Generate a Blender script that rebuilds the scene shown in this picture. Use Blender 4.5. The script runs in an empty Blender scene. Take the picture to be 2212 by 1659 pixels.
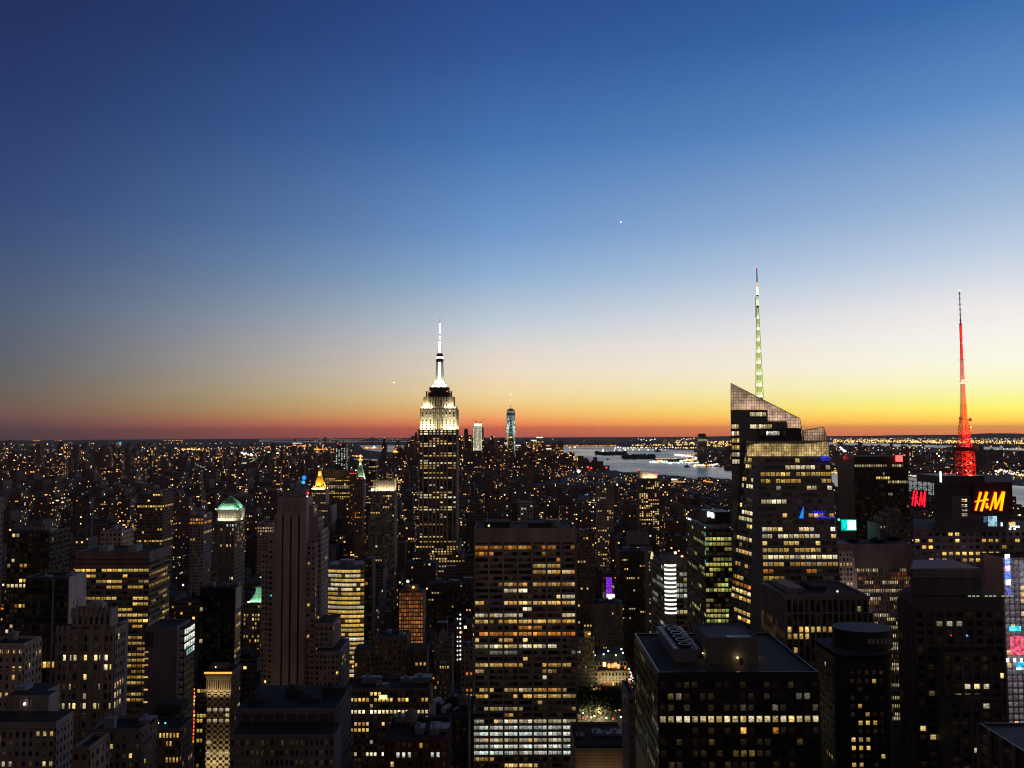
import bpy, math, random
from math import radians as rad, sin, cos, pi, sqrt, atan2
from mathutils import Matrix, Vector
scene = bpy.context.scene
COL = scene.collection
# ------------------------------------------------------------------ camera
CZ = 260.0                       # eye height above the streets
PITCH, ROLL = 3.21, -0.20
FPX = 1790.0                     # focal length in measuring units (frame 2212 x 1659)
cam_data = bpy.data.cameras.new("camera")
cam = bpy.data.objects.new("camera", cam_data)
COL.objects.link(cam)
cam_data.sensor_fit = 'HORIZONTAL'
cam_data.sensor_width = 17.3
cam_data.lens = 14.0
cam_data.clip_start = 1.0
cam_data.clip_end = 250000.0
CAMR = Matrix.Rotation(rad(90 + PITCH), 3, 'X') @ Matrix.Rotation(rad(ROLL), 3, 'Z')
cam.matrix_world = Matrix.Translation((0, 0, CZ)) @ CAMR.to_4x4()
scene.camera = cam
# ------------------------------------------------------------------ dusk sky
def lin(c):
    c = c / 255.0
    return c / 12.92 if c <= 0.04045 else ((c + 0.055) / 1.055) ** 2.4
def srgb(r, g, b, k=1.0):
    return (lin(r) * k, lin(g) * k, lin(b) * k, 1.0)
world = bpy.data.worlds.new("World")
scene.world = world
world.use_nodes = True
wn = world.node_tree
wn.nodes.clear()
def N(tree, t, **kw):
    n = tree.nodes.new(t)
    for k, v in kw.items():
        setattr(n, k, v)
    return n
def math_node(tree, op, a, b=None, c=None):
    n = N(tree, 'ShaderNodeMath', operation=op)
    for i, x in enumerate((a, b, c)):
        if x is None: continue
        if isinstance(x, (int, float)): n.inputs[i].default_value = x
        else: tree.links.new(x, n.inputs[i])
    return n.outputs[0]
wl = wn.links
tc = N(wn, 'ShaderNodeTexCoord')
sep = N(wn, 'ShaderNodeSeparateXYZ')
wl.new(tc.outputs['Generated'], sep.inputs[0])
elev = math_node(wn, 'MULTIPLY', math_node(wn, 'ARCSINE', sep.outputs[2]), 180 / pi)
tpos = math_node(wn, 'POWER', math_node(wn, 'MAXIMUM', math_node(wn, 'DIVIDE', math_node(wn, 'ADD', elev, 3.0), 93.0), 0.0), 0.5)
azim = math_node(wn, 'MULTIPLY', math_node(wn, 'ARCTAN2', sep.outputs[0], sep.outputs[1]), 180 / pi)
SKY_LEFT = [(-3, 42, 34, 42), (-0.5, 84, 60, 66), (0.5, 104, 76, 78), (1.3, 115, 91, 82), (2.6, 107, 99, 94), (4.2, 96, 100, 107), (7.3, 84, 97, 120),
            (10.5, 67, 87, 123), (14, 53, 74, 121), (20, 40, 58, 106), (25, 33, 48, 92), (28, 30, 44, 86), (45, 22, 26, 48), (90, 18, 18, 28)]
SKY_MID = [(-3, 80, 48, 50), (-0.5, 215, 104, 92), (0, 250, 118, 88), (0.45, 258, 142, 90), (1.25, 250, 190, 114), (1.9, 247, 207, 140), (2.6, 245, 218, 164), (4.1, 238, 221, 198), (5.7, 222, 216, 209), (7.3, 196, 206, 217),
           (10.5, 146, 178, 211), (13.5, 113, 153, 203), (19.5, 71, 116, 177), (25, 51, 87, 151), (29, 42, 73, 137), (45, 24, 30, 56), (90, 18, 18, 28)]
SKY_RIGHT = [(-3, 100, 56, 42), (-0.5, 290, 150, 92), (0, 298, 192, 100), (0.45, 288, 226, 88), (1.25, 264, 254, 118), (1.9, 257, 253, 156), (2.6, 255, 254, 194), (4.1, 253, 252, 231), (5.7, 249, 244, 237), (7.3, 239, 235, 234),
             (10.5, 194, 209, 228), (13.5, 158, 184, 215), (19.5, 94, 141, 198), (25, 57, 106, 170), (29, 45, 86, 152), (45, 28, 36, 62), (90, 18, 18, 28)]
SKY_BACK = [(-3, 62, 46, 38), (0, 86, 66, 56), (6, 92, 71, 64), (14, 76, 64, 63), (30, 49, 46, 50), (60, 24, 24, 31), (90, 18, 18, 25)]
def sky_ramp(stops, gain=1.0):
    r = N(wn, 'ShaderNodeValToRGB')
    el = r.color_ramp.elements
    for i, (e, *c) in enumerate(stops):
        p = sqrt((e + 3) / 93)
        if i < 2:
            k = el[i]; k.position = p
        else:
            k = el.new(p)
        k.color = srgb(*c, gain)
    wl.new(tpos, r.inputs[0])
    return r.outputs[0]
def wmix(fac, a, b):
    m = N(wn, 'ShaderNodeMix', data_type='RGBA')
    wl.new(fac, m.inputs[0]); wl.new(a, m.inputs[6]); wl.new(b, m.inputs[7])
    return m.outputs[2]
def maprange(tree, val, a, b, interp='LINEAR', c=0.0, d=1.0):
    m = N(tree, 'ShaderNodeMapRange', interpolation_type=interp, clamp=True)
    tree.links.new(val, m.inputs[0])
    for i, x in enumerate((a, b, c, d)): m.inputs[i + 1].default_value = x
    return m.outputs[0]
cl, cm_, cr, cb = sky_ramp(SKY_LEFT), sky_ramp(SKY_MID), sky_ramp(SKY_RIGHT), sky_ramp(SKY_BACK, 2.0)
sky = wmix(math_node(wn, 'POWER', maprange(wn, azim, -32, -1), 1.28), cl, cm_)
sky = wmix(maprange(wn, azim, -1, 31), sky, cr)
aabs = math_node(wn, 'ABSOLUTE', math_node(wn, 'SUBTRACT', azim, 10))
sky = wmix(maprange(wn, aabs, 62, 125, 'SMOOTHSTEP'), sky, cb)
bg = N(wn, 'ShaderNodeBackground'); bg.inputs[1].default_value = 1.0
wl.new(sky, bg.inputs[0])
nish = N(wn, 'ShaderNodeTexSky', sky_type='NISHITA')
nish.sun_disc = False
nish.sun_elevation = rad(-4.0)
nish.sun_rotation = rad(48)
bg2 = N(wn, 'ShaderNodeBackground'); bg2.inputs[1].default_value = 0.02
wl.new(nish.outputs[0], bg2.inputs[0])
addw = N(wn, 'ShaderNodeAddShader')
wl.new(bg.outputs[0], addw.inputs[0]); wl.new(bg2.outputs[0], addw.inputs[1])
wo = N(wn, 'ShaderNodeOutputWorld')
wl.new(addw.outputs[0], wo.inputs[0])
# afterglow of the sun that has just set, low in the west
sd = bpy.data.lights.new("sun", 'SUN')
sd.energy = 0.05; sd.angle = rad(20); sd.color = (1.0, 0.62, 0.42)
sun = bpy.data.objects.new("sun", sd); COL.objects.link(sun)
_sdir = Vector((sin(rad(58)) * cos(rad(4)), cos(rad(58)) * cos(rad(4)), sin(rad(4))))
sun.rotation_euler = _sdir.to_track_quat('Z', 'Y').to_euler()
vs = scene.view_settings
vs.view_transform = 'Standard'; vs.look = 'None'; vs.exposure = 0.0; vs.gamma = 1.0
cy = scene.cycles
cy.max_bounces = 4; cy.diffuse_bounces = 2; cy.glossy_bounces = 2; cy.transmission_bounces = 2; cy.transparent_max_bounces = 6
cy.sample_clamp_indirect = 1.0; cy.sample_clamp_direct = 0.0
cy.use_denoising = True
cy.filter_width = 1.15
cy.caustics_reflective = False; cy.caustics_refractive = False
# ------------------------------------------------------------------ geometry helpers
REARTH = 7.43e6                  # earth radius widened for refraction
def drop(x, y):
    return -(x * x + y * y) / (2 * REARTH)
def ray(u, v):
    return CAMR @ Vector(((u - 1106.0) / FPX, (829.5 - v) / FPX, -1.0))
def PX(u, v, Y):
    d = ray(u, v); s = Y / d.y
    return d.x * s, CZ + d.z * s
def XU(u, Y, v=1000):
    return PX(u, v, Y)[0]
def ZV(v, Y, u=1106):
    return PX(u, v, Y)[1]
CAMI = CAMR.transposed()
def UV(x, y, z):
    p = CAMI @ Vector((x, y, z - CZ))
    if p.z > -1: return (-1e6, -1e6)
    return 1106 + p.x / -p.z * FPX, 829.5 - p.y / -p.z * FPX
def GROUND(u, v):
    """where the sight line meets the (curved) ground"""
    d = ray(u, v)
    a = (d.x ** 2 + d.y ** 2) / (2 * REARTH); b = d.z; c = CZ
    q = b * b - 4 * a * c
    s = (-b - sqrt(max(q, 0))) / (2 * a)
    return d.x * s, d.y * s
class MB:
    """collects faces for ONE mesh object (world coordinates)"""
    def __init__(s):
        s.v = []; s.f = []; s.m = []; s.c = []; s.uv = []
    def face(s, pts, m=0, c=(0, 0, 0), uv=None):
        n = len(s.v); s.v.extend(pts); k = len(pts)
        s.f.append(tuple(range(n, n + k))); s.m.append(m); s.c.append(c)
        s.uv.append(uv if uv else ((0, 0),) * k)
    def box(s, x0, x1, y0, y1, z0, z1, m=0, mt=None, bottom=False, c=(0, 0, 0)):
        a = [(x0, y0), (x1, y0), (x1, y1), (x0, y1)]
        s.prism(a, z0, z1, m, mt, bottom, c)
    def prism(s, poly, z0, z1, m=0, mt=None, bottom=False, c=(0, 0, 0), top=True):
        s.frustum(poly, z0, poly, z1, m, mt, bottom, c, top)
    def frustum(s, p0, z0, p1, z1, m=0, mt=None, bottom=False, c=(0, 0, 0), top=True):
        k = len(p0)
        for i in range(k):
            j = (i + 1) % k
            s.face([(p0[i][0], p0[i][1], z0), (p0[j][0], p0[j][1], z0), (p1[j][0], p1[j][1], z1), (p1[i][0], p1[i][1], z1)], m, c)
        if top: s.face([(p[0], p[1], z1) for p in p1], m if mt is None else mt, c)
        if bottom: s.face([(p[0], p[1], z0) for p in reversed(p0)], m, c)
    def hexa(s, q, n, d0, d1, m=0, c=(0, 0, 0), uv=None):
        """slab standing on quad q (bl, br, tr, tl), from d0 to d1 along n"""
        lo = [Vector(p) + n * d0 for p in q]; hi = [Vector(p) + n * d1 for p in q]
        s.face([tuple(p) for p in hi], m, c, uv)
        for i in range(4):
            j = (i + 1) % 4
            s.face([tuple(lo[i]), tuple(lo[j]), tuple(hi[j]), tuple(hi[i])], m, c)
    def tube(s, a, b, r0, r1=None, n=6, m=0, c=(0, 0, 0), cap=True):
        a = Vector(a); b = Vector(b); r1 = r0 if r1 is None else r1
        d = (b - a).normalized()
        e = d.orthogonal().normalized(); g = d.cross(e)
        A = [tuple(a + (e * cos(2 * pi * i / n) + g * sin(2 * pi * i / n)) * r0) for i in range(n)]
        B = [tuple(b + (e * cos(2 * pi * i / n) + g * sin(2 * pi * i / n)) * r1) for i in range(n)]
        for i in range(n):
            j = (i + 1) % n
            s.face([A[i], A[j], B[j], B[i]], m, c)
        if cap:
            s.face(B, m, c); s.face(A[::-1], m, c)
    def lathe(s, cx, cy_, prof, n=16, m=0, c=(0, 0, 0), ph=0.0):
        for (r0, z0), (r1, z1) in zip(prof, prof[1:]):
            for i in range(n):
                a0 = ph + 2 * pi * i / n; a1 = ph + 2 * pi * (i + 1) / n
                p = [(cx + r0 * cos(a0), cy_ + r0 * sin(a0), z0), (cx + r0 * cos(a1), cy_ + r0 * sin(a1), z0),
                     (cx + r1 * cos(a1), cy_ + r1 * sin(a1), z1), (cx + r1 * cos(a0), cy_ + r1 * sin(a0), z1)]
                if r1 < 1e-6: p = p[:3]
                elif r0 < 1e-6: p = [p[0], p[2], p[3]]
                s.face(p, m, c)
    def octa(s, x, y, z, r, c, m=0):
        P = [(x + r, y, z), (x, y + r, z), (x - r, y, z), (x, y - r, z)]
        T = (x, y, z + r); B = (x, y, z - r)
        for i in range(4):
            j = (i + 1) % 4
            s.face([P[i], P[j], T], m, c); s.face([P[j], P[i], B], m, c)
    def ball(s, x, y, z, r, c=(0, 0, 0), m=0, n=10, k=6):
        s.lathe(x, y, [(r * sin(pi * i / k), z - r * cos(pi * i / k)) for i in range(k + 1)], n, m, c)
def mesh_from(mb, name, mats, origin):
    me = bpy.data.meshes.new(name)
    ox, oy, oz = origin
    me.from_pydata([(p[0] - ox, p[1] - oy, p[2] - oz) for p in mb.v], [], mb.f)
    for mt in mats: me.materials.append(mt)
    if len(mats) > 1: me.polygons.foreach_set('material_index', mb.m)
    at = me.attributes.new('col', 'FLOAT_COLOR', 'FACE')
    flat = []
    for c in mb.c: flat.extend((c[0], c[1], c[2], 1.0))
    at.data.foreach_set('color', flat)
    ul = me.uv_layers.new(name='UVMap')
    fl = []
    for q in mb.uv:
        for p in q: fl.extend(p)
    ul.data.foreach_set('uv', fl)
    me.update()
    return me
def tag(o, label=None, cat=None, group=None, kind=None):
    if label: o['label'] = label
    if cat: o['category'] = cat
    if group: o['group'] = group
    if kind: o['kind'] = kind
    return o
def obj(name, mb, mats, parent=None, origin=None):
    """ONE mesh object; part of `parent` when given, else a thing of its own"""
    if parent is not None:
        origin = parent['_o']
        o = bpy.data.objects.new(name, mesh_from(mb, name, mats, origin))
        o.parent = parent; o['_o'] = origin
    else:
        if origin is None:
            n = len(mb.v)
            origin = (sum(p[0] for p in mb.v) / n, sum(p[1] for p in mb.v) / n, min(p[2] for p in mb.v))
        o = bpy.data.objects.new(name, mesh_from(mb, name, mats, origin))
        o.location = origin; o['_o'] = origin
    COL.objects.link(o)
    return o
def thing(name, label, cat, loc, group=None):
    o = bpy.data.objects.new(name, None); COL.objects.link(o)
    o.location = loc; o['_o'] = tuple(loc); o.empty_display_size = 5
    return tag(o, label, cat, group)
# ------------------------------------------------------------------ materials
MATS = {}
def new_mat(name):
    m = bpy.data.materials.new(name); m.use_nodes = True
    m.node_tree.nodes.clear()
    m.cycles.emission_sampling = 'NONE'
    return m, m.node_tree
def surf(name, col, rough=0.8, var=0.25, scale=0.15, metal=0.0, spec=0.3, streak=True):
    """stone, metal or paint with weather mottling"""
    if name in MATS: return MATS[name]
    m, t = new_mat(name)
    p = N(t, 'ShaderNodeBsdfPrincipled'); o = N(t, 'ShaderNodeOutputMaterial')
    g = N(t, 'ShaderNodeNewGeometry')
    mp = N(t, 'ShaderNodeMapping'); t.links.new(g.outputs['Position'], mp.inputs[0])
    mp.inputs['Scale'].default_value = (scale, scale, scale * (0.25 if streak else 1))
    n = N(t, 'ShaderNodeTexNoise'); n.inputs['Scale'].default_value = 1.0; n.inputs['Detail'].default_value = 5
    t.links.new(mp.outputs[0], n.inputs['Vector'])
    r = maprange(t, n.outputs['Fac'], 0.3, 0.7, c=1 - var, d=1 + var)
    mx = N(t, 'ShaderNodeVectorMath', operation='SCALE'); mx.inputs[0].default_value = col[:3]
    t.links.new(r, mx.inputs['Scale']); t.links.new(mx.outputs[0], p.inputs['Base Color'])
    p.inputs['Roughness'].default_value = rough; p.inputs['Metallic'].default_value = metal
    p.inputs['Specular IOR Level'].default_value = spec
    t.links.new(p.outputs[0], o.inputs[0])
    MATS[name] = m
    return m
def make_window_mat():
    """glass with a lit or dark room behind it; 'col' is the light the room gives off"""
    m, t = new_mat('window_glass')
    p = N(t, 'ShaderNodeBsdfPrincipled'); o = N(t, 'ShaderNodeOutputMaterial')
    p.inputs['Base Color'].default_value = (0.012, 0.013, 0.016, 1); p.inputs['Roughness'].default_value = 0.12
    p.inputs['Specular IOR Level'].default_value = 0.35
    a = N(t, 'ShaderNodeAttribute', attribute_name='col')
    g = N(t, 'ShaderNodeNewGeometry')
    mp = N(t, 'ShaderNodeMapping'); t.links.new(g.outputs['Position'], mp.inputs[0]); mp.inputs['Scale'].default_value = (1.0, 0.3, 1.5)
    n = N(t, 'ShaderNodeTexNoise'); n.inputs['Scale'].default_value = 1.0; n.inputs['Detail'].default_value = 3; n.inputs['Roughness'].default_value = 0.7
    t.links.new(mp.outputs[0], n.inputs['Vector'])
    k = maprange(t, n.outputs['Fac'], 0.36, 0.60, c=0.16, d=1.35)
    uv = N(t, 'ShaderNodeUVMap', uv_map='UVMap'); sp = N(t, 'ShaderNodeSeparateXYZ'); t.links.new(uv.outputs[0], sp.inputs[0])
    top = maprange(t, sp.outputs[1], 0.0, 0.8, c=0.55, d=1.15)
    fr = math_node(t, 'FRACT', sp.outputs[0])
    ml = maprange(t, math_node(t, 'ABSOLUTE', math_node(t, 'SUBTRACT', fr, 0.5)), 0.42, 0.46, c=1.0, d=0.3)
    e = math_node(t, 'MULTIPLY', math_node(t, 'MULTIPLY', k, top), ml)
    t.links.new(a.outputs['Color'], p.inputs['Emission Color']); t.links.new(e, p.inputs['Emission Strength'])
    t.links.new(p.outputs[0], o.inputs[0])
    return m
def make_glow_mat():
    """lamps, screens, lit letters: emission straight from 'col'"""
    m, t = new_mat('lamp_glow')
    e = N(t, 'ShaderNodeEmission'); o = N(t, 'ShaderNodeOutputMaterial')
    a = N(t, 'ShaderNodeAttribute', attribute_name='col')
    t.links.new(a.outputs['Color'], e.inputs[0]); t.links.new(e.outputs[0], o.inputs[0])
    return m
def make_screen_mat(name='video_screen', scale=0.45, lo=0.35, hi=1.6):
    """video screen with changing picture blotches"""
    m, t = new_mat(name)
    e = N(t, 'ShaderNodeEmission'); o = N(t, 'ShaderNodeOutputMaterial')
    a = N(t, 'ShaderNodeAttribute', attribute_name='col')
    g = N(t, 'ShaderNodeNewGeometry')
    n = N(t, 'ShaderNodeTexNoise'); n.inputs['Scale'].default_value = scale; n.inputs['Detail'].default_value = 3
    t.links.new(g.outputs['Position'], n.inputs['Vector'])
    k = maprange(t, n.outputs['Fac'], 0.35, 0.65, c=lo, d=hi)
    t.links.new(a.outputs['Color'], e.inputs[0]); t.links.new(k, e.inputs[1]); t.links.new(e.outputs[0], o.inputs[0])
    return m
SCREEN2 = None
def make_city_mat():
    """far masonry walls pierced by windows; col = (share lit, brightness, tone)"""
    m, t = new_mat('city_masonry')
    p = N(t, 'ShaderNodeBsdfPrincipled'); o = N(t, 'ShaderNodeOutputMaterial')
    a = N(t, 'ShaderNodeAttribute', attribute_name='col')
    ac = N(t, 'ShaderNodeSeparateXYZ'); t.links.new(a.outputs['Vector'], ac.inputs[0])
    uv = N(t, 'ShaderNodeUVMap', uv_map='UVMap'); s = N(t, 'ShaderNodeSeparateXYZ'); t.links.new(uv.outputs[0], s.inputs[0])
    fu = math_node(t, 'FLOOR', s.outputs[0]); fv = math_node(t, 'FLOOR', s.outputs[1])
    cv = N(t, 'ShaderNodeCombineXYZ'); t.links.new(fu, cv.inputs[0]); t.links.new(fv, cv.inputs[1])
    w = N(t, 'ShaderNodeTexWhiteNoise', noise_dimensions='3D'); t.links.new(cv.outputs[0], w.inputs['Vector'])
    cv2 = N(t, 'ShaderNodeCombineXYZ'); t.links.new(math_node(t, 'FLOOR', math_node(t, 'MULTIPLY', s.outputs[0], 0.08)), cv2.inputs[0]); t.links.new(fv, cv2.inputs[1]); cv2.inputs[2].default_value = 7.3
    w2 = N(t, 'ShaderNodeTexWhiteNoise', noise_dimensions='3D'); t.links.new(cv2.outputs[0], w2.inputs['Vector'])
    share = math_node(t, 'MULTIPLY', ac.outputs[0], math_node(t, 'ADD', math_node(t, 'MULTIPLY', math_node(t, 'POWER', w2.outputs['Value'], 3.0), 2.6), 0.35))
    lit = math_node(t, 'LESS_THAN', w.outputs['Value'], share)
    def band(x, lo, hi):
        f = math_node(t, 'FRACT', x)
        return math_node(t, 'MULTIPLY', math_node(t, 'GREATER_THAN', f, lo), math_node(t, 'LESS_THAN', f, hi))
    hole = math_node(t, 'MULTIPLY', band(s.outputs[0], 0.22, 0.8), band(s.outputs[1], 0.3, 0.78))
    cs = N(t, 'ShaderNodeSeparateColor'); t.links.new(w.outputs['Color'], cs.inputs[0])
    ramp = N(t, 'ShaderNodeValToRGB'); el = ramp.color_ramp.elements
    el[0].position = 0; el[0].color = (1.0, 0.28, 0.045, 1); el[1].position = 1; el[1].color = (0.85, 1.0, 0.85, 1)
    for q, c in ((0.42, (1.0, 0.43, 0.09, 1)), (0.72, (1.0, 0.6, 0.2, 1)), (0.92, (1.0, 0.8, 0.45, 1))):
        k = el.new(q); k.color = c
    t.links.new(cs.outputs[1], ramp.inputs[0])
    br = math_node(t, 'MULTIPLY', math_node(t, 'ADD', math_node(t, 'MULTIPLY', math_node(t, 'POWER', cs.outputs[2], 2.5), 2.4), 0.10), ac.outputs[1])
    es = math_node(t, 'MULTIPLY', math_node(t, 'MULTIPLY', hole, lit), br)
    tone = N(t, 'ShaderNodeMix', data_type='RGBA'); t.links.new(ac.outputs[2], tone.inputs[0])
    tone.inputs[6].default_value = (0.14, 0.095, 0.078, 1); tone.inputs[7].default_value = (0.21, 0.175, 0.16, 1)
    dk = N(t, 'ShaderNodeMix', data_type='RGBA'); t.links.new(hole, dk.inputs[0])
    t.links.new(tone.outputs[2], dk.inputs[6]); dk.inputs[7].default_value = (0.02, 0.02, 0.025, 1)
    t.links.new(dk.outputs[2], p.inputs['Base Color'])
    p.inputs['Roughness'].default_value = 0.75; p.inputs['Specular IOR Level'].default_value = 0.25
    t.links.new(ramp.outputs[0], p.inputs['Emission Color']); t.links.new(es, p.inputs['Emission Strength'])
    t.links.new(p.outputs[0], o.inputs[0])
    return m
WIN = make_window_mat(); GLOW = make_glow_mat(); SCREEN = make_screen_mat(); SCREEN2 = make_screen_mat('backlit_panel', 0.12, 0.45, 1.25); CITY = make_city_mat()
STONE = surf('limestone', (0.36, 0.30, 0.27)); PALE = surf('pale_limestone', (0.46, 0.42, 0.37))
BROWN = surf('brown_masonry', (0.20, 0.15, 0.13)); DARK = surf('dark_cladding', (0.05, 0.045, 0.045), 0.5)
GRANITE = surf('black_granite', (0.018, 0.017, 0.018), 0.35, spec=0.4); CONC = surf('concrete', (0.30, 0.28, 0.27))
ROOF = surf('roof_felt', (0.105, 0.092, 0.085), 0.9, 0.35, 0.08, streak=False); ROOFD = surf('dark_roof', (0.030, 0.025, 0.023), 0.8, 0.3, 0.1, streak=False)
STEEL = surf('painted_steel', (0.16, 0.16, 0.17), 0.5); COPPER = surf('green_copper', (0.22, 0.46, 0.33), 0.6, 0.3, 0.4)
GOLD = surf('gilded_roof', (0.85, 0.50, 0.10), 0.45, 0.2, 0.5); REDP = surf('red_paint', (0.55, 0.05, 0.03), 0.5, 0.15)
TRAVERTINE = surf('travertine', (0.30, 0.25, 0.23)); GREYM = surf('grey_metal', (0.22, 0.22, 0.24), 0.45)
WHITEM = surf('white_metal', (0.62, 0.62, 0.62), 0.5); GREENGL = surf('green_frame', (0.05, 0.09, 0.055), 0.4)
BLUEGL = surf('blue_grey_glass', (0.10, 0.11, 0.13), 0.3, 0.1, spec=0.5)
# ------------------------------------------------------------------ light colours in windows
PAL = {
    'warm': [(1.0, 0.60, 0.16), (1.0, 0.70, 0.26), (1.0, 0.66, 0.2), (1.0, 0.80, 0.42), (1.0, 0.46, 0.1)],
    'gold': [(1.0, 0.62, 0.14), (1.0, 0.70, 0.2), (1.0, 0.56, 0.1)],
    'pale': [(1.0, 0.86, 0.52), (1.0, 0.9, 0.62), (1.0, 0.78, 0.4), (1.0, 0.70, 0.26)],
    'white': [(0.9, 1.0, 0.78), (1.0, 0.98, 0.82), (0.8, 0.95, 0.85)],
    'orange': [(1.0, 0.36, 0.05), (1.0, 0.46, 0.09), (1.0, 0.30, 0.04)],
    'green': [(0.80, 0.80, 0.18), (0.95, 0.80, 0.22), (0.72, 0.82, 0.2), (1.0, 0.75, 0.22)],
    'red': [(1.0, 0.16, 0.05), (0.9, 0.12, 0.06)],
    'blue': [(0.1, 0.4, 1.0)],
}
def lit_rule(seed, p=0.2, var=0.6, pal='warm', b=0.8, run=0.5, rows=None, dim=0.012, half=6.0):
    """which windows are lit; rows = [(v, share, palette, brightness)] for floors measured in the photograph"""
    rng = random.Random(seed)
    st = {'row': None}
    def f(i, j, v):
        if st['row'] != j:
            st['row'] = j
            q = p * max(0.0, 1 + var * rng.uniform(-1.5, 1.5)); pl = pal; bb = b
            if rows:
                best = min(rows, key=lambda r: abs(r[0] - v))
                if abs(best[0] - v) < f.half:
                    q = best[1]; pl = best[2] or pal; bb = best[3] * b
            st['q'] = q; st['pl'] = pl; st['b'] = bb; st['on'] = rng.random() < q
        if rng.random() > run: st['on'] = rng.random() < st['q']
        if st['on']:
            c = rng.choice(PAL[st['pl']]); k = st['b'] * math.exp(rng.gauss(-0.15, 0.45))
            return (c[0] * k, c[1] * k, c[2] * k)
        k = dim * max(0, rng.gauss(0.3, 0.8))
        return (k, k * 0.62, k * 0.25)
    f.half = half
    return f
# ------------------------------------------------------------------ buildings
HERO_RECTS = []
class Building:
    def __init__(s, name, label, cat, x, y, group=None):
        s.root = thing(name, label, cat, (x, y, drop(x, y)), group)
        s.wall = MB(); s.panes = []; s.wall_mats = [STONE, ROOF]
    def box(s, x0, x1, y0, y1, z0, z1, m=0, mt=1):
        s.wall.box(x0, x1, y0, y1, z0, z1, m, mt)
        us = [UV(x, y, z) for x in (x0, x1) for y in (y0, y1) for z in (max(z0, -5), z1)]
        HERO_RECTS.append((y0, min(q[0] for q in us), max(q[0] for q in us), min(q[1] for q in us), max(q[1] for q in us)))
    def facade(s, q, nx, ny, pf, sf, rule, dp=0.5, ds=0.4, m=0, ms=None, mull=1, mb=None, groups=None, skip=None):
        """q = bl, br, tr, tl corners; piers, spandrels and one pane for each opening"""
        bl, br, tr, tl = (Vector(p) for p in q)
        n = (br - bl).cross(tl - bl).normalized()
        def P(a, b):
            return (bl * (1 - a) + br * a) * (1 - b) + (tl * (1 - a) + tr * a) * b
        w = mb or s.wall; ms = m if ms is None else ms
        edges = [0.0]
        if groups:
            tot = sum(groups); acc = 0
            for g in groups: acc += g; edges.append(acc / tot)
        else:
            edges = [i / nx for i in range(nx + 1)]
        nx = len(edges) - 1
        hs = sf / 2 / ny
        if hasattr(rule, 'half'): rule.half = 0.505 * abs(UV(*bl)[1] - UV(*tl)[1]) / ny
        if sf > 0:
            for j in range(ny + 1):
                a, b = max(0, j / ny - hs), min(1, j / ny + hs)
                w.hexa([P(0, a), P(1, a), P(1, b), P(0, b)], n, 0, ds, ms)
        hp = pf / 2 / max(nx, 1)
        if pf > 0:
            for i in range(nx + 1):
                a, b = max(0, edges[i] - hp), min(1, edges[i] + hp)
                w.hexa([P(a, 0), P(b, 0), P(b, 1), P(a, 1)], n, 0, dp, m)
        for j in range(ny):
            for i in range(nx):
                a0, a1 = edges[i] + hp, edges[i + 1] - hp
                b0, b1 = j / ny + hs, (j + 1) / ny - hs
                mid = P((a0 + a1) / 2, (b0 + b1) / 2)
                v = UV(*mid)[1]
                if skip and skip(i, j): continue
                c = rule(i, j, v)
                k = mull if not groups else groups[i]
                pts = [tuple(P(a, b) + n * (0.04 + abs(bl.y) * 1e-4)) for a, b in ((a0, b0), (a1, b0), (a1, b1), (a0, b1))]
                s.panes.append((pts, c, n, k))
    def front(s, x0, x1, y, z0, z1, bw, fh, *a, **k):
        s.facade([(x0, y, z0), (x1, y, z0), (x1, y, z1), (x0, y, z1)], max(1, round((x1 - x0) / bw)), max(1, round((z1 - z0) / fh)), *a, **k)
    def right(s, x, y0, y1, z0, z1, bw, fh, *a, **k):
        s.facade([(x, y0, z0), (x, y1, z0), (x, y1, z1), (x, y0, z1)], max(1, round((y1 - y0) / bw)), max(1, round((z1 - z0) / fh)), *a, **k)
    def left(s, x, y0, y1, z0, z1, bw, fh, *a, **k):
        s.facade([(x, y1, z0), (x, y0, z0), (x, y0, z1), (x, y1, z1)], max(1, round((y1 - y0) / bw)), max(1, round((z1 - z0) / fh)), *a, **k)
    def part(s, name, mb, mats, label=None, parent=None):
        o = obj(name, mb, mats if isinstance(mats, (list, tuple)) else [mats], parent or s.root)
        if label: o['label'] = label
        return o
    def glow(s, name, fn, label=None, mat=None):
        mb = MB(); fn(mb)
        return s.part(name, mb, mat or GLOW, label)
    def finish(s, most=100):
        if s.wall.v: s.part('wall', s.wall, s.wall_mats)
        scored = []
        for pane in s.panes:
            pts, c, n, k = pane
            us = [UV(*p) for p in pts]
            cx = sum(q[0] for q in us) / 4; cy_ = sum(q[1] for q in us) / 4
            d = Vector(pts[0]) - Vector((0, 0, CZ))
            facing = -(d.normalized().dot(n))
            area = abs((us[2][0] - us[0][0]) * (us[2][1] - us[1][1]))
            lum = c[0] + c[1] + c[2]
            vis = facing > 0 and -5 < cx < 2217 and cy_ < 1664
            scored.append((vis and lum > 0.12 and area > 14, area * min(lum, 1.0), pane))
        scored.sort(key=lambda r: (r[0], r[1]), reverse=True)
        rest = MB(); cnt = 0
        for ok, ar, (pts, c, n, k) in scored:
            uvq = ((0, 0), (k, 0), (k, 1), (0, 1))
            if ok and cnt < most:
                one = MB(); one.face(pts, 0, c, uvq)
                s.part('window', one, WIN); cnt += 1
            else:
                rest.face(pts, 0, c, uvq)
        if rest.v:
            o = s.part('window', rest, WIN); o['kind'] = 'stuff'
        return s.root
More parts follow.
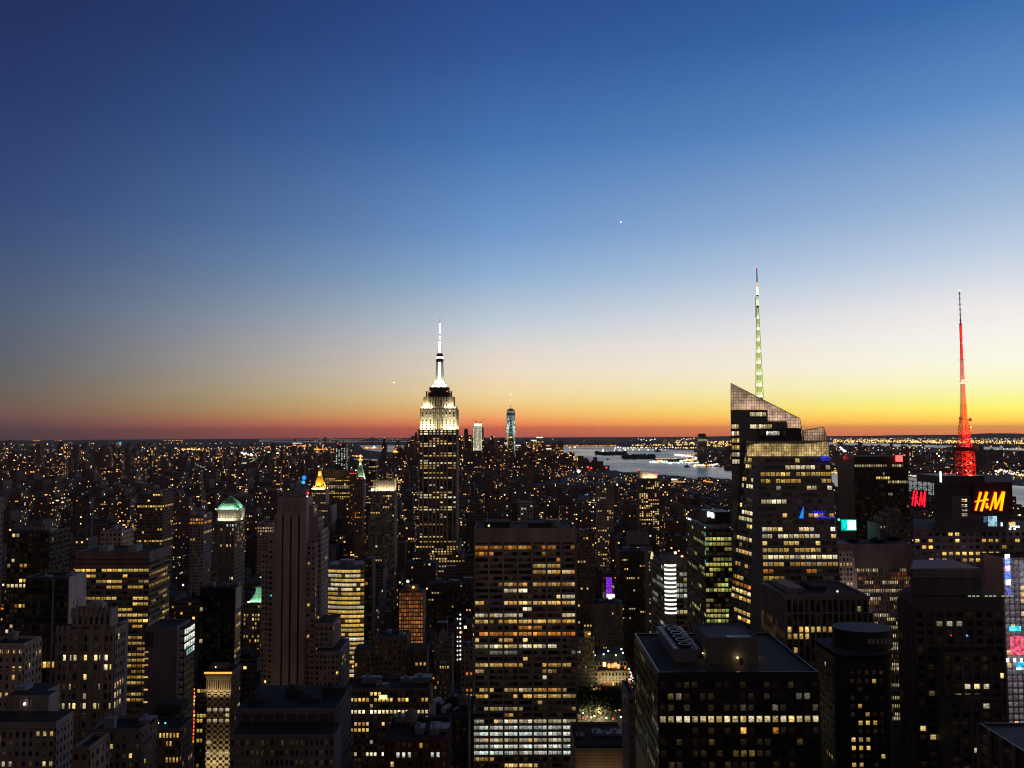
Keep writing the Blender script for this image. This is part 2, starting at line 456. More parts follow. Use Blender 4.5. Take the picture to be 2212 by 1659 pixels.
def lamp_strip(parent, x, y, z, sx, sy, power, color, aim=(0, 0, 1), name='floodlight'):
    ld = bpy.data.lights.new(name, 'AREA'); ld.shape = 'RECTANGLE'
    ld.size = sx; ld.size_y = sy; ld.energy = power; ld.color = color
    o = bpy.data.objects.new(name, ld); COL.objects.link(o)
    ox, oy, oz = parent['_o']
    o.parent = parent; o.location = (x - ox, y - oy, z - oz)
    # local X stays level along the strip
    zax = -Vector(aim).normalized()
    xax = Vector((1, 0, 0)) if abs(aim[0]) < 0.3 else Vector((0, 1, 0))
    xax = (xax - zax * xax.dot(zax)).normalized(); yax = zax.cross(xax)
    o.rotation_euler = Matrix((xax, yax, zax)).transposed().to_euler()
    return o
def lamp_point(parent, x, y, z, power, color, r=0.5, name='lamp'):
    ld = bpy.data.lights.new(name, 'POINT'); ld.energy = power; ld.color = color; ld.shadow_soft_size = r
    o = bpy.data.objects.new(name, ld); COL.objects.link(o)
    ox, oy, oz = parent['_o']
    o.parent = parent; o.location = (x - ox, y - oy, z - oz)
    return o
# ------------------------------------------------------------------ ground, water, islands, hills
LAND = surf('dark_land', (0.055, 0.043, 0.042), 0.95, 0.5, 0.002, streak=False)
def make_water():
    m, t = new_mat('water')
    p = N(t, 'ShaderNodeBsdfPrincipled'); o = N(t, 'ShaderNodeOutputMaterial')
    g = N(t, 'ShaderNodeNewGeometry')
    mp = N(t, 'ShaderNodeMapping'); t.links.new(g.outputs['Position'], mp.inputs[0]); mp.inputs['Scale'].default_value = (0.0016, 0.0007, 0.001)
    n = N(t, 'ShaderNodeTexNoise'); n.inputs['Scale'].default_value = 1; n.inputs['Detail'].default_value = 6
    t.links.new(mp.outputs[0], n.inputs['Vector'])
    p.inputs['Base Color'].default_value = (0.05, 0.055, 0.07, 1)
    t.links.new(maprange(t, n.outputs['Fac'], 0.35, 0.65, c=0.16, d=0.34), p.inputs['Roughness'])
    n2 = N(t, 'ShaderNodeTexNoise'); n2.inputs['Scale'].default_value = 0.03; n2.inputs['Detail'].default_value = 4
    t.links.new(g.outputs['Position'], n2.inputs['Vector'])
    bp = N(t, 'ShaderNodeBump'); bp.inputs['Strength'].default_value = 0.7; bp.inputs['Distance'].default_value = 7.0
    t.links.new(n2.outputs['Fac'], bp.inputs['Height']); t.links.new(bp.outputs[0], p.inputs['Normal'])
    t.links.new(p.outputs[0], o.inputs[0])
    return m
WATER = make_water()
def radial_ground():
    mb = MB(); rs = [0, 200, 600, 1200, 2000, 3000, 4500, 6500, 9000, 12000, 16000, 21000, 28000, 36000, 46000, 56000, 63500]
    n = 72
    for r0, r1 in zip(rs, rs[1:]):
        for i in range(n):
            a0 = 2 * pi * i / n; a1 = 2 * pi * (i + 1) / n
            q = [(r0 * sin(a0), r0 * cos(a0)), (r1 * sin(a0), r1 * cos(a0)), (r1 * sin(a1), r1 * cos(a1)), (r0 * sin(a1), r0 * cos(a1))]
            p = [(x, y, drop(x, y)) for x, y in q]
            if r0 == 0: p = [p[0], p[1], p[2]]
            mb.face(p[::-1])
    o = obj('ground', mb, [LAND], origin=(0, 0, 0)); tag(o, kind='structure'); return o
radial_ground()
def sheet(name, outline, lift, mat, kind='structure', label=None, cat=None, step=2):
    """a flat area on the curved ground; the outline is measured on the photograph and laid on the ground"""
    import bmesh
    pts = [GROUND(u, v) for u, v in outline]
    bm = bmesh.new()
    vv = [bm.verts.new((x, y, 0)) for x, y in pts]
    bm.faces.new(vv)
    bmesh.ops.triangulate(bm, faces=bm.faces[:])
    for _ in range(step):
        lg = [e for e in bm.edges if e.calc_length() > 900]
        if lg: bmesh.ops.subdivide_edges(bm, edges=lg, cuts=2, use_grid_fill=True)
        bmesh.ops.triangulate(bm, faces=bm.faces[:])
    for w in bm.verts: w.co.z = drop(w.co.x, w.co.y) + lift
    bmesh.ops.recalc_face_normals(bm, faces=bm.faces[:])
    if bm.faces[:] and sum(f.normal.z for f in bm.faces) < 0: bmesh.ops.reverse_faces(bm, faces=bm.faces[:])
    me = bpy.data.meshes.new(name); bm.to_mesh(me); bm.free(); me.materials.append(mat)
    o = bpy.data.objects.new(name, me); COL.objects.link(o); o['_o'] = (0, 0, 0)
    tag(o, label, cat, None, kind)
    return o
BAY = [(1040, 966), (1150, 964.5), (1330, 964.5), (1420, 970.5), (1500, 972.5), (1513, 975), (1500, 981), (1460, 983), (1490, 988), (1475, 991.5), (1410, 993), (1402, 998.5), (1508, 1001),
       (1575, 1011), (1800, 1023), (1966, 1031), (2212, 1051), (2330, 1060), (2330, 1108), (2212, 1096), (1966, 1074), (1795, 1057), (1573, 1040), (1430, 1031), (1320, 1019), (1250, 1006), (1180, 1000), (1100, 985), (1040, 975)]
sheet('harbour_water', BAY, 1.0, WATER)
sheet('far_bay_water', [(1780, 955.5), (1900, 958), (2050, 962.5), (2212, 968.5), (2330, 972), (2330, 976), (2212, 973.5), (2050, 968), (1900, 964), (1780, 959.5)], 1.0, WATER)
sheet('narrows_water', [(776, 962.5), (830, 961.5), (872, 961.5), (872, 977), (820, 976), (788, 972)], 1.0, WATER)
sheet('channel_water', [(730, 994), (770, 991), (815, 992), (818, 1003), (770, 1007), (735, 1005)], 1.0, WATER)
sheet('open_sea_water', [(560, 949.6), (700, 949.4), (900, 948.6), (900, 953.5), (700, 956), (560, 954.5)], 1.0, WATER, step=1)
sheet('east_river_water', [(-80, 1027), (24, 1026), (26, 1032), (-10, 1035), (-80, 1036)], 1.0, WATER)
def ridge(name, u0, u1, Y, dep, h, seed, n=60, k=7):
    """a long low hill with real depth"""
    rng = random.Random(seed); mb = MB()
    ph = [rng.uniform(0, 6.3) for _ in range(6)]
    g = []
    for i in range(n + 1):
        s = i / n; x = XU(u0 + (u1 - u0) * s, Y)
        hh = h * (0.62 + 0.22 * sin(5 * s + ph[0]) + 0.12 * sin(13 * s + ph[1]) + 0.06 * sin(31 * s + ph[2])) * min(1, 6 * s, 6 * (1 - s))
        row = []
        for j in range(k + 1):
            tt = j / k; y = Y + dep * (tt - 0.5)
            row.append((x * y / Y, y, drop(x, y) - 2 + hh * sin(pi * tt) * (1 + 0.12 * sin(9 * tt + 40 * s + ph[3]))))
        g.append(row)
    for i in range(n):
        for j in range(k):
            mb.face([g[i][j], g[i + 1][j], g[i + 1][j + 1], g[i][j + 1]])
    o = obj(name, mb, [LAND], origin=(0, Y, 0)); tag(o, kind='structure')
ridge('island_hills', 1020, 1480, 16500, 3200, 105, 3)
ridge('far_hills', 1300, 2500, 33000, 6000, 170, 5)
ridge('distant_hills', 560, 1160, 27000, 5000, 75, 9)
ridge('shore_hills', -200, 640, 15500, 4000, 55, 12)
# wooded islands in the harbour
TREEF = surf('tree_foliage', (0.05, 0.065, 0.03), 0.9, 0.5, 0.3, streak=False)
BARK = surf('tree_bark', (0.07, 0.05, 0.04), 0.9)
def island(name, outline, seed, n):
    sheet(name + '_island', outline, 4.0, LAND)
    us = [p[0] for p in outline]; vs_ = [p[1] for p in outline]
    rng = random.Random(seed); mb = MB()
    for _ in range(n):
        u = rng.uniform(min(us) + 3, max(us) - 3); v = rng.uniform(min(vs_) + 0.8, max(vs_) - 0.8)
        x, y = GROUND(u, v); r = rng.uniform(9, 20); z = drop(x, y) + 4
        a = rng.uniform(0, 6)
        mb.lathe(x, y, [(r * 0.4, z), (r, z + r * 0.6), (r * 0.8, z + r * 1.1), (0, z + r * 1.35)], 7, ph=a)
    o = obj(name + '_woods', mb, [TREEF]); tag(o, kind='stuff')
    o['label'] = 'dark trees covering the low ' + name + ' island in the harbour'; o['category'] = 'woods'
island('farther', [(1284, 981.5), (1300, 979), (1335, 978.3), (1357, 981), (1345, 983.5), (1305, 984.2)], 4, 90)
island('nearer', [(1342, 988), (1360, 985.5), (1400, 985), (1416, 988.5), (1405, 991.5), (1360, 992.5)], 6, 110)
# ------------------------------------------------------------------ small helpers for buildings
def BX(u0, u1, v, Y):
    x0, z0 = PX(u0, v, Y); x1, z1 = PX(u1, v, Y)
    return x0, x1, (z0 + z1) / 2
def piers(b, x0, x1, y, z0, z1, n, w, d, m=0, d0=0.0):
    for i in range(n + 1):
        x = x0 + (x1 - x0) * i / n
        b.wall.box(max(x0, x - w / 2), min(x1, x + w / 2), y - d, y - d0, z0, z1, m)
def bandx(b, x0, x1, y, z0, z1, d, m=0):
    b.wall.box(x0 - d, x1 + d, y - d, y, z0, z1, m, m, True)
def clutter(b, x0, x1, y0, y1, z, seed, n=3, hmax=5, mat=None):
    rng = random.Random(seed)
    for i in range(n):
        w = rng.uniform(0.1, 0.26) * (x1 - x0); d = rng.uniform(0.15, 0.35) * (y1 - y0); h = rng.uniform(0.4, 1) * hmax
        x = x0 + (x1 - x0) * (i + 0.2 + 0.5 * rng.random()) / n; x = min(x, x1 - w); y = rng.uniform(y0 + 0.1 * (y1 - y0), y1 - d)
        mb = MB(); mb.box(x, x + w, y, y + d, z, z + h * 0.82); mb.box(x - 0.3, x + w + 0.3, y - 0.3, y + d + 0.3, z + h * 0.82, z + h, 0, 0, True)
        mb.tube((x + w * 0.3, y + d / 2, z + h), (x + w * 0.3, y + d / 2, z + h + 1.2), min(w, d) * 0.2, n=8)
        b.part('rooftop_unit', mb, mat or GREYM)
def parapet(b, x0, x1, y0, y1, z, h=1.2, t=0.5, m=0):
    w = b.wall
    w.box(x0, x1, y0, y0 + t, z + 0.003, z + h, m, m); w.box(x0, x1, y1 - t, y1, z + 0.003, z + h, m, m)
    w.box(x0, x0 + t, y0 + t, y1 - t, z + 0.003, z + h, m, m); w.box(x1 - t, x1, y0 + t, y1 - t, z + 0.003, z + h, m, m)
def water_tank(b, x, y, z, r=2.4):
    mb = MB()
    for dx, dy in ((-1, -1), (1, -1), (1, 1), (-1, 1)):
        mb.tube((x + dx * r * .7, y + dy * r * .7, z), (x + dx * r * .7, y + dy * r * .7, z + 3), 0.15, n=4)
    mb.lathe(x, y, [(0, z + 3), (r, z + 3), (r, z + 6.4), (0, z + 8)], 12)
    b.part('water_tank', mb, BROWN)
LAMPC = (1.0, 0.62, 0.25)
def roof_lamp(b, x, y, z, col=(6, 3.6, 1.3), r=0.35, power=0, pc=LAMPC):
    mb = MB(); mb.ball(x, y, z, r, col); b.part('roof_lamp', mb, GLOW)
    if power: lamp_point(b.root, x, y - r - 0.5, z, power, pc)
VB = lambda Y: ZV(1700, Y)        # height at which the lower frame edge cuts a front standing at Y
# ================================================================== landmark towers
# --- wide office slab with seven bays (centre foreground)
def wide_slab():
    Y = 520; x0, x1, zt = BX(1024.5, 1242.5, 1144, Y); zb = ZV(1176, Y); z0 = 8
    b = Building('office_tower', 'wide pale travertine office slab of seven window bays under a blank top band', 'office tower', (x0 + x1) / 2, Y)
    b.wall_mats = [TRAVERTINE, ROOFD, DARK]
    b.box(x0, x1, Y, Y + 38, -5, zt)
    parapet(b, x0, x1, Y, Y + 38, zt, 1.0, 0.5)
    W = None
    z3 = lambda y: 1107 + y * 0.3327
    rows = [(z3(y), p, c, k) for y, p, c, k in ((248, .4, 'orange', .5), (290, .12, 'orange', .8), (330, .12, 'gold', .6), (370, .4, 'warm', .8), (408, .12, 'warm', .4), (447, .25, 'warm', .4), (487, .35, 'warm', .5),
            (526, .8, 'pale', .9), (565, .15, 'pale', .5), (604, .7, 'warm', 1), (644, .55, 'pale', .9), (684, .7, 'pale', .8), (722, .75, 'gold', .8), (762, .3, 'orange', .5), (803, .3, 'orange', .5), (842, .6, 'warm', .8),
            (882, .75, 'pale', .8), (921, .4, 'white', .15), (960, .45, 'warm', .5), (1000, .65, 'gold', .6), (1042, .2, 'warm', .4), (1083, .5, 'pale', .9), (1123, .15, 'orange', .4), (1163, .4, 'warm', .5), (1200, .5, 'gold', .6),
            (1243, .15, 'warm', .4), (1283, .4, 'pale', .7), (1325, .35, 'warm', .5), (1362, .65, 'pale', .6), (1400, .95, 'white', .6), (1441, .97, 'white', .65), (1483, .7, 'pale', .6), (1524, 1, 'white', .8), (1565, .95, 'white', .7), (1607, .25, 'gold', .6))]
    b.front(x0, x1, Y, z0, zb, (x1 - x0) / 21, 3.78, 0.025, 0.42, lit_rule(11, rows=rows, run=0.72, b=0.85, half=7), 0.35, 0.45, 0, 0, 1)
    piers(b, x0, x1, Y, z0, zb + 1, 7, 1.15, 0.9)
    for i in range(7):                 # dark slot under the blank band
        xa = x0 + (x1 - x0) * i / 7 + 1; b.wall.box(xa, xa + (x1 - x0) / 7 - 2, Y - 0.25, Y - 0.02, zb - 0.4, zb + 1.2, 2)
    b.right(x1, Y, Y + 38, z0, zb, 5, 3.78, 0.3, 0.4, lit_rule(12, p=0.15), 0.6, 0.4)
    r = MB(); r.box(x0 + 6, x0 + 22, Y + 8, Y + 26, zt, zt + 4); b.part('rooftop_plant', r, ROOFD); r = MB(); r.box(x0 + 34, x0 + 48, Y + 6, Y + 24, zt, zt + 3.4); b.part('rooftop_plant', r, ROOFD)
    m = MB(); m.lathe(x0 + 49, Y + 16, [(4.5, zt), (4.5, zt + 4.3), (4.0, zt + 4.6), (0, zt + 4.6)], 16); b.part('cooling_tower', m, STEEL)
    m = MB(); m.tube((x1 - 3, Y + 6, zt), (x1 - 6, Y + 20, zt + 5), 0.3); m.tube((x1 - 3, Y + 6, zt), (x1 - 3, Y + 6, zt + 3), 0.3); b.part('window_cleaning_rig', m, STEEL)
    roof_lamp(b, x0 + 9, Y + 3, zt + 2.2, (5, 4, 1.8), 0.5)
    b.finish()
wide_slab()
# --- limestone skyscraper with floodlit crown and lit mast
def mast_skyscraper():
    Y = 1314
    cx = XU(946.7, Y, 930)
    b = Building('art_deco_skyscraper', 'tallest limestone skyscraper with white floodlit stepped crown and a glowing needle mast', 'skyscraper', cx, Y + 20)
    b.wall_mats = [surf('tower_limestone', (0.34, 0.29, 0.245)), ROOFD, DARK]
    def bx(u0, u1, v0, v1, y, dep, m=0):
        x0, x1, zt = BX(u0, u1, v0, Y); zb = ZV(v1, Y) if v1 else -5
        b.box(x0, x1, y, y + dep, zb, zt, m); return x0, x1, zb, zt
    z1 = lambda y: 675 + y * 0.1627
    zz = lambda y: 918 + y * 0.2115
    rows = [(zz(y), p, c, k) for y, p, c, k in ((70, .98, 'pale', 1.1), (95, .7, 'pale', .9), (188, 1, 'pale', 1.2), (285, .35, 'pale', .7), (310, .85, 'gold', .9), (385, .9, 'pale', 1), (410, .25, 'warm', .6), (435, .85, 'warm', .8), (490, .4, 'gold', .8),
            (515, .3, 'gold', .6), (540, .35, 'warm', 1), (562, .35, 'white', .7), (610, .4, 'pale', .9), (632, .25, 'pale', .8), (657, .15, 'pale', .8), (707, .6, 'pale', .9), (735, .9, 'pale', 1.1), (830, .25, 'gold', .8), (855, .35, 'pale', .8), (880, .3, 'orange', .7),
            (950, .25, 'pale', 1), (975, .35, 'pale', .8), (1025, .35, 'warm', .5), (1070, .35, 'warm', .8), (1130, .5, 'pale', .9), (1205, .95, 'gold', .8), (1255, .6, 'gold', .8), (1278, .7, 'warm', .7), (1310, .7, 'warm', .6), (1385, .6, 'warm', .7), (1435, .75, 'pale', .8), (1475, .3, 'white', .6), (1525, .5, 'gold', .9))]
    G = [2, 3, 2, 2, 2, 2, 2, 3, 2]
    # shaft
    x0, x1, zb, zt = bx(906, 986, 928, None, Y, 50)
    sh0 = ZV(1215, Y)
    b.facade([(x0, Y, sh0), (x1, Y, sh0), (x1, Y, zt - 1), (x0, Y, zt - 1)], 9, round((zt - 1 - sh0) / 3.85), 0.42, 0.40, lit_rule(21, p=.13, rows=rows, run=.7, b=.85, half=2.6), 0.7, 0.35, 0, 2, groups=G)
    b.right(x1, Y, Y + 50, sh0, zt - 1, 5.5, 3.85, 0.4, 0.36, lit_rule(22, p=.12), 0.6, 0.35, 0, 2)
    b.left(x0, Y, Y + 50, sh0, zt - 1, 5.5, 3.85, 0.4, 0.36, lit_rule(23, p=.12), 0.6, 0.35, 0, 2)
    shaft = (x0, x1, zt)
    # lower tiers, widening downwards
    for u0, u1, v0, yy, dep, sd in ((900, 991.5, 1172, Y - 8, 66, 24), (893, 998, 1196, Y - 14, 78, 25), (879, 1010, 1232, Y - 22, 96, 26)):
        a0, a1, _, at = bx(u0, u1, v0, None, yy, dep)
        b.front(a0, a1, yy, 40, at, 4.6, 3.85, 0.45, 0.4, lit_rule(sd, p=.25, rows=rows, run=.6, b=.8, half=2.6), 0.7, 0.35, 0, 2, 2)
        b.right(a1, yy, yy + dep, 40, at, 5, 3.85, 0.45, 0.4, lit_rule(sd + 50, p=.2), 0.6, 0.35, 0, 2)
    # crown tiers
    a0, a1, c0, c1 = bx(907, 986, z1(1270), 928, Y + 3, 44)
    b.front(a0 + 1, a1 - 1, Y + 3, c0 + 0.5, c1 - 2, (a1 - a0) / 9, 3.9, 0.62, 0.3, lit_rule(27, p=.08, rows=[(z1(1388), .8, 'white', 1.2), (z1(1480), .3, 'pale', .8), (z1(1298), .3, 'pale', 1)], half=2.6), 0.9, 0.4)
    b.right(a1, Y + 3, Y + 47, c0 + 0.5, c1 - 2, 6, 3.9, 0.6, 0.3, lit_rule(28, p=.1), 0.8, 0.4)
    d0, d1, e0, e1 = bx(913.5, 979, z1(1115), z1(1270), Y + 7, 36)
    b.front(d0 + 9, d1 - 9, Y + 7, e0, e1 - 1, 4.3, 3.9, 0.5, 0.3, lit_rule(29, p=.15), 1.2, 0.4)
    # recessed dark centre strip down the crown
    xm0, xm1 = XU(935, Y), XU(958, Y)
    for i in range(7):
        xx = xm0 + (xm1 - xm0) * i / 6; b.wall.box(xx - 0.5, xx + 0.5, Y + 1.4, Y + 3 - 0.9, c0, c1 + 14, 0)
    for k, (ua, ub) in enumerate(((907, 913.5), (979, 986))):     # corner buttresses of the upper tier
        pa, pb = XU(ua, Y), XU(ub, Y); b.wall.box(pa + 0.6, pb - 0.6, Y + 10, Y + 30, c1, c1 + 4, 0)
    dk = MB(); k0, k1, kz1 = BX(923, 970.5, z1(985), Y); kz0 = e1
    dk.box(k0, k1, Y + 11, Y + 40, kz0, kz0 + (kz1 - kz0) * .45); dk.box(k0 + 2, k1 - 2, Y + 12.5, Y + 38, kz0 + (kz1 - kz0) * .45, kz1)
    for sx in (k0 - 3.5, k1 + 1.2):
        dk.box(sx, sx + 2.2, Y + 12, Y + 16, kz0, kz0 + 8)
    dk.box(k0 - 5, k1 + 5, Y + 13, Y + 13.5, kz0 + 8.2, kz0 + 8.8)
    for i in range(14):
        xx = k0 + (k1 - k0) * i / 13; dk.tube((xx, Y + 11.2, kz0 + (kz1 - kz0) * .45), (xx, Y + 11.2, kz0 + (kz1 - kz0) * .45 + 2.2), 0.12, n=4)
    b.part('observation_deck', dk, DARK)
    b.glow('aviation_lamp', lambda m: m.ball(XU(927, Y), Y + 10.5, ZV(z1(1040), Y), 0.9, (5, .3, .1)))
    b.glow('aviation_lamp', lambda m: m.ball(XU(965, Y), Y + 10.5, ZV(z1(1040), Y), 0.9, (5, .3, .1)))
    # mast
    my = Y + 26; mm = MB()
    zs = lambda y: ZV(z1(y), Y)
    mm.box(cx - 13, cx + 13, my - 12, my + 12, kz1, zs(970)); mm.box(cx - 11, cx + 11, my - 10.5, my + 10.5, zs(970), zs(948))
    def sq(r): return [(cx - r, my - r), (cx + r, my - r), (cx + r, my + r), (cx - r, my + r)]
    prof = [(9.0, 948), (7.9, 900), (6.9, 850), (6.1, 790), (5.6, 720), (5.4, 640)]
    for (r0, y0_), (r1, y1_) in zip(prof, prof[1:]): mm.frustum(sq(r0), zs(y0_), sq(r1), zs(y1_))
    for sx in (-1, 1):                 # winged buttresses
        mm.frustum([(cx + sx * 5 - 1, my - 6.6), (cx + sx * 5 + 1, my - 6.6), (cx + sx * 5 + 1, my - 5), (cx + sx * 5 - 1, my - 5)], zs(640),
                   [(cx + sx * 5 - 1, my - 6.6), (cx + sx * 5 + 1, my - 6.6), (cx + sx * 5 + 1, my - 5), (cx + sx * 5 - 1, my - 5)], zs(632))
    b.part('mast', mm, surf('mast_metal', (0.55, 0.55, 0.5), 0.5))
    b.glow('mast_window', lambda m: m.frustum([(cx - 2.3, my - 9.3), (cx + 2.3, my - 9.3), (cx + 2.3, my - 8.9), (cx - 2.3, my - 8.9)], zs(945), [(cx - 1.9, my - 5.9), (cx + 1.9, my - 5.9), (cx + 1.9, my - 5.4), (cx - 1.9, my - 5.4)], zs(640), c=(1.7, 1.7, 1.55)))
    tp = MB(); tp.lathe(cx, my, [(5.6, zs(640)), (6.2, zs(615)), (6.2, zs(600)), (5.0, zs(596)), (5.0, zs(566)), (5.4, zs(560)), (5.4, zs(535)), (3.4, zs(522)), (2.2, zs(515))], 16); b.part('mast_cap', tp, DARK)
    b.glow('mast_ring_light', lambda m: m.lathe(cx, my, [(5.5, zs(590)), (5.9, zs(584)), (5.9, zs(572)), (5.5, zs(566))], 20, c=(2.6, 1.9, 1.9)))
    an = MB(); an.tube((cx, my, zs(520)), (cx, my, zs(345)), 1.3, 1.1, 8); an.tube((cx, my, zs(345)), (cx, my, zs(105)), .75, .5, 8); an.tube((cx, my, zs(105)), (cx, my, zs(35)), .4, .15, 6)
    an.tube((cx + 3.6, my, zs(530)), (cx + 3.2, my, zs(390)), .3); an.tube((cx - 3.2, my, zs(530)), (cx - 3.2, my, zs(470)), .35)
    b.part('antenna', an, STEEL)
    def seg(m):
        y = 352
        while y < 520:
            m.lathe(cx, my, [(1.75, zs(y + 12)), (1.95, zs(y + 9)), (1.95, zs(y + 3)), (1.75, zs(y))], 10, c=(2.2, 2.0, 2.3)); y += 13
    b.glow('antenna_lights', seg)
    for y in (123, 149, 174, 199, 220, 245, 291, 322):
        b.glow('antenna_lamp', lambda m: m.ball(cx, my, zs(y), 1.35 if y < 240 else 1.6, (2.2, 1.9, 2.3)))
    FL = (1.0, 0.90, 0.50); R = b.root
    zc = c0 + 0.8
    for xa, xb_ in ((906, 936), (957, 986)):
        xa, xb_ = XU(xa, Y), XU(xb_, Y)
        lamp_strip(R, (xa + xb_) / 2, Y - 4.2, zc, xb_ - xa, 1.5, 26000, FL, (0, 0.30, 1))
    lamp_strip(R, a1 + 4, Y + 25, zc, 1.5, 40, 9000, FL, (-0.22, 0, 1)); lamp_strip(R, a0 - 4, Y + 25, zc, 1.5, 40, 9000, FL, (0.22, 0, 1))
    for xa, xb_ in ((911, 934), (959, 983)):
        xa, xb_ = XU(xa, Y), XU(xb_, Y)
        lamp_strip(R, (xa + xb_) / 2, Y + 4, e0 + 1.0, xb_ - xa, 1.2, 10000, FL, (0, 0.25, 1))
    lamp_strip(R, cx, my - 15, kz1 + 0.6, 24, 1.5, 11000, (1, .97, .76), (0, 0.35, 1)); lamp_strip(R, cx + 15, my, kz1 + 0.6, 1.5, 22, 6000, (1, .97, .76), (-.35, 0, 1))
    lamp_strip(R, cx - 15, my, kz1 + 0.6, 1.5, 22, 6000, (1, .97, .76), (.35, 0, 1))
    def fl(m):
        for u in (911, 917, 924, 930, 962, 969, 975, 982): m.box(XU(u, Y) - .9, XU(u, Y) + .9, Y + 2.2, Y + 3.2, e0 + 0.3, e0 + 2.0, c=(3, 2.8, 2))
    b.glow('floodlight_row', fl)
    # ledge that carries the lower floodlights
    b.wall.box(shaft[0] - 4.5, shaft[1] + 4.5, Y - 4.6, Y + 54, zt - 0.9, zt - 0.3, 2, 2, True)
    b.finish()
mast_skyscraper()
# --- faceted glass tower with lattice crown and spire
def faceted_tower():
    Y = 576
    b = Building('glass_skyscraper', 'faceted glass skyscraper with a slanting lattice crown and tall thin lit spire', 'skyscraper', XU(1690, Y), Y + 30)
    b.wall_mats = [BLUEGL, ROOFD, DARK, surf('facet_grey', (.12, .125, .14), .5)]
    U = lambda x: 1555 + x * 0.1953
    V = lambda y: 864 + y * 0.1953
    def p3(u, v, y): x, z = PX(u, v, y); return (x, y, z)
    # rear slab
    Ya = 606
    zcut = [p3(1578, V(115), Ya), p3(U(525), V(115), Ya), p3(U(525), V(240), Ya), p3(U(740), V(240), Ya), p3(U(740), V(315), Ya), p3(U(915), V(385), Ya)]
    xl = zcut[0][0]; xm = zcut[1][0]; xr = XU(1734, Ya); 
    k_ = (Ya + 40) / Ya; b.wall.prism([(xl, Ya), (xm, Ya), (xm, Ya + 40), (xl * k_ + 1.5, Ya + 40)], -5, zcut[0][2], 0, 1); HERO_RECTS.append((Ya, 1578, 1650, 830, 1900)); b.box(xm, zcut[3][0], Ya + .01, Ya + 40, -5, zcut[2][2]); b.box(zcut[3][0], xr, Ya + .02, Ya + 40, -5, zcut[4][2])
    rows = [(V(y), p, c, k) for y, p, c, k in ((293, .95, 'pale', .9), (370, .95, 'pale', .85), (445, .95, 'gold', .7), (520, .95, 'gold', .6), (595, .95, 'pale', .7), (680, .9, 'pale', 1.0), (750, .4, 'warm', .4), (975, .8, 'pale', .8))]
    za, zb2 = p3(1578, V(720), Ya)[2], p3(1578, V(255), Ya)[2]
    b.facade([(XU(U(135), Ya), Ya, za), (XU(U(220), Ya), Ya, za), (XU(U(220), Ya), Ya, zb2), (XU(U(135), Ya), Ya, zb2)], 3, round((zb2 - za) / 4.72), 0.12, 0.42, lit_rule(31, p=.1, rows=rows, run=.9, half=8), .3, .3, 2, 2)
    for y, x0_, x1_, p, c in ((158, 340, 520, 1, 'pale'), (293, 340, 585, .9, 'pale'), (367, 420, 665, .6, 'white')):
        z_ = ZV(V(y), Ya, 1650); 
        b.facade([(XU(U(x0_), Ya), Ya - .3, z_ - 2.4), (XU(U(x1_), Ya), Ya - .3, z_ - 2.4), (XU(U(x1_), Ya), Ya - .3, z_ + 2.4), (XU(U(x0_), Ya), Ya - .3, z_ + 2.4)], round((x1_ - x0_) / 24), 1, .1, .4, lit_rule(32 + y, p=p, var=0, pal=c, b=.75, run=.8), .3, .3, 2, 2)
    m = MB(); m.prism([(XU(U(470), Ya), Ya - 8), (XU(U(860), Ya), Ya - 8), (XU(U(860), Ya), Ya - 1), (XU(U(470), Ya), Ya - 1)], ZV(V(465), Ya, 1680), ZV(V(395), Ya, 1680)); m.box(XU(U(690), Ya), XU(U(860), Ya), Ya - 9, Ya - 2, ZV(V(465), Ya, 1680), ZV(V(312), Ya, 1680)); b.part('plant_block', m, DARK)
    # lattice screens of the crown: panels glowing from inside behind a frame
    def lattice(outline, y, name, colf, du=5.6, dv=6.2, lean=0.0):
        pts = outline; us = [p[0] for p in pts]; vs_ = [p[1] for p in pts]
        def inside(u, v):
            c = False; n = len(pts); j = n - 1
            for i in range(n):
                if (pts[i][1] > v) != (pts[j][1] > v) and u < (pts[j][0] - pts[i][0]) * (v - pts[i][1]) / (pts[j][1] - pts[i][1]) + pts[i][0]: c = not c
                j = i
            return c
        pan = MB(); fr = MB()
        nu = int((max(us) - min(us)) / du) + 1; nv = int((max(vs_) - min(vs_)) / dv) + 1
        rng = random.Random(len(name) + int(us[0]))
        P = lambda u, v, o=0.0: (PX(u, v, y)[0], y + o, PX(u, v, y)[1])
        for i in range(nu):
            for j in range(nv):
                ua = min(us) + i * du; va = min(vs_) + j * dv
                poly = [(ua, va), (ua + du, va), (ua + du, va + dv), (ua, va + dv)]
                ins = [inside(*q) for q in poly]; n_in = sum(ins)
                if n_in == 0: continue
                if n_in < 4:          # trim the cell to the sloping edge
                    def clamp(q):
                        u, v = q
                        if inside(u, v): return q
                        cxm, cym = ua + du / 2, va + dv / 2
                        best = None
                        for t_ in range(1, 13):
                            for tgt in [w for w, f_ in zip(poly, ins) if f_]:
                                uu = u + (tgt[0] - u) * t_ / 12; vv = v + (tgt[1] - v) * t_ / 12
                                if inside(uu, vv): return (uu, vv)
                        return (cxm, cym)
                    poly = [clamp(q) for q in poly]
                c = colf(ua, va, rng)
                pan.face([P(*poly[3]), P(*poly[2]), P(*poly[1]), P(*poly[0])], 0, c)
                for k in range(4):
                    A, B = P(*poly[k], -.25), P(*poly[(k + 1) % 4], -.25)
                    if (Vector(A) - Vector(B)).length > .15: fr.tube(A, B, 0.13, n=4, cap=False)
        for k in range(len(pts)):
            fr.tube(P(*pts[k], -.2), P(*pts[(k + 1) % len(pts)], -.2), 0.22, n=5)
        b.part('crown_screen', pan, SCREEN2, 'glowing glass panels of the slanting crown'); b.part('crown_frame', fr, STEEL)
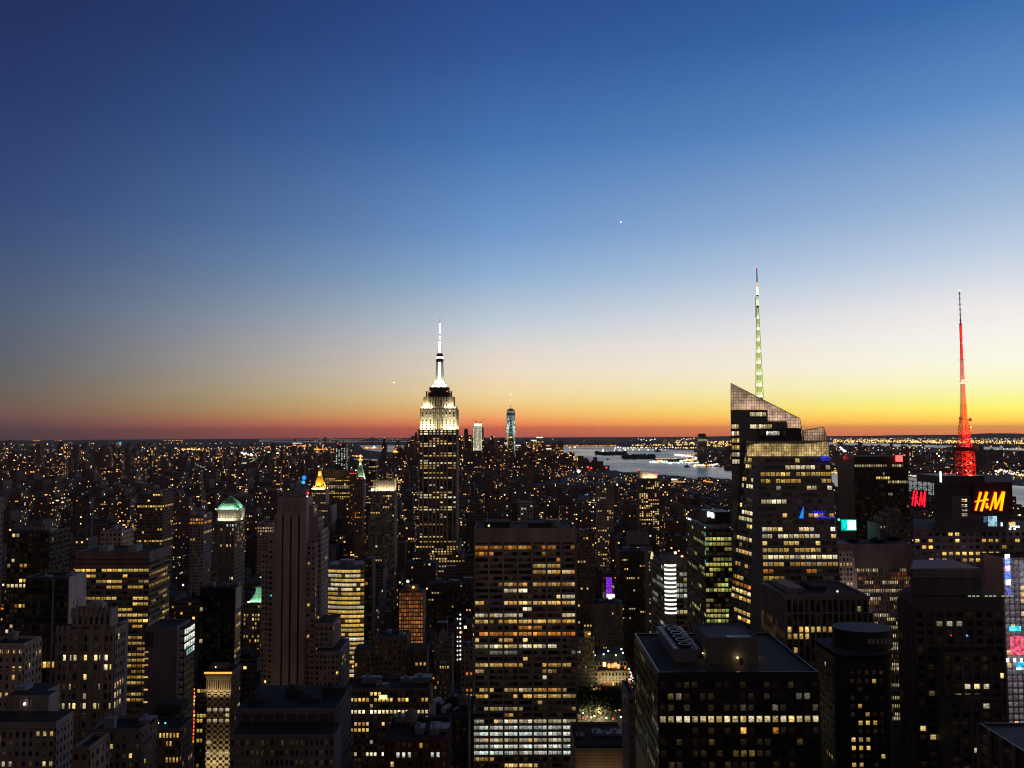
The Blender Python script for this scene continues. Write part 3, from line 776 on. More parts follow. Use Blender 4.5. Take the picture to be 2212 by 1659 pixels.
    def pink(u, v, r):
        k = (0.75 + 0.3 * r.random()) * (1.0 if v > 868 else 0.7)
        return (0.78 * k, 0.50 * k, 0.34 * k)
    lattice([(1578.6, 827.8), (1727.8, 904), (U(915), V(385)), (U(860), V(385)), (U(860), V(312)), (U(740), V(312)), (U(740), V(238)), (U(525), V(238)), (U(525), V(113)), (1578.6, V(113))], Ya - 0.6, 'a', pink)
    lattice([(U(915), V(335)), (1779, 922.6), (1788, 952), (U(930), V(455))], Ya - 4, 'b', lambda u, v, r: [(.52 * k, .34 * k, .22 * k) for k in [.55 + .35 * r.random()]][0], 5.2, 6.0)
    def yel(u, v, r):
        k = (0.35 + 0.6 * r.random()) * (0.55 + 0.6 * (v - 950) / 35)
        return (1.0 * k, 0.68 * k, 0.27 * k)
    # front mass: chamfered plan, wider at the foot
    v0, v1 = V(455), 1380
    top = [p3(1612, v0, 600), p3(1640, v0, 577), p3(1789, v0, 577), p3(1789, v0, 606)]
    bot = [p3(1574, v1, 612), p3(1652, v1, 566), p3(1824, v1, 566), p3(1824, v1, 620)]
    zt = top[1][2]; zb = bot[1][2]
    T = [(p[0], p[1]) for p in top]; B = [(p[0], p[1]) for p in bot]
    ext = -5
    fk = (ext - zb) / (zt - zb)
    B2 = [(q[0] + (t_[0] - q[0]) * fk, q[1] + (t_[1] - q[1]) * fk) for q, t_ in zip(B, T)]
    b.wall.face([(q[0], q[1], zt) for q in T], 1)
    for k in range(4):                 # warped sides laid out as small patches
        A0, A1, C0, C1 = B2[k], B2[(k + 1) % 4], T[k], T[(k + 1) % 4]
        Q = lambda s_, t_: ((A0[0] * (1 - s_) + A1[0] * s_) * (1 - t_) + (C0[0] * (1 - s_) + C1[0] * s_) * t_, (A0[1] * (1 - s_) + A1[1] * s_) * (1 - t_) + (C0[1] * (1 - s_) + C1[1] * s_) * t_, ext + (zt - ext) * t_)
        for i in range(8):
            for j in range(40):
                b.wall.face([Q(i / 8, j / 40), Q((i + 1) / 8, j / 40), Q((i + 1) / 8, (j + 1) / 40), Q(i / 8, (j + 1) / 40)], 3 if k == 0 and i > 4 else 0)
    us = [UV(x, y, z)[0] for (x, y), z in list(zip(B, [zb] * 4)) + list(zip(T, [zt] * 4))]
    HERO_RECTS.append((570, min(us), max(us), 830, 1900))
    def L(t_, k):      # point on edge k at height fraction t_
        return (B[k][0] + (T[k][0] - B[k][0]) * t_, B[k][1] + (T[k][1] - B[k][1]) * t_, zb + (zt - zb) * t_)
    hz = lambda v: (ZV(v, 572, 1700) - zb) / (zt - zb)
    tt = hz(988)
    frows = [(V(y), p, c, k) for y, p, c, k in ((690, .12, 'gold', 1), (765, .75, 'pale', .8), (842, .8, 'gold', .6), (918, .6, 'gold', .5), (998, .6, 'pale', .7), (1075, .2, 'gold', 1.), (1152, .4, 'pale', .7), (1238, .15, 'pale', .9), (1310, .2, 'warm', .6), (1395, .5, 'pale', .9), (1470, .45, 'pale', .8), (1550, .6, 'gold', .9), (1630, .5, 'gold', .5))]
    frows += [(2100 / 1.852 + y * .1953, p, c, k) for y, p, c, k in ((335, .85, 'pale', 1), (405, .6, 'warm', .45), (490, .5, 'orange', .4), (570, .3, 'gold', .4), (640, .9, 'gold', .9), (730, .3, 'orange', .5), (800, .3, 'orange', .5), (1040, .5, 'pale', .8), (1120, .5, 'gold', .6))]
    ny = round((L(tt, 1)[2] - L(0, 1)[2]) / 4.75)
    b.facade([L(0, 1), L(0, 2), L(tt, 2), L(tt, 1)], 14, ny, .14, .44, lit_rule(35, p=.3, rows=frows, run=.55, b=.95, half=8), .2, .25, 0, 0, 2)
    b.facade([L(0, 0), L(0, 1), L(tt, 1), L(tt, 0)], 8, ny, .14, .44, lit_rule(36, p=.3, var=1, rows=[(V(690), .6, 'gold', .8), (V(975), .8, 'pale', .9), (V(1210), .35, 'pale', .9), (V(1285), .5, 'pale', 1), (V(1370), .3, 'gold', .7), (V(1450), .3, 'gold', .5), (V(1530), .9, 'pale', 1), (V(1620), .5, 'gold', .6), (1215, .6, 'gold', .6), (1262, .5, 'orange', .4), (1310, .9, 'gold', .8)], run=.6, b=.9, half=7), .2, .25, 0, 0, 1, skip=lambda i, j: i > 4)
    b.facade([L(0, 2), L(0, 3), L(tt, 3), L(tt, 2)], 8, ny, .2, .44, lit_rule(37, p=.3), .2, .25, 0, 0, 1)
    lattice([(1614, V(500)), (1640, V(470)), (1730, V(480)), (1789, V(455)), (1791, 986), (1612, 986)], 574.5, 'c', yel, 5.4, 5.6)
    # blue light art on the facade
    b.glow('blue_light', lambda m: m.hexa([p3(1726, 1119, 571), p3(1735, 1120, 571), p3(1736, 1098, 571), p3(1735.5, 1094, 571)], Vector((0, -1, 0)), 0, .3, c=(.03, .25, .9)))
    rng = random.Random(5)
    for u0_, u1_, v0_, v1_, n_ in ((1775, 1791, 986, 995, 26), (1758, 1782, 1104, 1110, 22), (1762, 1803, 1115, 1119, 22)):
        def bl(m):
            for _ in range(n_):
                u, v = rng.uniform(u0_, u1_), rng.uniform(v0_, v1_); q = p3(u, v, 570.5); m.box(q[0] - .22, q[0] + .22, 570.2, 570.6, q[2] - .22, q[2] + .22, c=(.05, .06, 1.6))
        b.glow('blue_light', bl)
    # spire
    sy = Ya + 14
    V2 = lambda y: 561.6 + y * 0.19535
    U2 = lambda x: 1555 + x * 0.19535
    zq = lambda y: ZV(V2(y), sy, 1636)
    xc = lambda y: XU(U2(402 + (438 - 402) * (y - 530) / 1000), sy, V2(y))
    wd = lambda y: max(0.15, (14 + (70 - 14) * max(0, (y - 400)) / 1130) * 0.19535 / 2 * sy / FPX)
    cxs = xc(1500)
    fr = MB()
    secs = [(530, 655), (655, 780), (780, 903), (903, 1027), (1027, 1152), (1152, 1278), (1278, 1402), (1402, 1530)]
    for ya, yb in secs:
        wa, wb = wd(ya), wd(yb)
        Q = lambda s_, y, w: (cxs + s_[0] * w, sy + s_[1] * w, zq(y))
        cor = ((-1, -1), (1, -1), (1, 1), (-1, 1))
        for i in range(4):
            j = (i + 1) % 4
            fr.tube(Q(cor[i], ya, wa), Q(cor[i], yb, wb), .14, n=4, cap=False); fr.tube(Q(cor[i], yb, wb), Q(cor[j], yb, wb), .14, n=4, cap=False); fr.tube(Q(cor[j], ya, wa), Q(cor[i], yb, wb), .1, n=4, cap=False)
        def panel(m, ya=ya, yb=yb, wa=wa, wb=wb):
            for k in range(7):
                t0, t1 = k / 7, (k + 1) / 7
                ym, yn = ya + (yb - ya) * t0, ya + (yb - ya) * t1
                r0, r1 = .72 * (wa + (wb - wa) * t0), .72 * (wa + (wb - wa) * t1)
                g = (.45, .55, .12) if k < 3 else (.75, .9, .3) if k < 5 else (1.5, 1.6, .95)
                m.frustum([(cxs - r1, sy - r1), (cxs + r1, sy - r1), (cxs + r1, sy + r1), (cxs - r1, sy + r1)], zq(yn), [(cxs - r0, sy - r0), (cxs + r0, sy - r0), (cxs + r0, sy + r0), (cxs - r0, sy + r0)], zq(ym), c=g)
        b.glow('spire_panel', panel)
    fr.tube((cxs, sy, zq(1560)), (cxs, sy, zq(1520)), 2.4, 2.4, 8); fr.tube((cxs, sy, zq(530)), (cxs, sy, zq(505)), 1.0, 1.0, 8); fr.tube((cxs, sy, zq(404)), (cxs, sy, zq(385)), .8, .8, 8)
    fr.tube((cxs - 1.6, sy, zq(640)), (cxs - 1.5, sy, zq(410)), .22, n=5); fr.tube((cxs, sy, zq(300)), (cxs, sy, zq(80)), .5, .35, 6)
    b.part('spire_frame', fr, surf('spire_steel', (.3, .32, .25), .4))
    b.glow('spire_panel', lambda m: (m.tube((cxs, sy, zq(505)), (cxs, sy, zq(440)), .95, .85, 8, c=(.9, 1.1, .5)), m.tube((cxs, sy, zq(440)), (cxs, sy, zq(404)), .85, .8, 8, c=(.5, .62, .3))))
    b.glow('spire_lamp', lambda m: (m.tube((cxs, sy, zq(385)), (cxs, sy, zq(300)), .85, .75, 8, c=(1.9, 1.7, 1.1)), m.tube((cxs, sy, zq(300)), (cxs, sy, zq(250)), .62, .6, 8, c=(.9, .6, .3))))
    b.glow('aviation_lamp', lambda m: m.ball(cxs, sy, zq(80), .7, (3, .3, .4)))
    b.finish()
faceted_tower()
# --- sign tower with red lattice antenna (right)
def sign_tower():
    Y = 575
    U = lambda x: 1954.6 + x * .179
    V = lambda y: 999 + y * .179
    b = Building('sign_tower', 'dark office tower carrying red illuminated letter signs and a red lattice antenna', 'skyscraper', XU(2095, Y), Y + 25)
    b.wall_mats = [surf('sign_tower_stone', (.17, .15, .15)), ROOFD, DARK, STEEL]
    # body below
    x0, x1, zt = BX(1973, 2290, V(790), Y + 4)
    sl = lambda x, y0, y1: x * y1 / y0 + 1.0
    b.wall.prism([(x0, Y + 4), (x1, Y + 4), (x1, Y + 60), (sl(x0, Y + 4, Y + 60), Y + 60)], -5, zt, 0, 1); HERO_RECTS.append((Y, 1973, 2290, 1140, 1700))
    rows = [(V(y), p, 'gold', k) for y, p, k in ((845, .2, 1), (925, .3, 1.1), (1000, .35, .8), (1080, .35, 1.2), (1157, .35, .9), (1237, .35, 1.), (1310, .3, 1), (1390, .25, 1), (1470, .2, 1))]
    b.front(x0, x1, Y + 4, ZV(1420, Y), zt - 2, 4.6, 4.5, .35, .5, lit_rule(41, p=.2, rows=rows, run=.45, b=.95, half=8), .5, .4, 0, 0, 2)
    for u in (2131, 2158): 
        xx = XU(u, Y); b.wall.box(xx - .5, xx + .5, Y + 2.2, Y + 3.4, 40, zt, 3)
    # top block
    a0, a1, bt = BX(2017, 2182, V(240), Y)
    b.wall.prism([(a0, Y), (a1, Y), (a1, Y + 48), (sl(a0, Y, Y + 48), Y + 48)], zt - 2, bt - 1.4, 2, 1); HERO_RECTS.append((Y, 2017, 2182, 1042, 1140))
    for k in range(13):
        z_ = ZV(V(430 + k * 22), Y); b.wall.box(a0 + 12, a0 + 37, Y - .3, Y - .02, z_ - .35, z_ + .35, 0)
    xw0, xw1 = XU(U(665), Y), XU(U(735), Y)
    rws = []
    for y in (480, 538, 598, 655):
        z_ = ZV(V(y), Y); b.facade([(xw0, Y - .1, z_ - 1), (xw1, Y - .1, z_ - 1), (xw1, Y - .1, z_ + 1.3), (xw0, Y - .1, z_ + 1.3)], 2, 1, .1, .1, lit_rule(y, p=1, var=0, pal='pale', b=1.0), .15, .15, 0)
    # trusses around the top block
    def truss(m, xa, ya, xb, yb, za, zb, nx, nz):
        for i in range(nx + 1):
            x = xa + (xb - xa) * i / nx; y = ya + (yb - ya) * i / nx
            m.tube((x, y, za), (x, y, zb), .28, n=4, cap=False)
        for j in range(nz + 1):
            z = za + (zb - za) * j / nz; m.tube((xa, ya, z), (xb, yb, z), .28, n=4, cap=False)
        for i in range(nx):
            for j in range(nz):
                x, y = xa + (xb - xa) * i / nx, ya + (yb - ya) * i / nx; X2, Y2 = xa + (xb - xa) * (i + 1) / nx, ya + (yb - ya) * (i + 1) / nx
                z, Z2 = za + (zb - za) * j / nz, za + (zb - za) * (j + 1) / nz
                if (i + j) % 2: m.tube((x, y, z), (X2, Y2, Z2), .2, n=4, cap=False)
                else: m.tube((X2, Y2, z), (x, y, Z2), .2, n=4, cap=False)
    zb_ = ZV(V(600), Y); zt_ = bt
    tm = MB(); xl = XU(1971.6, Y + 16)
    truss(tm, xl, Y + 24, a0 - .5, Y + 1, zb_, zt_, 5, 6)
    xr = XU(2199, Y); truss(tm, a1 + .5, Y, xr, Y + 12, zb_, zt_, 3, 7); truss(tm, a0, Y - 1.6, a1, Y - 1.6, zt_ - 3.5, zt_, 11, 1)
    b.part('sign_truss', tm, surf('truss_dark', (.035, .03, .03), .6))
    bk = MB(); bx0, bx1 = XU(2096, Y), XU(2180, Y)
    bk.box(bx0, bx1, Y - 2.4, Y - 1.8, ZV(V(635), Y), ZV(V(255), Y)); 
    d = Vector((a0 - .5 - xl, -23, 0)); 
    sb = b.part('sign_board', bk, surf('sign_board', (.06, .015, .02), .6))
    lm = MB(); q0 = Vector((xl, Y + 24, 0)); q1 = Vector((a0 - .5, Y + 1, 0)); nn = Vector((d.y, -d.x, 0)).normalized()
    lm.hexa([q0 + d * .12 + Vector((0, 0, zb_ + 1)), q1 - d * .25 + Vector((0, 0, zb_ + 1)), q1 - d * .25 + Vector((0, 0, zt_ - 7)), q0 + d * .12 + Vector((0, 0, zt_ - 7))], nn, .2, .5)
    sb2 = b.part('sign_board', lm, surf('sign_board', (.06, .015, .02), .6))
    # brush letters: strokes (x, y, half width) in sign units
    S_H = [((912, 358, 13), (850, 578, 8)), ((985, 355, 15), (916, 585, 13)), ((842, 472, 4), (1000, 447, 10))]
    S_M = [((1088, 358, 9), (1024, 576, 7)), ((1090, 360, 13), (1088, 560, 10)), ((1180, 356, 11), (1092, 556, 9)), ((1190, 352, 14), (1152, 580, 14))]
    S_A = [((978, 497, 6), (992, 495, 6)), ((992, 495, 6), (985, 516, 5)), ((985, 516, 5), (972, 535, 6)), ((972, 535, 6), (985, 549, 6)), ((985, 549, 6), (1001, 526, 5)), ((978, 497, 6), (1002, 549, 5))]
    def strokes(m, mp, lst, grow, d0, d1, c, nrm):
        for (xa, ya, wa), (xb, yb, wb) in lst:
            dx, dy = xb - xa, yb - ya; L = sqrt(dx * dx + dy * dy); ux, uy = dx / L, dy / L
            wa += grow; wb += grow; xa -= ux * grow; ya -= uy * grow; xb += ux * grow; yb += uy * grow
            pts = [(xa - uy * wa, ya + ux * wa), (xa + uy * wa, ya - ux * wa), (xb + uy * wb, yb - ux * wb), (xb - uy * wb, yb + ux * wb)]
            P = [mp(*p) for p in pts]
            nv = (P[1] - P[0]).cross(P[2] - P[0])
            if nv.dot(nrm) < 0: P.reverse()
            m.hexa(P, nrm, d0, d1, 0, c)
            d0 += .006; d1 += .006
    fm = lambda x, y: Vector((XU(U(x), Y - 2.4, V(y)), Y - 2.4, ZV(V(y), Y - 2.4, U(x))))
    nf = Vector((0, -1, 0))
    for nm, S in (('letter', S_H), ('letter', S_A), ('letter', S_M)):
        m = MB(); strokes(m, fm, S, 5, .05, .35, (1.6, .012, .03), nf)
        lo = obj(nm, m, [GLOW], sb)
        m = MB(); strokes(m, fm, S, 0, .4, .75, (1.8, .85, .0), nf)
        obj('letter_face', m, [GLOW], sb)
    def lm_(x, y):
        t = .17 + .6 * (x - 842) / (1205 - 842); p = q0 + d * t
        return Vector((p.x, p.y, zb_ + 1.5 + (zt_ - 8 - zb_) * (1 - (y - 345) / 245) + 0.0)) + nn * .5
    for S in (S_H, S_A, S_M):
        m = MB(); strokes(m, lm_, S, 3, .05, .4, (1.3, .02, .05), nn); obj('letter', m, [GLOW], sb2)
    lamp_point(b.root, XU(2137, Y), Y - 6, ZV(1083, Y), 500, (1, .05, .04), 3)
    # screens and lamps below the sign
    def scr(xa, xb, ya, yb, c, mat=SCREEN, off=-.8):
        m = MB(); x_0, x_1 = XU(U(xa), Y), XU(U(xb), Y); m.box(x_0, x_1, Y + off, Y - .05, ZV(V(yb), Y), ZV(V(ya), Y), c=c); b.part('screen', m, mat)
    scr(980, 1078, 668, 788, (.35, .62, .75)); scr(925, 962, 672, 740, (.05, .12, .22)); scr(1130, 1145, 745, 788, (.9, 1.1, 1.4)); scr(1228, 1300, 738, 775, (.8, .5, .15))
    for x, y in ((1245, 793), (1280, 790), (1338, 796), (1235, 822), (1290, 822), (1310, 795)):
        b.glow('roof_lamp', lambda m: m.ball(XU(U(x), Y), Y - .5, ZV(V(y), Y), .7, (2.2, 2.4, 1.8)))
    b.glow('light_tube', lambda m: m.tube((XU(U(453), Y), Y + 3, bt), (XU(U(453), Y), Y + 3, ZV(V(130), Y)), .65, .65, 8, c=(1.4, 1.6, 1.4)))
    # roof plant and antenna
    m = MB(); m.prism([(XU(2040, Y) , Y + 8), (XU(2140, Y), Y + 8), (XU(2140, Y), Y + 40), (XU(2040, Y), Y + 40)], bt - 1.4, ZV(V(180), Y + 8)); b.part('rooftop_plant', m, DARK)
    ay = Y + 24; ax = XU(2086, ay, 1025)
    Va = lambda y: 621 + y * .2604
    za = lambda y: ZV(Va(y), ay, 2075)
    an = MB(); REDM = REDP
    def lat(y0_, y1_, w0, w1, nseg, r, mat_mb):
        w0 *= .2604 / 2 * ay / FPX; w1 *= .2604 / 2 * ay / FPX
        cor = ((-1, -1), (1, -1), (1, 1), (-1, 1))
        for k in range(nseg):
            t0, t1 = k / nseg, (k + 1) / nseg
            wa, wb = w0 + (w1 - w0) * t0, w0 + (w1 - w0) * t1; z0_, z1_ = za(y0_ + (y1_ - y0_) * t0), za(y0_ + (y1_ - y0_) * t1)
            for i in range(4):
                j = (i + 1) % 4
                A = (ax + cor[i][0] * wa, ay + cor[i][1] * wa, z0_); B = (ax + cor[i][0] * wb, ay + cor[i][1] * wb, z1_)
                A2 = (ax + cor[j][0] * wa, ay + cor[j][1] * wa, z0_); B2 = (ax + cor[j][0] * wb, ay + cor[j][1] * wb, z1_)
                mat_mb.tube(A, B, r * 1.3, n=4, cap=False); mat_mb.tube(A, A2, r, n=4, cap=False); mat_mb.tube(A, B2, r, n=4, cap=False); mat_mb.tube(A2, B, r, n=4, cap=False)
    lat(1600, 1375, 105, 100, 5, .17, an); lat(1375, 1290, 90, 72, 2, .17, an); lat(1290, 1150, 68, 58, 5, .15, an); lat(1150, 1090, 58, 34, 2, .15, an)
    lat(1090, 985, 36, 34, 5, .13, an); lat(985, 800, 30, 22, 8, .11, an); lat(775, 605, 22, 16, 8, .1, an)
    b.part('antenna_lattice', an, surf('antenna_red', (.62, .06, .04), .5, .1))
    m = MB()
    for y in (1375, 1430, 1490, 1545): m.lathe(ax, ay, [(5.3, za(y + 8)), (5.3, za(y))], 16); 
    m.lathe(ax, ay, [(6.2, za(1356)), (8.6, za(1356)), (8.6, za(1322)), (6.2, za(1322)), (6.2, za(1356))], 16)
    for i in range(12):
        a = i * pi / 6; m.tube((ax + 8.4 * cos(a), ay + 8.4 * sin(a), za(1356)), (ax + 8.4 * cos(a), ay + 8.4 * sin(a), za(1310)), .18, n=4)
    b.part('antenna_platform', m, surf('antenna_dark_red', (.3, .03, .03), .5))
    m = MB(); m.lathe(ax, ay, [(.95, za(600)), (.95, za(475)), (.7, za(470)), (.7, za(450)), (.9, za(445)), (.9, za(300)), (.42, za(292)), (.3, za(200)), (.26, za(28)), (0, za(25))], 10)
    b.part('antenna_pole', m, surf('antenna_rose', (.75, .10, .12), .5, .1))
    m = MB()
    for y in (600, 778, 970): m.box(ax - 2.4, ax + 2.4, ay - .2, ay + .2, za(y + 4), za(y)); m.box(ax - .2, ax + .2, ay - 2.4, ay + 2.4, za(y + 4), za(y - 1))
    for y in (55, 98, 142, 186, 230, 275): m.box(ax - .9, ax + .9, ay - .15, ay + .15, za(y), za(y) + .5)
    b.part('antenna_arm', m, STEEL)
    for sx, y in ((-1, 1086), (-1, 1112), (1, 1098)):
        m = MB(); m.tube((ax + sx * 3.4, ay - 2.2, za(y)), (ax + sx * 3.4, ay - 1.2, za(y)), 1.25, 1.0, 14); m.tube((ax + sx * 3.4, ay - 1.2, za(y)), (ax + sx * 1, ay, za(y)), .2)
        b.part('dish_antenna', m, GREYM)
    b.glow('antenna_lamp', lambda m: m.box(ax - 1.3, ax + 1.3, ay - 1.5, ay - 1.2, za(780), za(768), c=(3, 2, 1.2)))
    b.glow('antenna_lamp', lambda m: m.ball(ax, ay, za(25), .5, (3, 1.5, 1.5)))
    b.glow('antenna_lamp', lambda m: m.ball(ax + 3.2, ay - 3.2, za(1160), .5, (4, 2, .5)))
    for y, p in ((1545, 3800), (1460, 3800), (1395, 3000), (1300, 3000), (1210, 2600), (1120, 2000), (1030, 1500), (940, 1200), (850, 1000), (740, 900), (650, 900), (570, 1100), (500, 1100), (420, 1100), (350, 1100)):
        lamp_point(b.root, ax, ay - (6.5 if y > 1350 else 4.5 if y > 1100 else 3), za(y), p, (1, .10, .05), 1.0)
    for x_, y_ in ((2062, 1026), (2050, 1027), (2098, 1027)): b.glow('aviation_lamp', lambda m: m.ball(XU(x_, Y), Y + 5, ZV(y_, Y), .5, (4, .2, .15)))
    b.finish()
sign_tower()
GLM = [GLOW]
# --- generic dressed tower -------------------------------------------------
def tower(name, label, cat, u0, u1, v, Y, dep, style, rule, side=None, mats=(STONE, ROOFD, DARK), zb=None, right=True, left=False, z_top_trim=0.0, roofn=0, fin=True, hmax=4, par=True):
    b = Building(name, label, cat, (XU(u0, Y) + XU(u1, Y)) / 2, Y + dep / 2)
    b.wall_mats = list(mats)
    x0, x1, zt = BX(u0, u1, v, Y)
    b.box(x0, x1, Y, Y + dep, -5, zt)
    if par: parapet(b, x0, x1, Y, Y + dep, zt, 1.1, .5)
    z0 = max(4, VB(Y)) if zb is None else zb
    bw, fh, pf, sf, dp, ds, mull = style
    b.front(x0, x1, Y, z0, zt - z_top_trim, bw, fh, pf, sf, rule, dp, ds, 0, 0, mull)
    if right: b.right(x1, Y, Y + dep, z0, zt - z_top_trim, bw, fh, pf, sf, side or rule, dp, ds, 0, 0, mull)
    if left: b.left(x0, Y, Y + dep, z0, zt - z_top_trim, bw, fh, pf, sf, side or rule, dp, ds, 0, 0, mull)
    if roofn: clutter(b, x0, x1, Y, Y + dep, zt, int(u0 + v), roofn, hmax)
    b.x0, b.x1, b.zt, b.Y, b.dep, b.z0 = x0, x1, zt, Y, dep, z0
    if fin: b.finish()
    return b
PUNCH = (3.0, 3.6, .5, .5, .3, .25, 2)
RIBBON = (4.5, 3.8, .08, .45, .2, .3, 3)
VERT = (1.8, 3.7, .4, .3, .6, .25, 1)
GRID = (3.2, 3.8, .3, .35, .4, .35, 2)
# ---------- left side, far to near
tower('apartment_tower', 'narrow brown tower cut off by the left edge of the view', 'tower', -90, -37, 1083, 500, 20, PUNCH, lit_rule(51, p=.08), mats=(BROWN, ROOFD, DARK))
b = tower('office_tower', 'dark tower with a single bright double row of windows, far left', 'office tower', 17, 106, 1151, 640, 30, GRID, lit_rule(52, p=.05, rows=[(1254, .4, 'gold', .8), (1270, .6, 'pale', 1.3), (1330, .2, 'gold', .6)], half=5), mats=(DARK, ROOFD, DARK), roofn=3, fin=False)
for i in range(4): b.wall.box(b.x1 - 12 + i * 2.6, b.x1 - 11 + i * 2.6, b.Y - .9, b.Y, b.zt - 40, b.zt + 6, 0)
b.finish()
# lit ribbon office block
def ribbon_block():
    Y = 520; x0, x1, zt = BX(163, 323, 1195, Y); dep = 31
    b = Building('office_block', 'broad office block with long ribbons of yellow lit windows and boxes on its roof', 'office block', (x0 + x1) / 2, Y + 15)
    b.wall_mats = [BROWN, ROOFD, DARK]
    b.box(x0, x1, Y, Y + dep, -5, zt); parapet(b, x0, x1, Y, Y + dep, zt, .8, .5)
    zt2 = ZV(1223, Y)
    z1_ = lambda y: 1107 + y * .3327
    rows = [(z1_(y), p, 'gold', k) for y, p, k in ((365, .9, 1), (400, .4, .8), (435, .6, .6), (470, .75, .9), (505, .12, .7), (540, .85, .85), (575, .6, .8), (610, .4, .7), (645, .7, 1), (680, .75, 1), (714, .8, .9), (750, .4, .4), (785, .25, .9))]
    rows += [(z1_(y), .8, 'gold', .42) for y in range(820, 1240, 36)]
    b.front(x0, x1, Y, max(4, VB(Y)), zt2, 3.3, 3.45, .12, .48, lit_rule(53, p=.1, rows=rows, run=.7, b=.85, half=6), .2, .3, 0, 0, 2)
    for z in (zt2 + 2.5, zt2 + 5): b.wall.box(x0 - .2, x1 + .2, Y - .3, Y - .02, z - .3, z + .3, 2)
    b.right(x1, Y, Y + dep, max(4, VB(Y)), zt2 + 4, 3.3, 3.45, .12, .5, lit_rule(54, p=.45, pal='gold', b=.3, run=.6), .2, .3)
    for u0, u1, v in ((214, 233, 1180), (277, 296, 1178)):
        m = MB(); a, c, z = BX(u0, u1, v, Y + 6); m.box(a, c, Y + 6, Y + 14, zt, z); b.part('rooftop_unit', m, CONC)
    b.finish()
ribbon_block()
b = tower('office_tower', 'slender stone tower with pale shaft behind the ribbon windowed block', 'office tower', 218, 262, 1150, 640, 20, PUNCH, lit_rule(55, p=.08), mats=(STONE, ROOFD, DARK), roofn=2)
# concrete sided glass slab
def concrete_slab():
    Y = 430; x0, x1, zt = BX(55, 151, 1252, Y); dep = 16.5
    b = Building('glass_tower', 'dark glass tower with a blank pale concrete side wall', 'office tower', (x0 + x1) / 2, Y + 8)
    b.wall_mats = [surf('smoked_glass', (.05, .06, .065), .25, .15, spec=.5), ROOFD, surf('pale_concrete', (.38, .33, .32))]
    b.box(x0, x1 - .6, Y, Y + dep, -5, zt); b.wall.box(x1 - .6, x1, Y - .2, Y + dep + .2, -5, zt + 1.4, 2, 2)
    parapet(b, x0, x1 - .7, Y, Y + dep, zt, 1.2, .4)
    z1_ = lambda y: 1107 + y * .3327
    rows = [(z1_(684), .25, 'pale', 1.1), (z1_(972), .5, 'gold', .7), (z1_(1080), .3, 'gold', .5), (z1_(1140), .25, 'gold', .5)]
    b.front(x0, x1 - .7, Y, max(4, VB(Y)), zt, 2.1, 3.7, .1, .2, lit_rule(56, p=.02, rows=rows, run=.85, half=5, dim=.005), .12, .08)
    m = MB(); xm = x0 + (x1 - x0) * .62; m.box(xm, xm + .8, Y - .5, Y, 20, zt + .6); b.part('corner_fin', m, GREYM)
    wins = MB()
    for yy, v in ((Y + 4, 1297), (Y + 7.5, 1294), (Y + 11.5, 1306), (Y + 11.5, 1293)):
        u_, z = 0, ZV(v, yy); m = MB(); m.box(x1 - .02, x1 + .03, yy, yy + .7, z - 1.6, z + .6); b.part('slit_window', m, GRANITE)
    for u, v in ((67, 1382), (88, 1383)): b.glow('blue_light', lambda m: m.ball(XU(u, Y), Y - .3, ZV(v, Y), .5, (.05, .7, 1.8)))
    clutter(b, x0, x1, Y, Y + dep, zt, 9, 2, 3)
    b.finish()
concrete_slab()
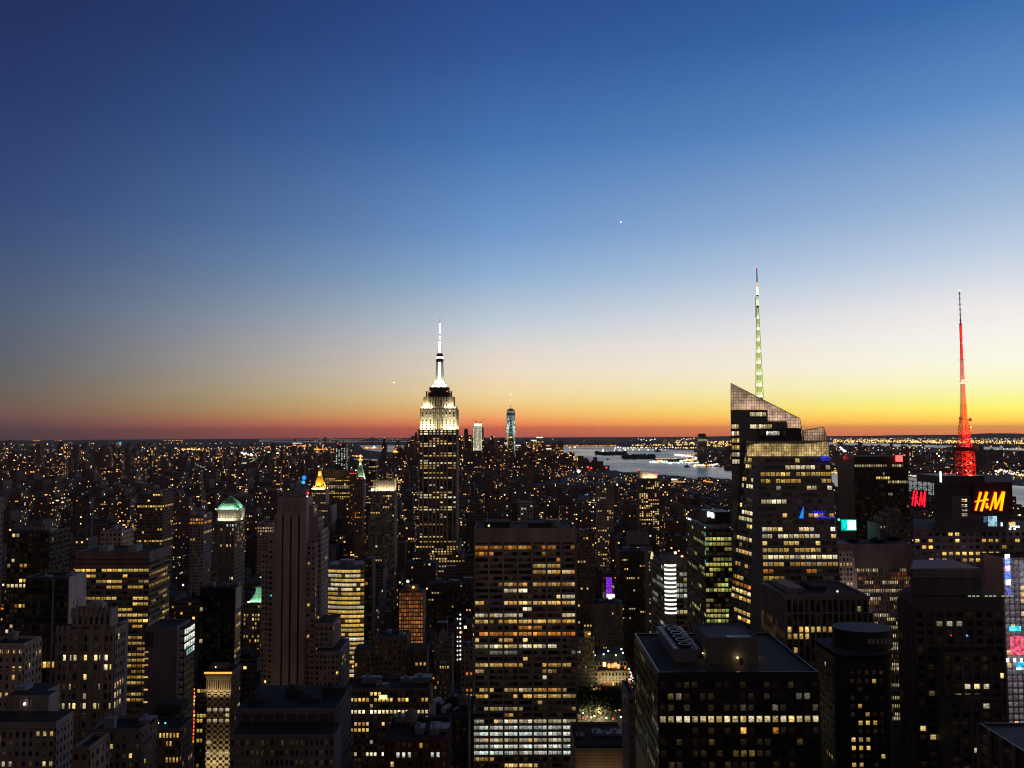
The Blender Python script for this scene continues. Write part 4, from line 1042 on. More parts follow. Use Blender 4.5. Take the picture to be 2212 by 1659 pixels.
# gothic stepped stone tower
def gothic_tower():
    Y = 350; x0, x1, zs_ = BX(125, 248, 1358, Y); dep = 9
    b = Building('stepped_tower', 'stone tower with pronged stepped crown and pairs of lit windows', 'tower', (x0 + x1) / 2, Y + 5)
    b.wall_mats = [surf('weathered_stone', (.24, .20, .18)), ROOFD, DARK]
    b.box(x0, x1, Y, Y + dep, -5, zs_)
    z1_ = lambda y: 1107 + y * .3327
    rows = [(z1_(y), p, 'pale', k) for y, p, k in ((852, .12, 1), (945, .35, 1.3), (1024, .4, 1), (1103, .2, 1.1), (1180, .1, .4), (1258, .35, 1.), (1330, .1, .4), (1420, .3, 1.1), (1515, .15, 1.1))]
    zb = max(4, VB(Y))
    b.front(x0, x1, Y, zb, zs_ - 2, 2.15, 3.85, .38, .42, lit_rule(57, p=.03, rows=rows, run=.6, b=.9, half=6, dim=.02), .3, .25)
    piers(b, x0, x1, Y, zb, zs_ + 1.2, 5, 1.5, .8)
    b.right(x1, Y, Y + dep, zb, zs_ - 2, 2.2, 3.85, .4, .42, lit_rule(58, p=.1), .3, .25)
    b.wall.box(x0 + 3, x1 - 4, Y + dep, Y + dep + 12, -5, zs_ - .5, 0, 1)
    a0, a1, zt = BX(157, 240, 1316, Y + 2)
    b.box(a0, a1, Y + 2, Y + 8.4, zs_, zt)
    b.front(a0, a1, Y + 2, zs_ + .5, zt - 1, 2.2, 6.5, .55, .3, lit_rule(59, p=.0), .5, .3)
    for i in range(9):
        x = a0 + (a1 - a0) * i / 8; h = 2.2 if i % 2 else .8
        b.wall.frustum([(x - .7, Y + 1.2), (x + .7, Y + 1.2), (x + .7, Y + 2.8), (x - .7, Y + 2.8)], zt - 3, [(x - .25, Y + 1.7), (x + .25, Y + 1.7), (x + .25, Y + 2.3), (x - .25, Y + 2.3)], zt + h, 0)
    for i in range(12):
        x = x0 + (x1 - x0) * i / 11
        if not a0 - 1 < x < a1 + 1: b.wall.box(x - .5, x + .5, Y - .6, Y + .4, zs_ - 1.5, zs_ + 1.2, 0)
    p0, p1, pz = BX(187, 221, 1304, Y + 4)
    m = MB(); m.box(p0, p1, Y + 4, Y + 8, zt, pz); m.box(p0 + 1, p1 - 1, Y + 4.8, Y + 7.4, pz, pz + .8); b.part('penthouse', m, CONC)
    s0, s1, sz = BX(118, 127, 1392, Y + .5); b.wall.box(s0, x0 - .02, Y + .5, Y + 8, -5, sz, 0, 1)
    w0, w1, wz = BX(262, 267, 1370, Y + 3); 
    b.finish()
gothic_tower()
b = tower('stone_building', 'small stone building with a dentil cornice beside the dark glass tower', 'building', -30, 52, 1396, 330, 12, (2.3, 3.5, .5, .45, .4, .3, 1), lit_rule(60, p=.25, pal='gold', b=.7), mats=(STONE, ROOFD, DARK), roofn=1, fin=False)
bandx(b, b.x0, b.x1, b.Y - .45, b.zt - 1.2, b.zt - .2, .6); bandx(b, b.x0, b.x1, b.Y - .45, b.zt - 9, b.zt - 8.3, .4)
for i in range(14): 
    x = b.x0 + (b.x1 - b.x0) * (i + .5) / 14; b.wall.box(x - .25, x + .25, b.Y - 1.4, b.Y - 1.06, b.zt - 2.1, b.zt - 1.21, 0)
b.finish()
# plain grey walled block with lit glass corner
def plain_block():
    Y = 400; x0, x1, zt = BX(314, 383, 1356, Y)
    b = Building('plain_block', 'block with a blank grey end wall and a bright white lit glass corner', 'office block', (x0 + x1) / 2, Y + 8)
    b.wall_mats = [surf('grey_render', (.17, .15, .15)), ROOFD, DARK]
    b.box(x0, x1, Y, Y + 16, -5, zt); parapet(b, x0, x1, Y, Y + 16, zt, .7, .4)
    b.wall.box(x0 - .15, x0 + 4, Y - .25, Y - .02, zt - 9, zt - 2, 2)
    for k, v in enumerate((1406, 1420, 1434, 1460, 1487, 1514)):
        m = MB(); z = ZV(v, Y); x = XU(325, Y); m.box(x - .9, x + .9, Y - .08, Y - .01, z - .3, z + .35, c=(.8, .5, .16) if k > 2 else (.4, .25, .1)); b.part('window', m, GLOW)
    c0, c1, cz = BX(384.2, 398.5, 1356, Y + 4)
    b.box(c0, c1, Y + 4, Y + 17, -5, cz, 2)
    def lit3(i, j, v): return (.35, .55, .45) if 1403 < v < 1413 else (.02, .015, .01)
    b.front(c0, c1, Y + 4, ZV(1600, Y), cz - .5, 2.6, 3.5, .08, .25, lit3, .15, .2, 2, 2)
    b.right(c1, Y + 4, Y + 17, ZV(1600, Y), cz - .5, 2.6, 3.5, .08, .25, lambda i, j, v: (.95, 1.05, .85) if v < 1402 else ((.3, .5, .42) if v < 1411 else (.02, .015, .01)), .15, .2, 2, 2)
    b.finish()
plain_block()
# black slab with striped flank
def black_slab():
    Y = 620; x0, x1, zt = BX(432, 508, 1270, Y); dep = 13
    b = Building('black_tower', 'black slab tower with a pale slatted flank, almost no lit windows', 'office tower', (x0 + x1) / 2, Y + 6)
    b.wall_mats = [GRANITE, ROOFD, surf('pale_slat', (.42, .36, .34))]
    b.box(x0, x1, Y, Y + dep, -5, zt)
    b.front(x0, x1, Y, max(4, VB(Y)), zt - 2, 2.6, 3.8, .15, .3, lit_rule(61, p=.015, pal='pale', b=.5, dim=.004), .2, .15)
    b.wall.box(x1 + .02, x1 + .5, Y + .2, Y + dep, zt - 16, zt - .4, 2)
    for k in range(34):
        z = zt - 20 - k * 3.6; b.wall.box(x1 + .02, x1 + .45, Y + .2, Y + dep, z, z + 1.5, 2)
    b.right(x1, Y, Y + dep, 20, zt - 20, 3, 3.6, .1, .1, lit_rule(62, p=.3, pal='gold', b=.4), .05, .05)
    clutter(b, x0, x1, Y, Y + dep, zt, 33, 3, 3)
    b.finish()
black_slab()
# green pyramid crowned tower
FLW = (1, .92, .62); FLG = (.72, 1.0, .72)
def green_crown():
    Y = 760; x0, x1, zt = BX(463, 507, 1127, Y); dep = 29
    b = Building('green_crowned_tower', 'brick tower with a floodlit green copper pyramid roof and glowing loggia', 'tower', (x0 + x1) / 2, Y + 14)
    b.wall_mats = [BROWN, ROOFD, DARK]
    b.box(x0, x1, Y, Y + dep, -5, zt)
    V = lambda y: (1950 + y * .2834) / 1.852
    rows = [(V(y), p, c, k) for y, p, c, k in ((515, .15, 'white', .7), (570, .3, 'pale', .9), (630, .35, 'pale', .7), (680, .4, 'gold', 1.2), (735, .3, 'gold', 1), (785, .15, 'orange', .6), (1000, .1, 'white', .4), (1220, .15, 'pale', 1.2), (1270, .15, 'pale', .8))]
    b.front(x0, x1, Y, 30, zt - 1.5, 2.7, 3.7, .42, .42, lit_rule(63, p=.03, rows=rows, half=4), .3, .25)
    piers(b, x0, x1, Y, 30, zt - 1, 4, 1.6, .7)
    b.right(x1, Y, Y + dep, 30, zt - 1.5, 2.7, 3.7, .42, .42, lit_rule(64, p=.04, rows=rows, half=4), .3, .25)
    for v in (1127, 1136, 1190): z = ZV(v, Y); b.wall.box(x0 - .9, x1 + .9, Y - .9, Y + dep + .9, z - .7, z + .1, 0, 1, True)
    cx, cy_ = (x0 + x1) / 2 + .6, Y + dep / 2
    r = 12.2; zd = ZV(1099, Y)
    dm = MB(); a = 4.0
    octp = lambda R: [(cx - R + a * R / 12, cy_ - R), (cx + R - a * R / 12, cy_ - R), (cx + R, cy_ - R + a * R / 12), (cx + R, cy_ + R - a * R / 12), (cx + R - a * R / 12, cy_ + R), (cx - R + a * R / 12, cy_ + R), (cx - R, cy_ + R - a * R / 12), (cx - R, cy_ - R + a * R / 12)]
    dm.prism(octp(9.6), zt, zd - 1, 0)
    for i in range(7):
        x = cx - 7.5 + 15 * i / 6; dm.lathe(x, cy_ - 10.2, [(.55, zt + 2.5), (.5, zd - 2)], 8)
        dm.lathe(cx + 10.2, cy_ - 7.5 + 15 * i / 6, [(.55, zt + 2.5), (.5, zd - 2)], 8)
    dm.prism(octp(10.4), zt, zt + 2.5, 0); dm.prism(octp(10.9), zd - 2, zd, 0, bottom=True)
    b.part('loggia', dm, PALE)
    rm = MB(); zap = ZV(1073, Y); zm = zd + (zap - 1 - zd) * .5; rm.frustum(octp(10.2), zd, octp(7.0), zm, 0, top=False); rm.frustum(octp(7.0), zm, octp(1.8), zap - 1.0, 0); rm.lathe(cx, cy_, [(1.5, zap - 1), (1.1, zap + .6), (0, zap + 1.2)], 8)
    for p, q, r_ in zip(octp(10.25), octp(7.05), octp(1.85)): rm.tube((p[0], p[1], zd), (q[0], q[1], zm), .25, n=4); rm.tube((q[0], q[1], zm), (r_[0], r_[1], zap - 1), .25, n=4)
    b.part('roof', rm, COPPER)
    R = b.root
    for d in ((0, -1), (1, 0), (0, 1), (-1, 0)):
        sx, sy = (22, .8) if d[1] else (.8, 22)
        lamp_strip(R, cx + d[0] * 12.4, cy_ + d[1] * 12.4, zt + .6, sx, sy, 1900, FLW, (-d[0] * .3, -d[1] * .3, 1))
        lamp_strip(R, cx + d[0] * 11.2, cy_ + d[1] * 11.2, zd + .5, sx * .9, sy * .9, 2600, FLG, (-d[0] * .75, -d[1] * .75, 1))
    for dx in (-10, -5, 1, 6, 10): b.glow('floodlight', lambda m: m.ball(cx + dx, cy_ - 10.8, zd + .4, .5, (2.2, 2.8, 2.3)))
    b.finish()
green_crown()
def copper_dome():
    Y = 690; x0, x1, zt = BX(526, 580, 1303, Y); dep = 24
    b = Building('copper_roofed_building', 'stone building under a flat topped floodlit green mansard roof', 'building', (x0 + x1) / 2, Y + 12)
    b.wall_mats = [surf('buff_brick', (.28, .23, .18)), ROOFD, DARK]
    b.box(x0, x1, Y, Y + dep, -5, zt)
    b.front(x0, x1, Y, max(4, VB(Y)), zt - 1, 2.4, 3.5, .45, .45, lit_rule(65, p=.28, pal='gold', b=.7), .3, .25); b.right(x1, Y, Y + dep, max(4, VB(Y)), zt - 1, 2.4, 3.5, .45, .45, lit_rule(66, p=.2, pal='gold', b=.7), .3, .25)
    bandx(b, x0, x1, Y, zt - 1, zt - .1, .7)
    r0, r1, _ = BX(532, 577, 1302, Y); zr = ZV(1273, Y); m = MB(); mx = (r0 + r1) / 2
    def rc(h): return [(mx - h, Y + 12 - h), (mx + h, Y + 12 - h), (mx + h, Y + 12 + h), (mx - h, Y + 12 + h)]
    H = (r1 - r0) / 2
    for k in range(5):
        t0, t1 = k / 5, (k + 1) / 5; f = lambda t: H * (1 - .6 * t - .18 * sin(pi * t) ** 1)
        m.frustum(rc(f(t0)), zt + (zr - zt) * t0, rc(f(t1)), zt + (zr - zt) * t1)
    m.prism(rc(H * .44), zr, zr + .8, bottom=True); b.part('roof', m, COPPER)
    for d in ((0, -1), (1, 0), (-1, 0)):
        lamp_strip(b.root, mx + d[0] * (H + 1.5), Y + 12 + d[1] * (H + 1.5), zt + .5, 15 if d[1] else .8, .8 if d[1] else 15, 1800, FLG, (-d[0] * .6, -d[1] * .6, 1))
    for dx in (-8, -6.5, 7, 8): b.glow('floodlight', lambda m: m.ball(mx + dx, Y + 12 - H - .6, zt + .5, .5, (2.4, 2.8, 2.4)))
    b.finish()
copper_dome()
# art deco tower with three dark stripes
def stripe_tower():
    Y = 575; x0, x1, zt = BX(600, 663, 1074, Y)
    b = Building('art_deco_tower', 'tall plain limestone tower with three dark vertical stripes up its face', 'skyscraper', (x0 + x1) / 2, Y + 10)
    b.wall_mats = [surf('deco_limestone', (.36, .29, .28)), ROOFD, GRANITE]
    b.box(x0, x1, Y, Y + 17, -5, zt)
    zb = ZV(1560, Y); zs_ = ZV(1112, Y)
    for u in (613.2, 630.5, 648):
        x = XU(u, Y); b.wall.box(x - 1.0, x + 1.0, Y - .06, Y - .01, zb, zs_, 2)
    for (ua, ub) in ((600, 611.5), (615, 628.6), (632.5, 646), (650, 663)):      # proud stone strips
        a, c = XU(ua, Y), XU(ub, Y); b.wall.box(a, c, Y - .8, Y - .07, zb, zs_ + (1.5 if ua in (615, 632.5) else 3), 0)
    rng = random.Random(3)
    for i in range(13):
        x = x0 + (x1 - x0) * (i + .5) / 13; b.wall.box(x - .45, x + .45, Y - .5, Y, zs_ + 3.02, zt - rng.uniform(1, 6), 0)
    def wing(u0, u1, v, y, dep, sd, p=.04, win=True, rgt=True, zb=zb):
        a, c, z = BX(u0, u1, v, y); b.box(a, c, y, y + dep, -5, z)
        if win: b.front(a, c, y, zb, z - 2, 2.9, 3.55, .45, .48, lit_rule(sd, p=p, pal='gold', b=.9), .3, .25)
        if rgt: b.right(c, y, y + dep, zb, z - 2, 2.9, 3.55, .45, .48, lit_rule(sd + 1, p=p), .3, .25)
        return a, c, z
    wing(592, 600, 1112, Y + 2, 14, 70, win=False); wing(580, 592, 1158, Y + 3, 14, 72)
    wing(663.1, 681, 1172, Y + 1, 16.5, 74, .08); wing(663, 676, 1092, Y + 7, 13, 76, win=False); wing(676, 687, 1118, Y + 8, 16, 77, win=False)
    wing(681, 694, 1145, Y + 9, 22, 78)
    wing(681, 719, 1346, Y - 6, 26, 80, .05); wing(681, 733, 1406, Y - 14, 34, 82, .05)
    wing(566, 580, 1190, Y + 4, 14, 84, .03, rgt=False)
    # crown frame, lamps
    m = MB(); f0, f1, fz = BX(612, 643, 1063, Y + 3)
    for x in (f0, (f0 + f1) / 2, f1): m.tube((x, Y + 3, zt), (x, Y + 3, fz), .2, n=4)
    m.tube((f0, Y + 3, fz), (f1 + 4, Y + 3, fz), .2, n=4); m.tube((f0, Y + 3, fz - 1.6), (f1, Y + 3, fz - 1.6), .2, n=4); b.part('roof_frame', m, WHITEM)
    m = MB(); xx = XU(652, Y); 
    for dx in (-1.6, 1.6): m.tube((xx + dx, Y + 4, zt), (xx + dx, Y + 4, ZV(1040, Y)), .25, n=4)
    m.tube((xx - 1.6, Y + 4, ZV(1050, Y)), (xx + 1.6, Y + 4, ZV(1050, Y)), .2, n=4); m.box(xx - 6, xx + 2.6, Y + 5, Y + 10, zt, zt + 5); b.part('tank_tower', m, GREYM)
    b.glow('blue_light', lambda m: m.ball(XU(654, Y), Y + 4, ZV(1031, Y), 1.5, (.03, .35, 1.3))); b.glow('blue_light', lambda m: m.ball(XU(653, Y), Y + 3.5, ZV(1041, Y), 1.25, (.05, .6, 1.6)))
    b.glow('red_lamp', lambda m: m.ball(XU(664.5, Y), Y + 2, ZV(1064, Y), .8, (3.5, .12, .06))); b.glow('white_lamp', lambda m: m.ball(XU(663, Y), Y + 2, ZV(1071.5, Y), .6, (1.8, 1.7, 2)))
    b.glow('teal_light', lambda m: m.ball(XU(590, Y), Y - 1, ZV(1284, Y), .55, (.03, .8, 1.2)))
    b.finish()
stripe_tower()
# curved, brightly lit glass tower
def curved_tower():
    Y = 775; xa, xb, zt = BX(706, 787, 1229, Y)
    b = Building('curved_glass_tower', 'curved glass tower with almost every floor brightly lit', 'office tower', (xa + xb) / 2, Y + 15)
    b.wall_mats = [surf('curved_spandrel', (.14, .14, .13), .4), ROOF, DARK]
    n = 10; W = xb - xa
    pts = [(xa + W * i / n, Y + 5 - 6.5 * sin(pi * (.12 + .6 * i / n))) for i in range(n + 1)]
    zr = ZV(1219, Y); zb = 30
    poly = pts + [(xb, Y + 26), (xa, Y + 26)]
    b.wall.prism(poly, -5, zt, 0, 1); HERO_RECTS.append((Y, 706, 787, 1219, 1700))
    cap = [(p[0] * .985 + .015 * (xa + W / 2), p[1] + 1.2) for p in pts] + [(xb - 1, Y + 25), (xa + 1, Y + 25)]
    m = MB(); m.frustum(poly, zt, cap, zr); b.part('roof_crown', m, surf('zinc', (.13, .14, .14), .5))
    m = MB(); m.box(xa + 10, xb - 12, Y + 8, Y + 18, zr, zr + 3); b.part('rooftop_unit', m, GREYM)
    ny = round((zt - zb) / 4.06)
    rng = random.Random(4); rowk = [rng.choice((.55, .75, .9, 1.0)) for _ in range(ny)]; pal = [rng.choice(('gold', 'gold', 'pale')) for _ in range(ny)]
    for i in range(n):
        def rule(ii, j, v, i=i):
            if rng.random() < .07: return (.05, .035, .012)
            c = rng.choice(PAL[pal[j]]); k = rowk[j] * rng.uniform(.75, 1.1) * (1.05 if 3 < i else .85)
            return (c[0] * k, c[1] * k * 1.02, c[2] * k * 1.05)
        (x0, y0), (x1, y1) = pts[i], pts[i + 1]
        b.facade([(x0, y0, zb), (x1, y1, zb), (x1, y1, zt), (x0, y0, zt)], 1, ny, .04, .36, rule, .25, .4, 0, 0, 3)
    s0, s1, sz = BX(787.5, 804, 1208, Y + 6); b.box(s0, s1, Y + 6, Y + 26, -5, sz, 2)
    b.front(s0, s1, Y + 6, 30, sz - 4, 3.3, 4.06, .3, .4, lit_rule(90, p=.06), .3, .2, 2, 2)
    b.finish()
curved_tower()
# uplit cream corner building
def cream_corner():
    Y = 560; x0, x1, zt = BX(447, 499, 1452, Y); dep = 19
    b = Building('cream_corner_building', 'cream stone corner building with a glowing golden cornice and rows of paired windows', 'building', (x0 + x1) / 2, Y + 9)
    b.wall_mats = [surf('cream_stone', (.50, .44, .32)), ROOFD, DARK]
    b.box(x0, x1, Y, Y + dep, -5, zt)
    z1_ = lambda y: 1107 + y * .3327
    rows = [(z1_(y), p, 'pale', k) for y, p, k in ((1295, .5, 1.), (1327, .3, .5), (1360, .9, .5), (1392, .2, .5), (1490, .25, .9), (1562, .9, .8))]
    b.front(x0, x1, Y, 4, ZV(1490, Y), 3.9, 3.45, .36, .42, lit_rule(92, p=.02, rows=rows, half=4, b=.8), .25, .25, 0, 0, 2)
    b.front(x0, x1, Y, ZV(1488, Y), zt - 4, 1.45, 9, .5, .2, lit_rule(93, p=.0, dim=.05), .35, .25)
    b.right(x1, Y, Y + dep, 4, zt - 4, 2.6, 3.45, .5, .45, lit_rule(94, p=.05), .25, .25)
    for z, d in ((zt - 1.5, 1.6), (zt - 3.4, .8), (ZV(1490, Y), .5)): b.wall.box(x0 - d, x1 + d, Y - d, Y + dep, z, z + .9, 0, 0, True)
    m = MB(); c0, c1, cz = BX(455, 490, 1440, Y + 8); m.box(c0, c1, Y + 8, Y + 14, zt, cz + 1.2); b.part('penthouse', m, BROWN)
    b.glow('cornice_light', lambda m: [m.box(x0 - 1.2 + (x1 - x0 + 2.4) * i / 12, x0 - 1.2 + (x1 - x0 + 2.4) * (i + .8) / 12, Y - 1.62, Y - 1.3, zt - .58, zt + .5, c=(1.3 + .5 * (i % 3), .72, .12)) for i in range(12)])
    lamp_strip(b.root, (x0 + x1) / 2, Y - 9, ZV(1655, Y), 18, 2, 2400, (1, .72, .34), (0, .5, 1)); lamp_strip(b.root, (x0 + x1) / 2, Y - 4.5, ZV(1500, Y), 18, .8, 900, (1, .72, .34), (0, .4, 1))
    roof_lamp(b, x0 + 4, Y + 5, zt + 2, (2, 2, 2.2), .4)
    b.finish()
cream_corner()

tower('dark_brown_tower', 'dark brown tower with a bright amber row near its top beyond the ribbon windowed block', 'tower', 297, 352, 1066, 1100, 34, (3.4, 3.8, .25, .4, .4, .3, 1), lit_rule(195, p=.06, rows=[(1096, .75, 'gold', .9), (1102, .3, 'gold', .6), (1127, .3, 'gold', .8), (1153, .3, 'pale', .7), (1166, .6, 'gold', .7)], run=.6, pal='gold'), mats=(BROWN, ROOFD, DARK), zb=20, roofn=2)
tower('grey_tower', 'plain grey tower with three short amber rows left of the green pyramid crown', 'tower', 411, 440, 1112, 950, 26, (3.2, 3.7, .35, .4, .4, .3, 1), lit_rule(196, p=.03, rows=[(1126, .8, 'orange', 1), (1131, .8, 'orange', .9), (1152, .5, 'gold', .9)], run=.7), mats=(CONC, ROOFD, DARK), zb=20, roofn=1)
z1_ = lambda y: 1107 + y * .3327
# ---------- lower left foreground
def corner_stone():
    Y = 260; x0, x1, zt = BX(-70, 120, 1560, Y); dep = 10
    b = Building('parapet_building', 'low stone building with a pale cornice filling the bottom left corner', 'building', x0 + 20, Y + 8)
    b.wall_mats = [surf('corner_stone', (.22, .19, .185)), ROOFD, PALE]
    b.box(x0, x1, Y, Y + dep, -5, zt)
    bandx(b, x0, x1, Y, zt - 1.6, zt - .2, .5, 0); bandx(b, x0, x1, Y, zt - 4.6, zt - 4.2, .25, 0)
    b.front(x0, x1, Y, VB(Y), zt - 2, 2.15, 3.1, .5, .5, lit_rule(101, p=.06, dim=.02, rows=[(1640, .12, 'pale', .8)]), .3, .25)
    xs = XU(16, Y)
    for k in range(9):
        z = zt - 6 - k * 3.1; m = MB(); m.box(xs - .5, xs + .5, Y - .36, Y - .31, z, z + 1.9, c=(.75, .46, .1)); b.part('window', m, GLOW)
    b.right(x1, Y, Y + dep, VB(Y), zt - 2, 2.2, 3.1, .5, .5, lit_rule(102, p=.03), .3, .25)
    a, c, z = BX(18, 109, 1500, Y + 11); b.box(a, c, Y + 10.01, Y + 15, -5, z); b.wall.box(a, c - 4, Y + 15, Y + 24, -5, z - .3, 0, 1); bandx(b, a, c, Y + 10.01, z - .6, z - .05, .3)
    for i in range(10):
        x = a + (c - a) * i / 10; b.wall.box(x + .2, x + .5, Y + 9.7, Y + 10, zt + .5, z - .7, 0)
    a, c, z = BX(31, 53, 1484, Y + 15); m = MB(); m.box(a, c, Y + 15, Y + 20, ZV(1501, Y + 11), z); b.part('penthouse', m, GREYM)
    roof_lamp(b, XU(68, Y + 9), Y + 9, ZV(1517, Y + 9), (3.5, 3, 2.6), .42)
    b.finish()
corner_stone()
b = tower('low_block', 'low dark block with a plain gable beside the bottom left stone building', 'building', 156, 193, 1622, 250, 12, PUNCH, lit_rule(103, p=.0), mats=(BROWN, ROOFD, DARK), right=True)
b = tower('low_block', 'dark low stone block with a stair of small dim windows near the lamp lit roof', 'building', 194, 304, 1582, 300, 14, (2.4, 3.2, .5, .5, .3, .25, 1), lit_rule(104, p=.03, dim=.03), mats=(BROWN, ROOFD, DARK), roofn=2)
def lamp_roof():
    Y = 330; x0, x1, zt = BX(276, 388, 1574, Y); dep = 13
    b = Building('lamp_roofed_building', 'low building with round lamps along its dark roof and two lit window rows', 'building', (x0 + x1) / 2, Y + 6)
    b.wall_mats = [BROWN, ROOFD, DARK]
    b.box(x0, x1, Y, Y + dep, -5, zt)
    rows = [(z1_(1425), .8, 'gold', 1.0), (z1_(1540), .6, 'pale', 1.2), (z1_(1582), .6, 'gold', .9)]
    b.front(x0, x1, Y, VB(Y), zt - 1, 1.35, 3.0, .4, .4, lit_rule(105, p=.1, rows=rows, half=6), .3, .25)
    b.right(x1, Y, Y + dep, VB(Y), zt - 1, 1.5, 3.0, .4, .4, lit_rule(106, p=.3), .3, .25)
    b.wall.prism([(x0 + 2, Y + dep), (x1 * (Y + dep) / Y - 1.5, Y + dep), (x1 * (Y + 34) / Y - 1.5, Y + 34), (x0 + 2, Y + 34)], -5, zt + .2, 0, 1); bandx(b, x0, x1, Y, zt - .5, zt - .02, .5)
    m = MB(); m.box(x0 + 4, x0 + 14, Y + 16, Y + 24, zt + .2, zt + 4); b.part('penthouse', m, ROOFD)
    for u, v in ((308, 1563), (324, 1563), (338, 1563), (353, 1563)): roof_lamp(b, XU(u, Y + 3), Y + 3, zt + 1.1, (2.2, 1.6, .7), .33)
    roof_lamp(b, XU(368, Y + 3), Y + 3, zt + 1.1, (.2, 1.4, 1.2), .33); roof_lamp(b, XU(284, Y + 3), Y + 3, zt + 2, (1.4, .7, .2), .35)
    b.finish()
lamp_roof()
m = MB(); rng = random.Random(8)
Yl = 545; xl_ = XU(428, Yl); m.box(xl_ - .5, xl_ + .5, Yl, Yl + .5, 0, ZV(1484, Yl))
o = thing('light_mast', 'vertical string of red and orange lights on a thin mast between dark buildings', 'light string', (xl_, Yl, 0)); obj('pole', m, [STEEL], o)
for k in range(15):
    v = 1486 + k * 8; m = MB(); c = rng.choice(((2.4, .16, .06), (2.2, .5, .1), (1.3, .1, .05), (1.6, .9, .3), (.6, .15, .04)))
    m.ball(xl_ + rng.uniform(-.6, .6), Yl - .8, ZV(v, Yl), rng.uniform(.6, 1.15), c, n=8, k=4); obj('bulb', m, [GLOW], o)
b = tower('glass_building', 'low glass building lit yellow behind the string of red lights', 'building', 426, 446, 1487, 600, 20, (2.4, 3.5, .2, .3, .2, .2, 2), lit_rule(107, p=.3, pal='gold', b=.5), mats=(DARK, ROOFD, DARK))
def flat_stone():
    Y = 300; x0, x1, zt = BX(498, 722, 1586, Y)
    b = Building('flat_roofed_building', 'dark flat roofed stone building with a set back top below the striped tower', 'building', (x0 + x1) / 2, Y + 15)
    b.wall_mats = [surf('sooty_stone', (.15, .13, .125)), ROOFD, DARK]
    b.box(x0, x1, Y, Y + 12, -5, zt); bandx(b, x0, x1, Y, zt - .7, zt - .05, .4)
    b.front(x0, x1, Y, VB(Y), zt - 1.2, 1.75, 3.3, .45, .45, lit_rule(108, p=.01, dim=.02, pal='white', b=.5), .3, .25)
    a, c, z = BX(512, 726, 1530, Y + 12); b.box(a, c, Y + 12.01, Y + 40, -5, z)
    for i in range(9):
        xx = a + (c - a) * (i + .35) / 9; b.wall.box(xx, xx + .5, Y + 11.7, Y + 12, zt + .3, z - 1, 0)
    b.wall.box(a + 1, c - 1, Y + 11.85, Y + 12, z - 5.2, z - 2, 2); bandx(b, a, c, Y + 12.01, z - .8, z - .05, .5)
    b.right(c, Y + 12, Y + 40, VB(Y), z - 1, 2, 3.3, .45, .45, lit_rule(109, p=.02), .3, .25)
    clutter(b, a, c, Y + 14, Y + 38, z, 12, 4, 2.6, ROOFD)
    rl, rr, rz = BX(498, 509, 1588, Y - 8); m = MB(); m.face([(x0 - 1, Y - .5, zt - 7), (x0 + 6, Y - .5, zt), (x0 + 6, Y + 11, zt + .02), (x0 - 1, Y + 11, zt - 7)]); 
    b.finish()
flat_stone()
# ---------- bottom centre
b = tower('office_block', 'wide masonry block with many bright paired windows at the bottom centre', 'office block', 739, 926, 1492, 480, 22, (2.25, 3.35, .32, .42, .35, .25, 1),
          lit_rule(110, p=.15, pal='warm', b=1.0, run=.5, rows=[(z1_(1190), .3, 'gold', 1), (z1_(1225), .45, 'gold', 1.2), (z1_(1265), .2, 'pale', .7), (z1_(1300), .75, 'pale', 1.4), (z1_(1340), .3, 'white', .4), (z1_(1372), .45, 'warm', .9), (z1_(1410), .7, 'gold', 1.1), (z1_(1465), .15, 'orange', .5), (z1_(1490), .2, 'pale', .8), (z1_(1550), .5, 'pale', 1.2), (z1_(1587), .5, 'pale', 1.2)], half=6),
          mats=(BROWN, ROOFD, DARK), roofn=4, fin=False)
a, c, z = BX(724, 739, 1533, 484); b.box(a, c - .02, 484, 500, -5, z); b.front(a, c, 484, VB(480), z - 1, 2.2, 3.35, .35, .42, lit_rule(111, p=.45, pal='gold', b=.8), .3, .25)
b.glow('lit_panel', lambda m: m.box(XU(822, 480), XU(839, 480), 479.4, 479.6, ZV(1509, 480), ZV(1500, 480), c=(1.3, 1.0, .45))); b.finish()
def tiered_brown():
    b = tower('tiered_building', 'plain brown building stepping up to a blank central block above the brightly windowed one', 'building', 809, 878, 1380, 560, 20, PUNCH, lit_rule(112, p=.03, pal='gold'), mats=(BROWN, ROOFD, DARK), roofn=2, fin=False)
    for u0, u1, v, yy, sd in ((765, 809, 1404, 563, 3), (878, 922, 1402, 564, 4)):
        a, c, z = BX(u0, u1, v, yy); b.box(a, c, yy, yy + 16, -5, z); b.front(a, c, yy, 4, z - 1, 2.8, 3.5, .45, .45, lit_rule(113 + sd, p=.1, pal='gold', b=1), .3, .25)
    b.finish()
tiered_brown()
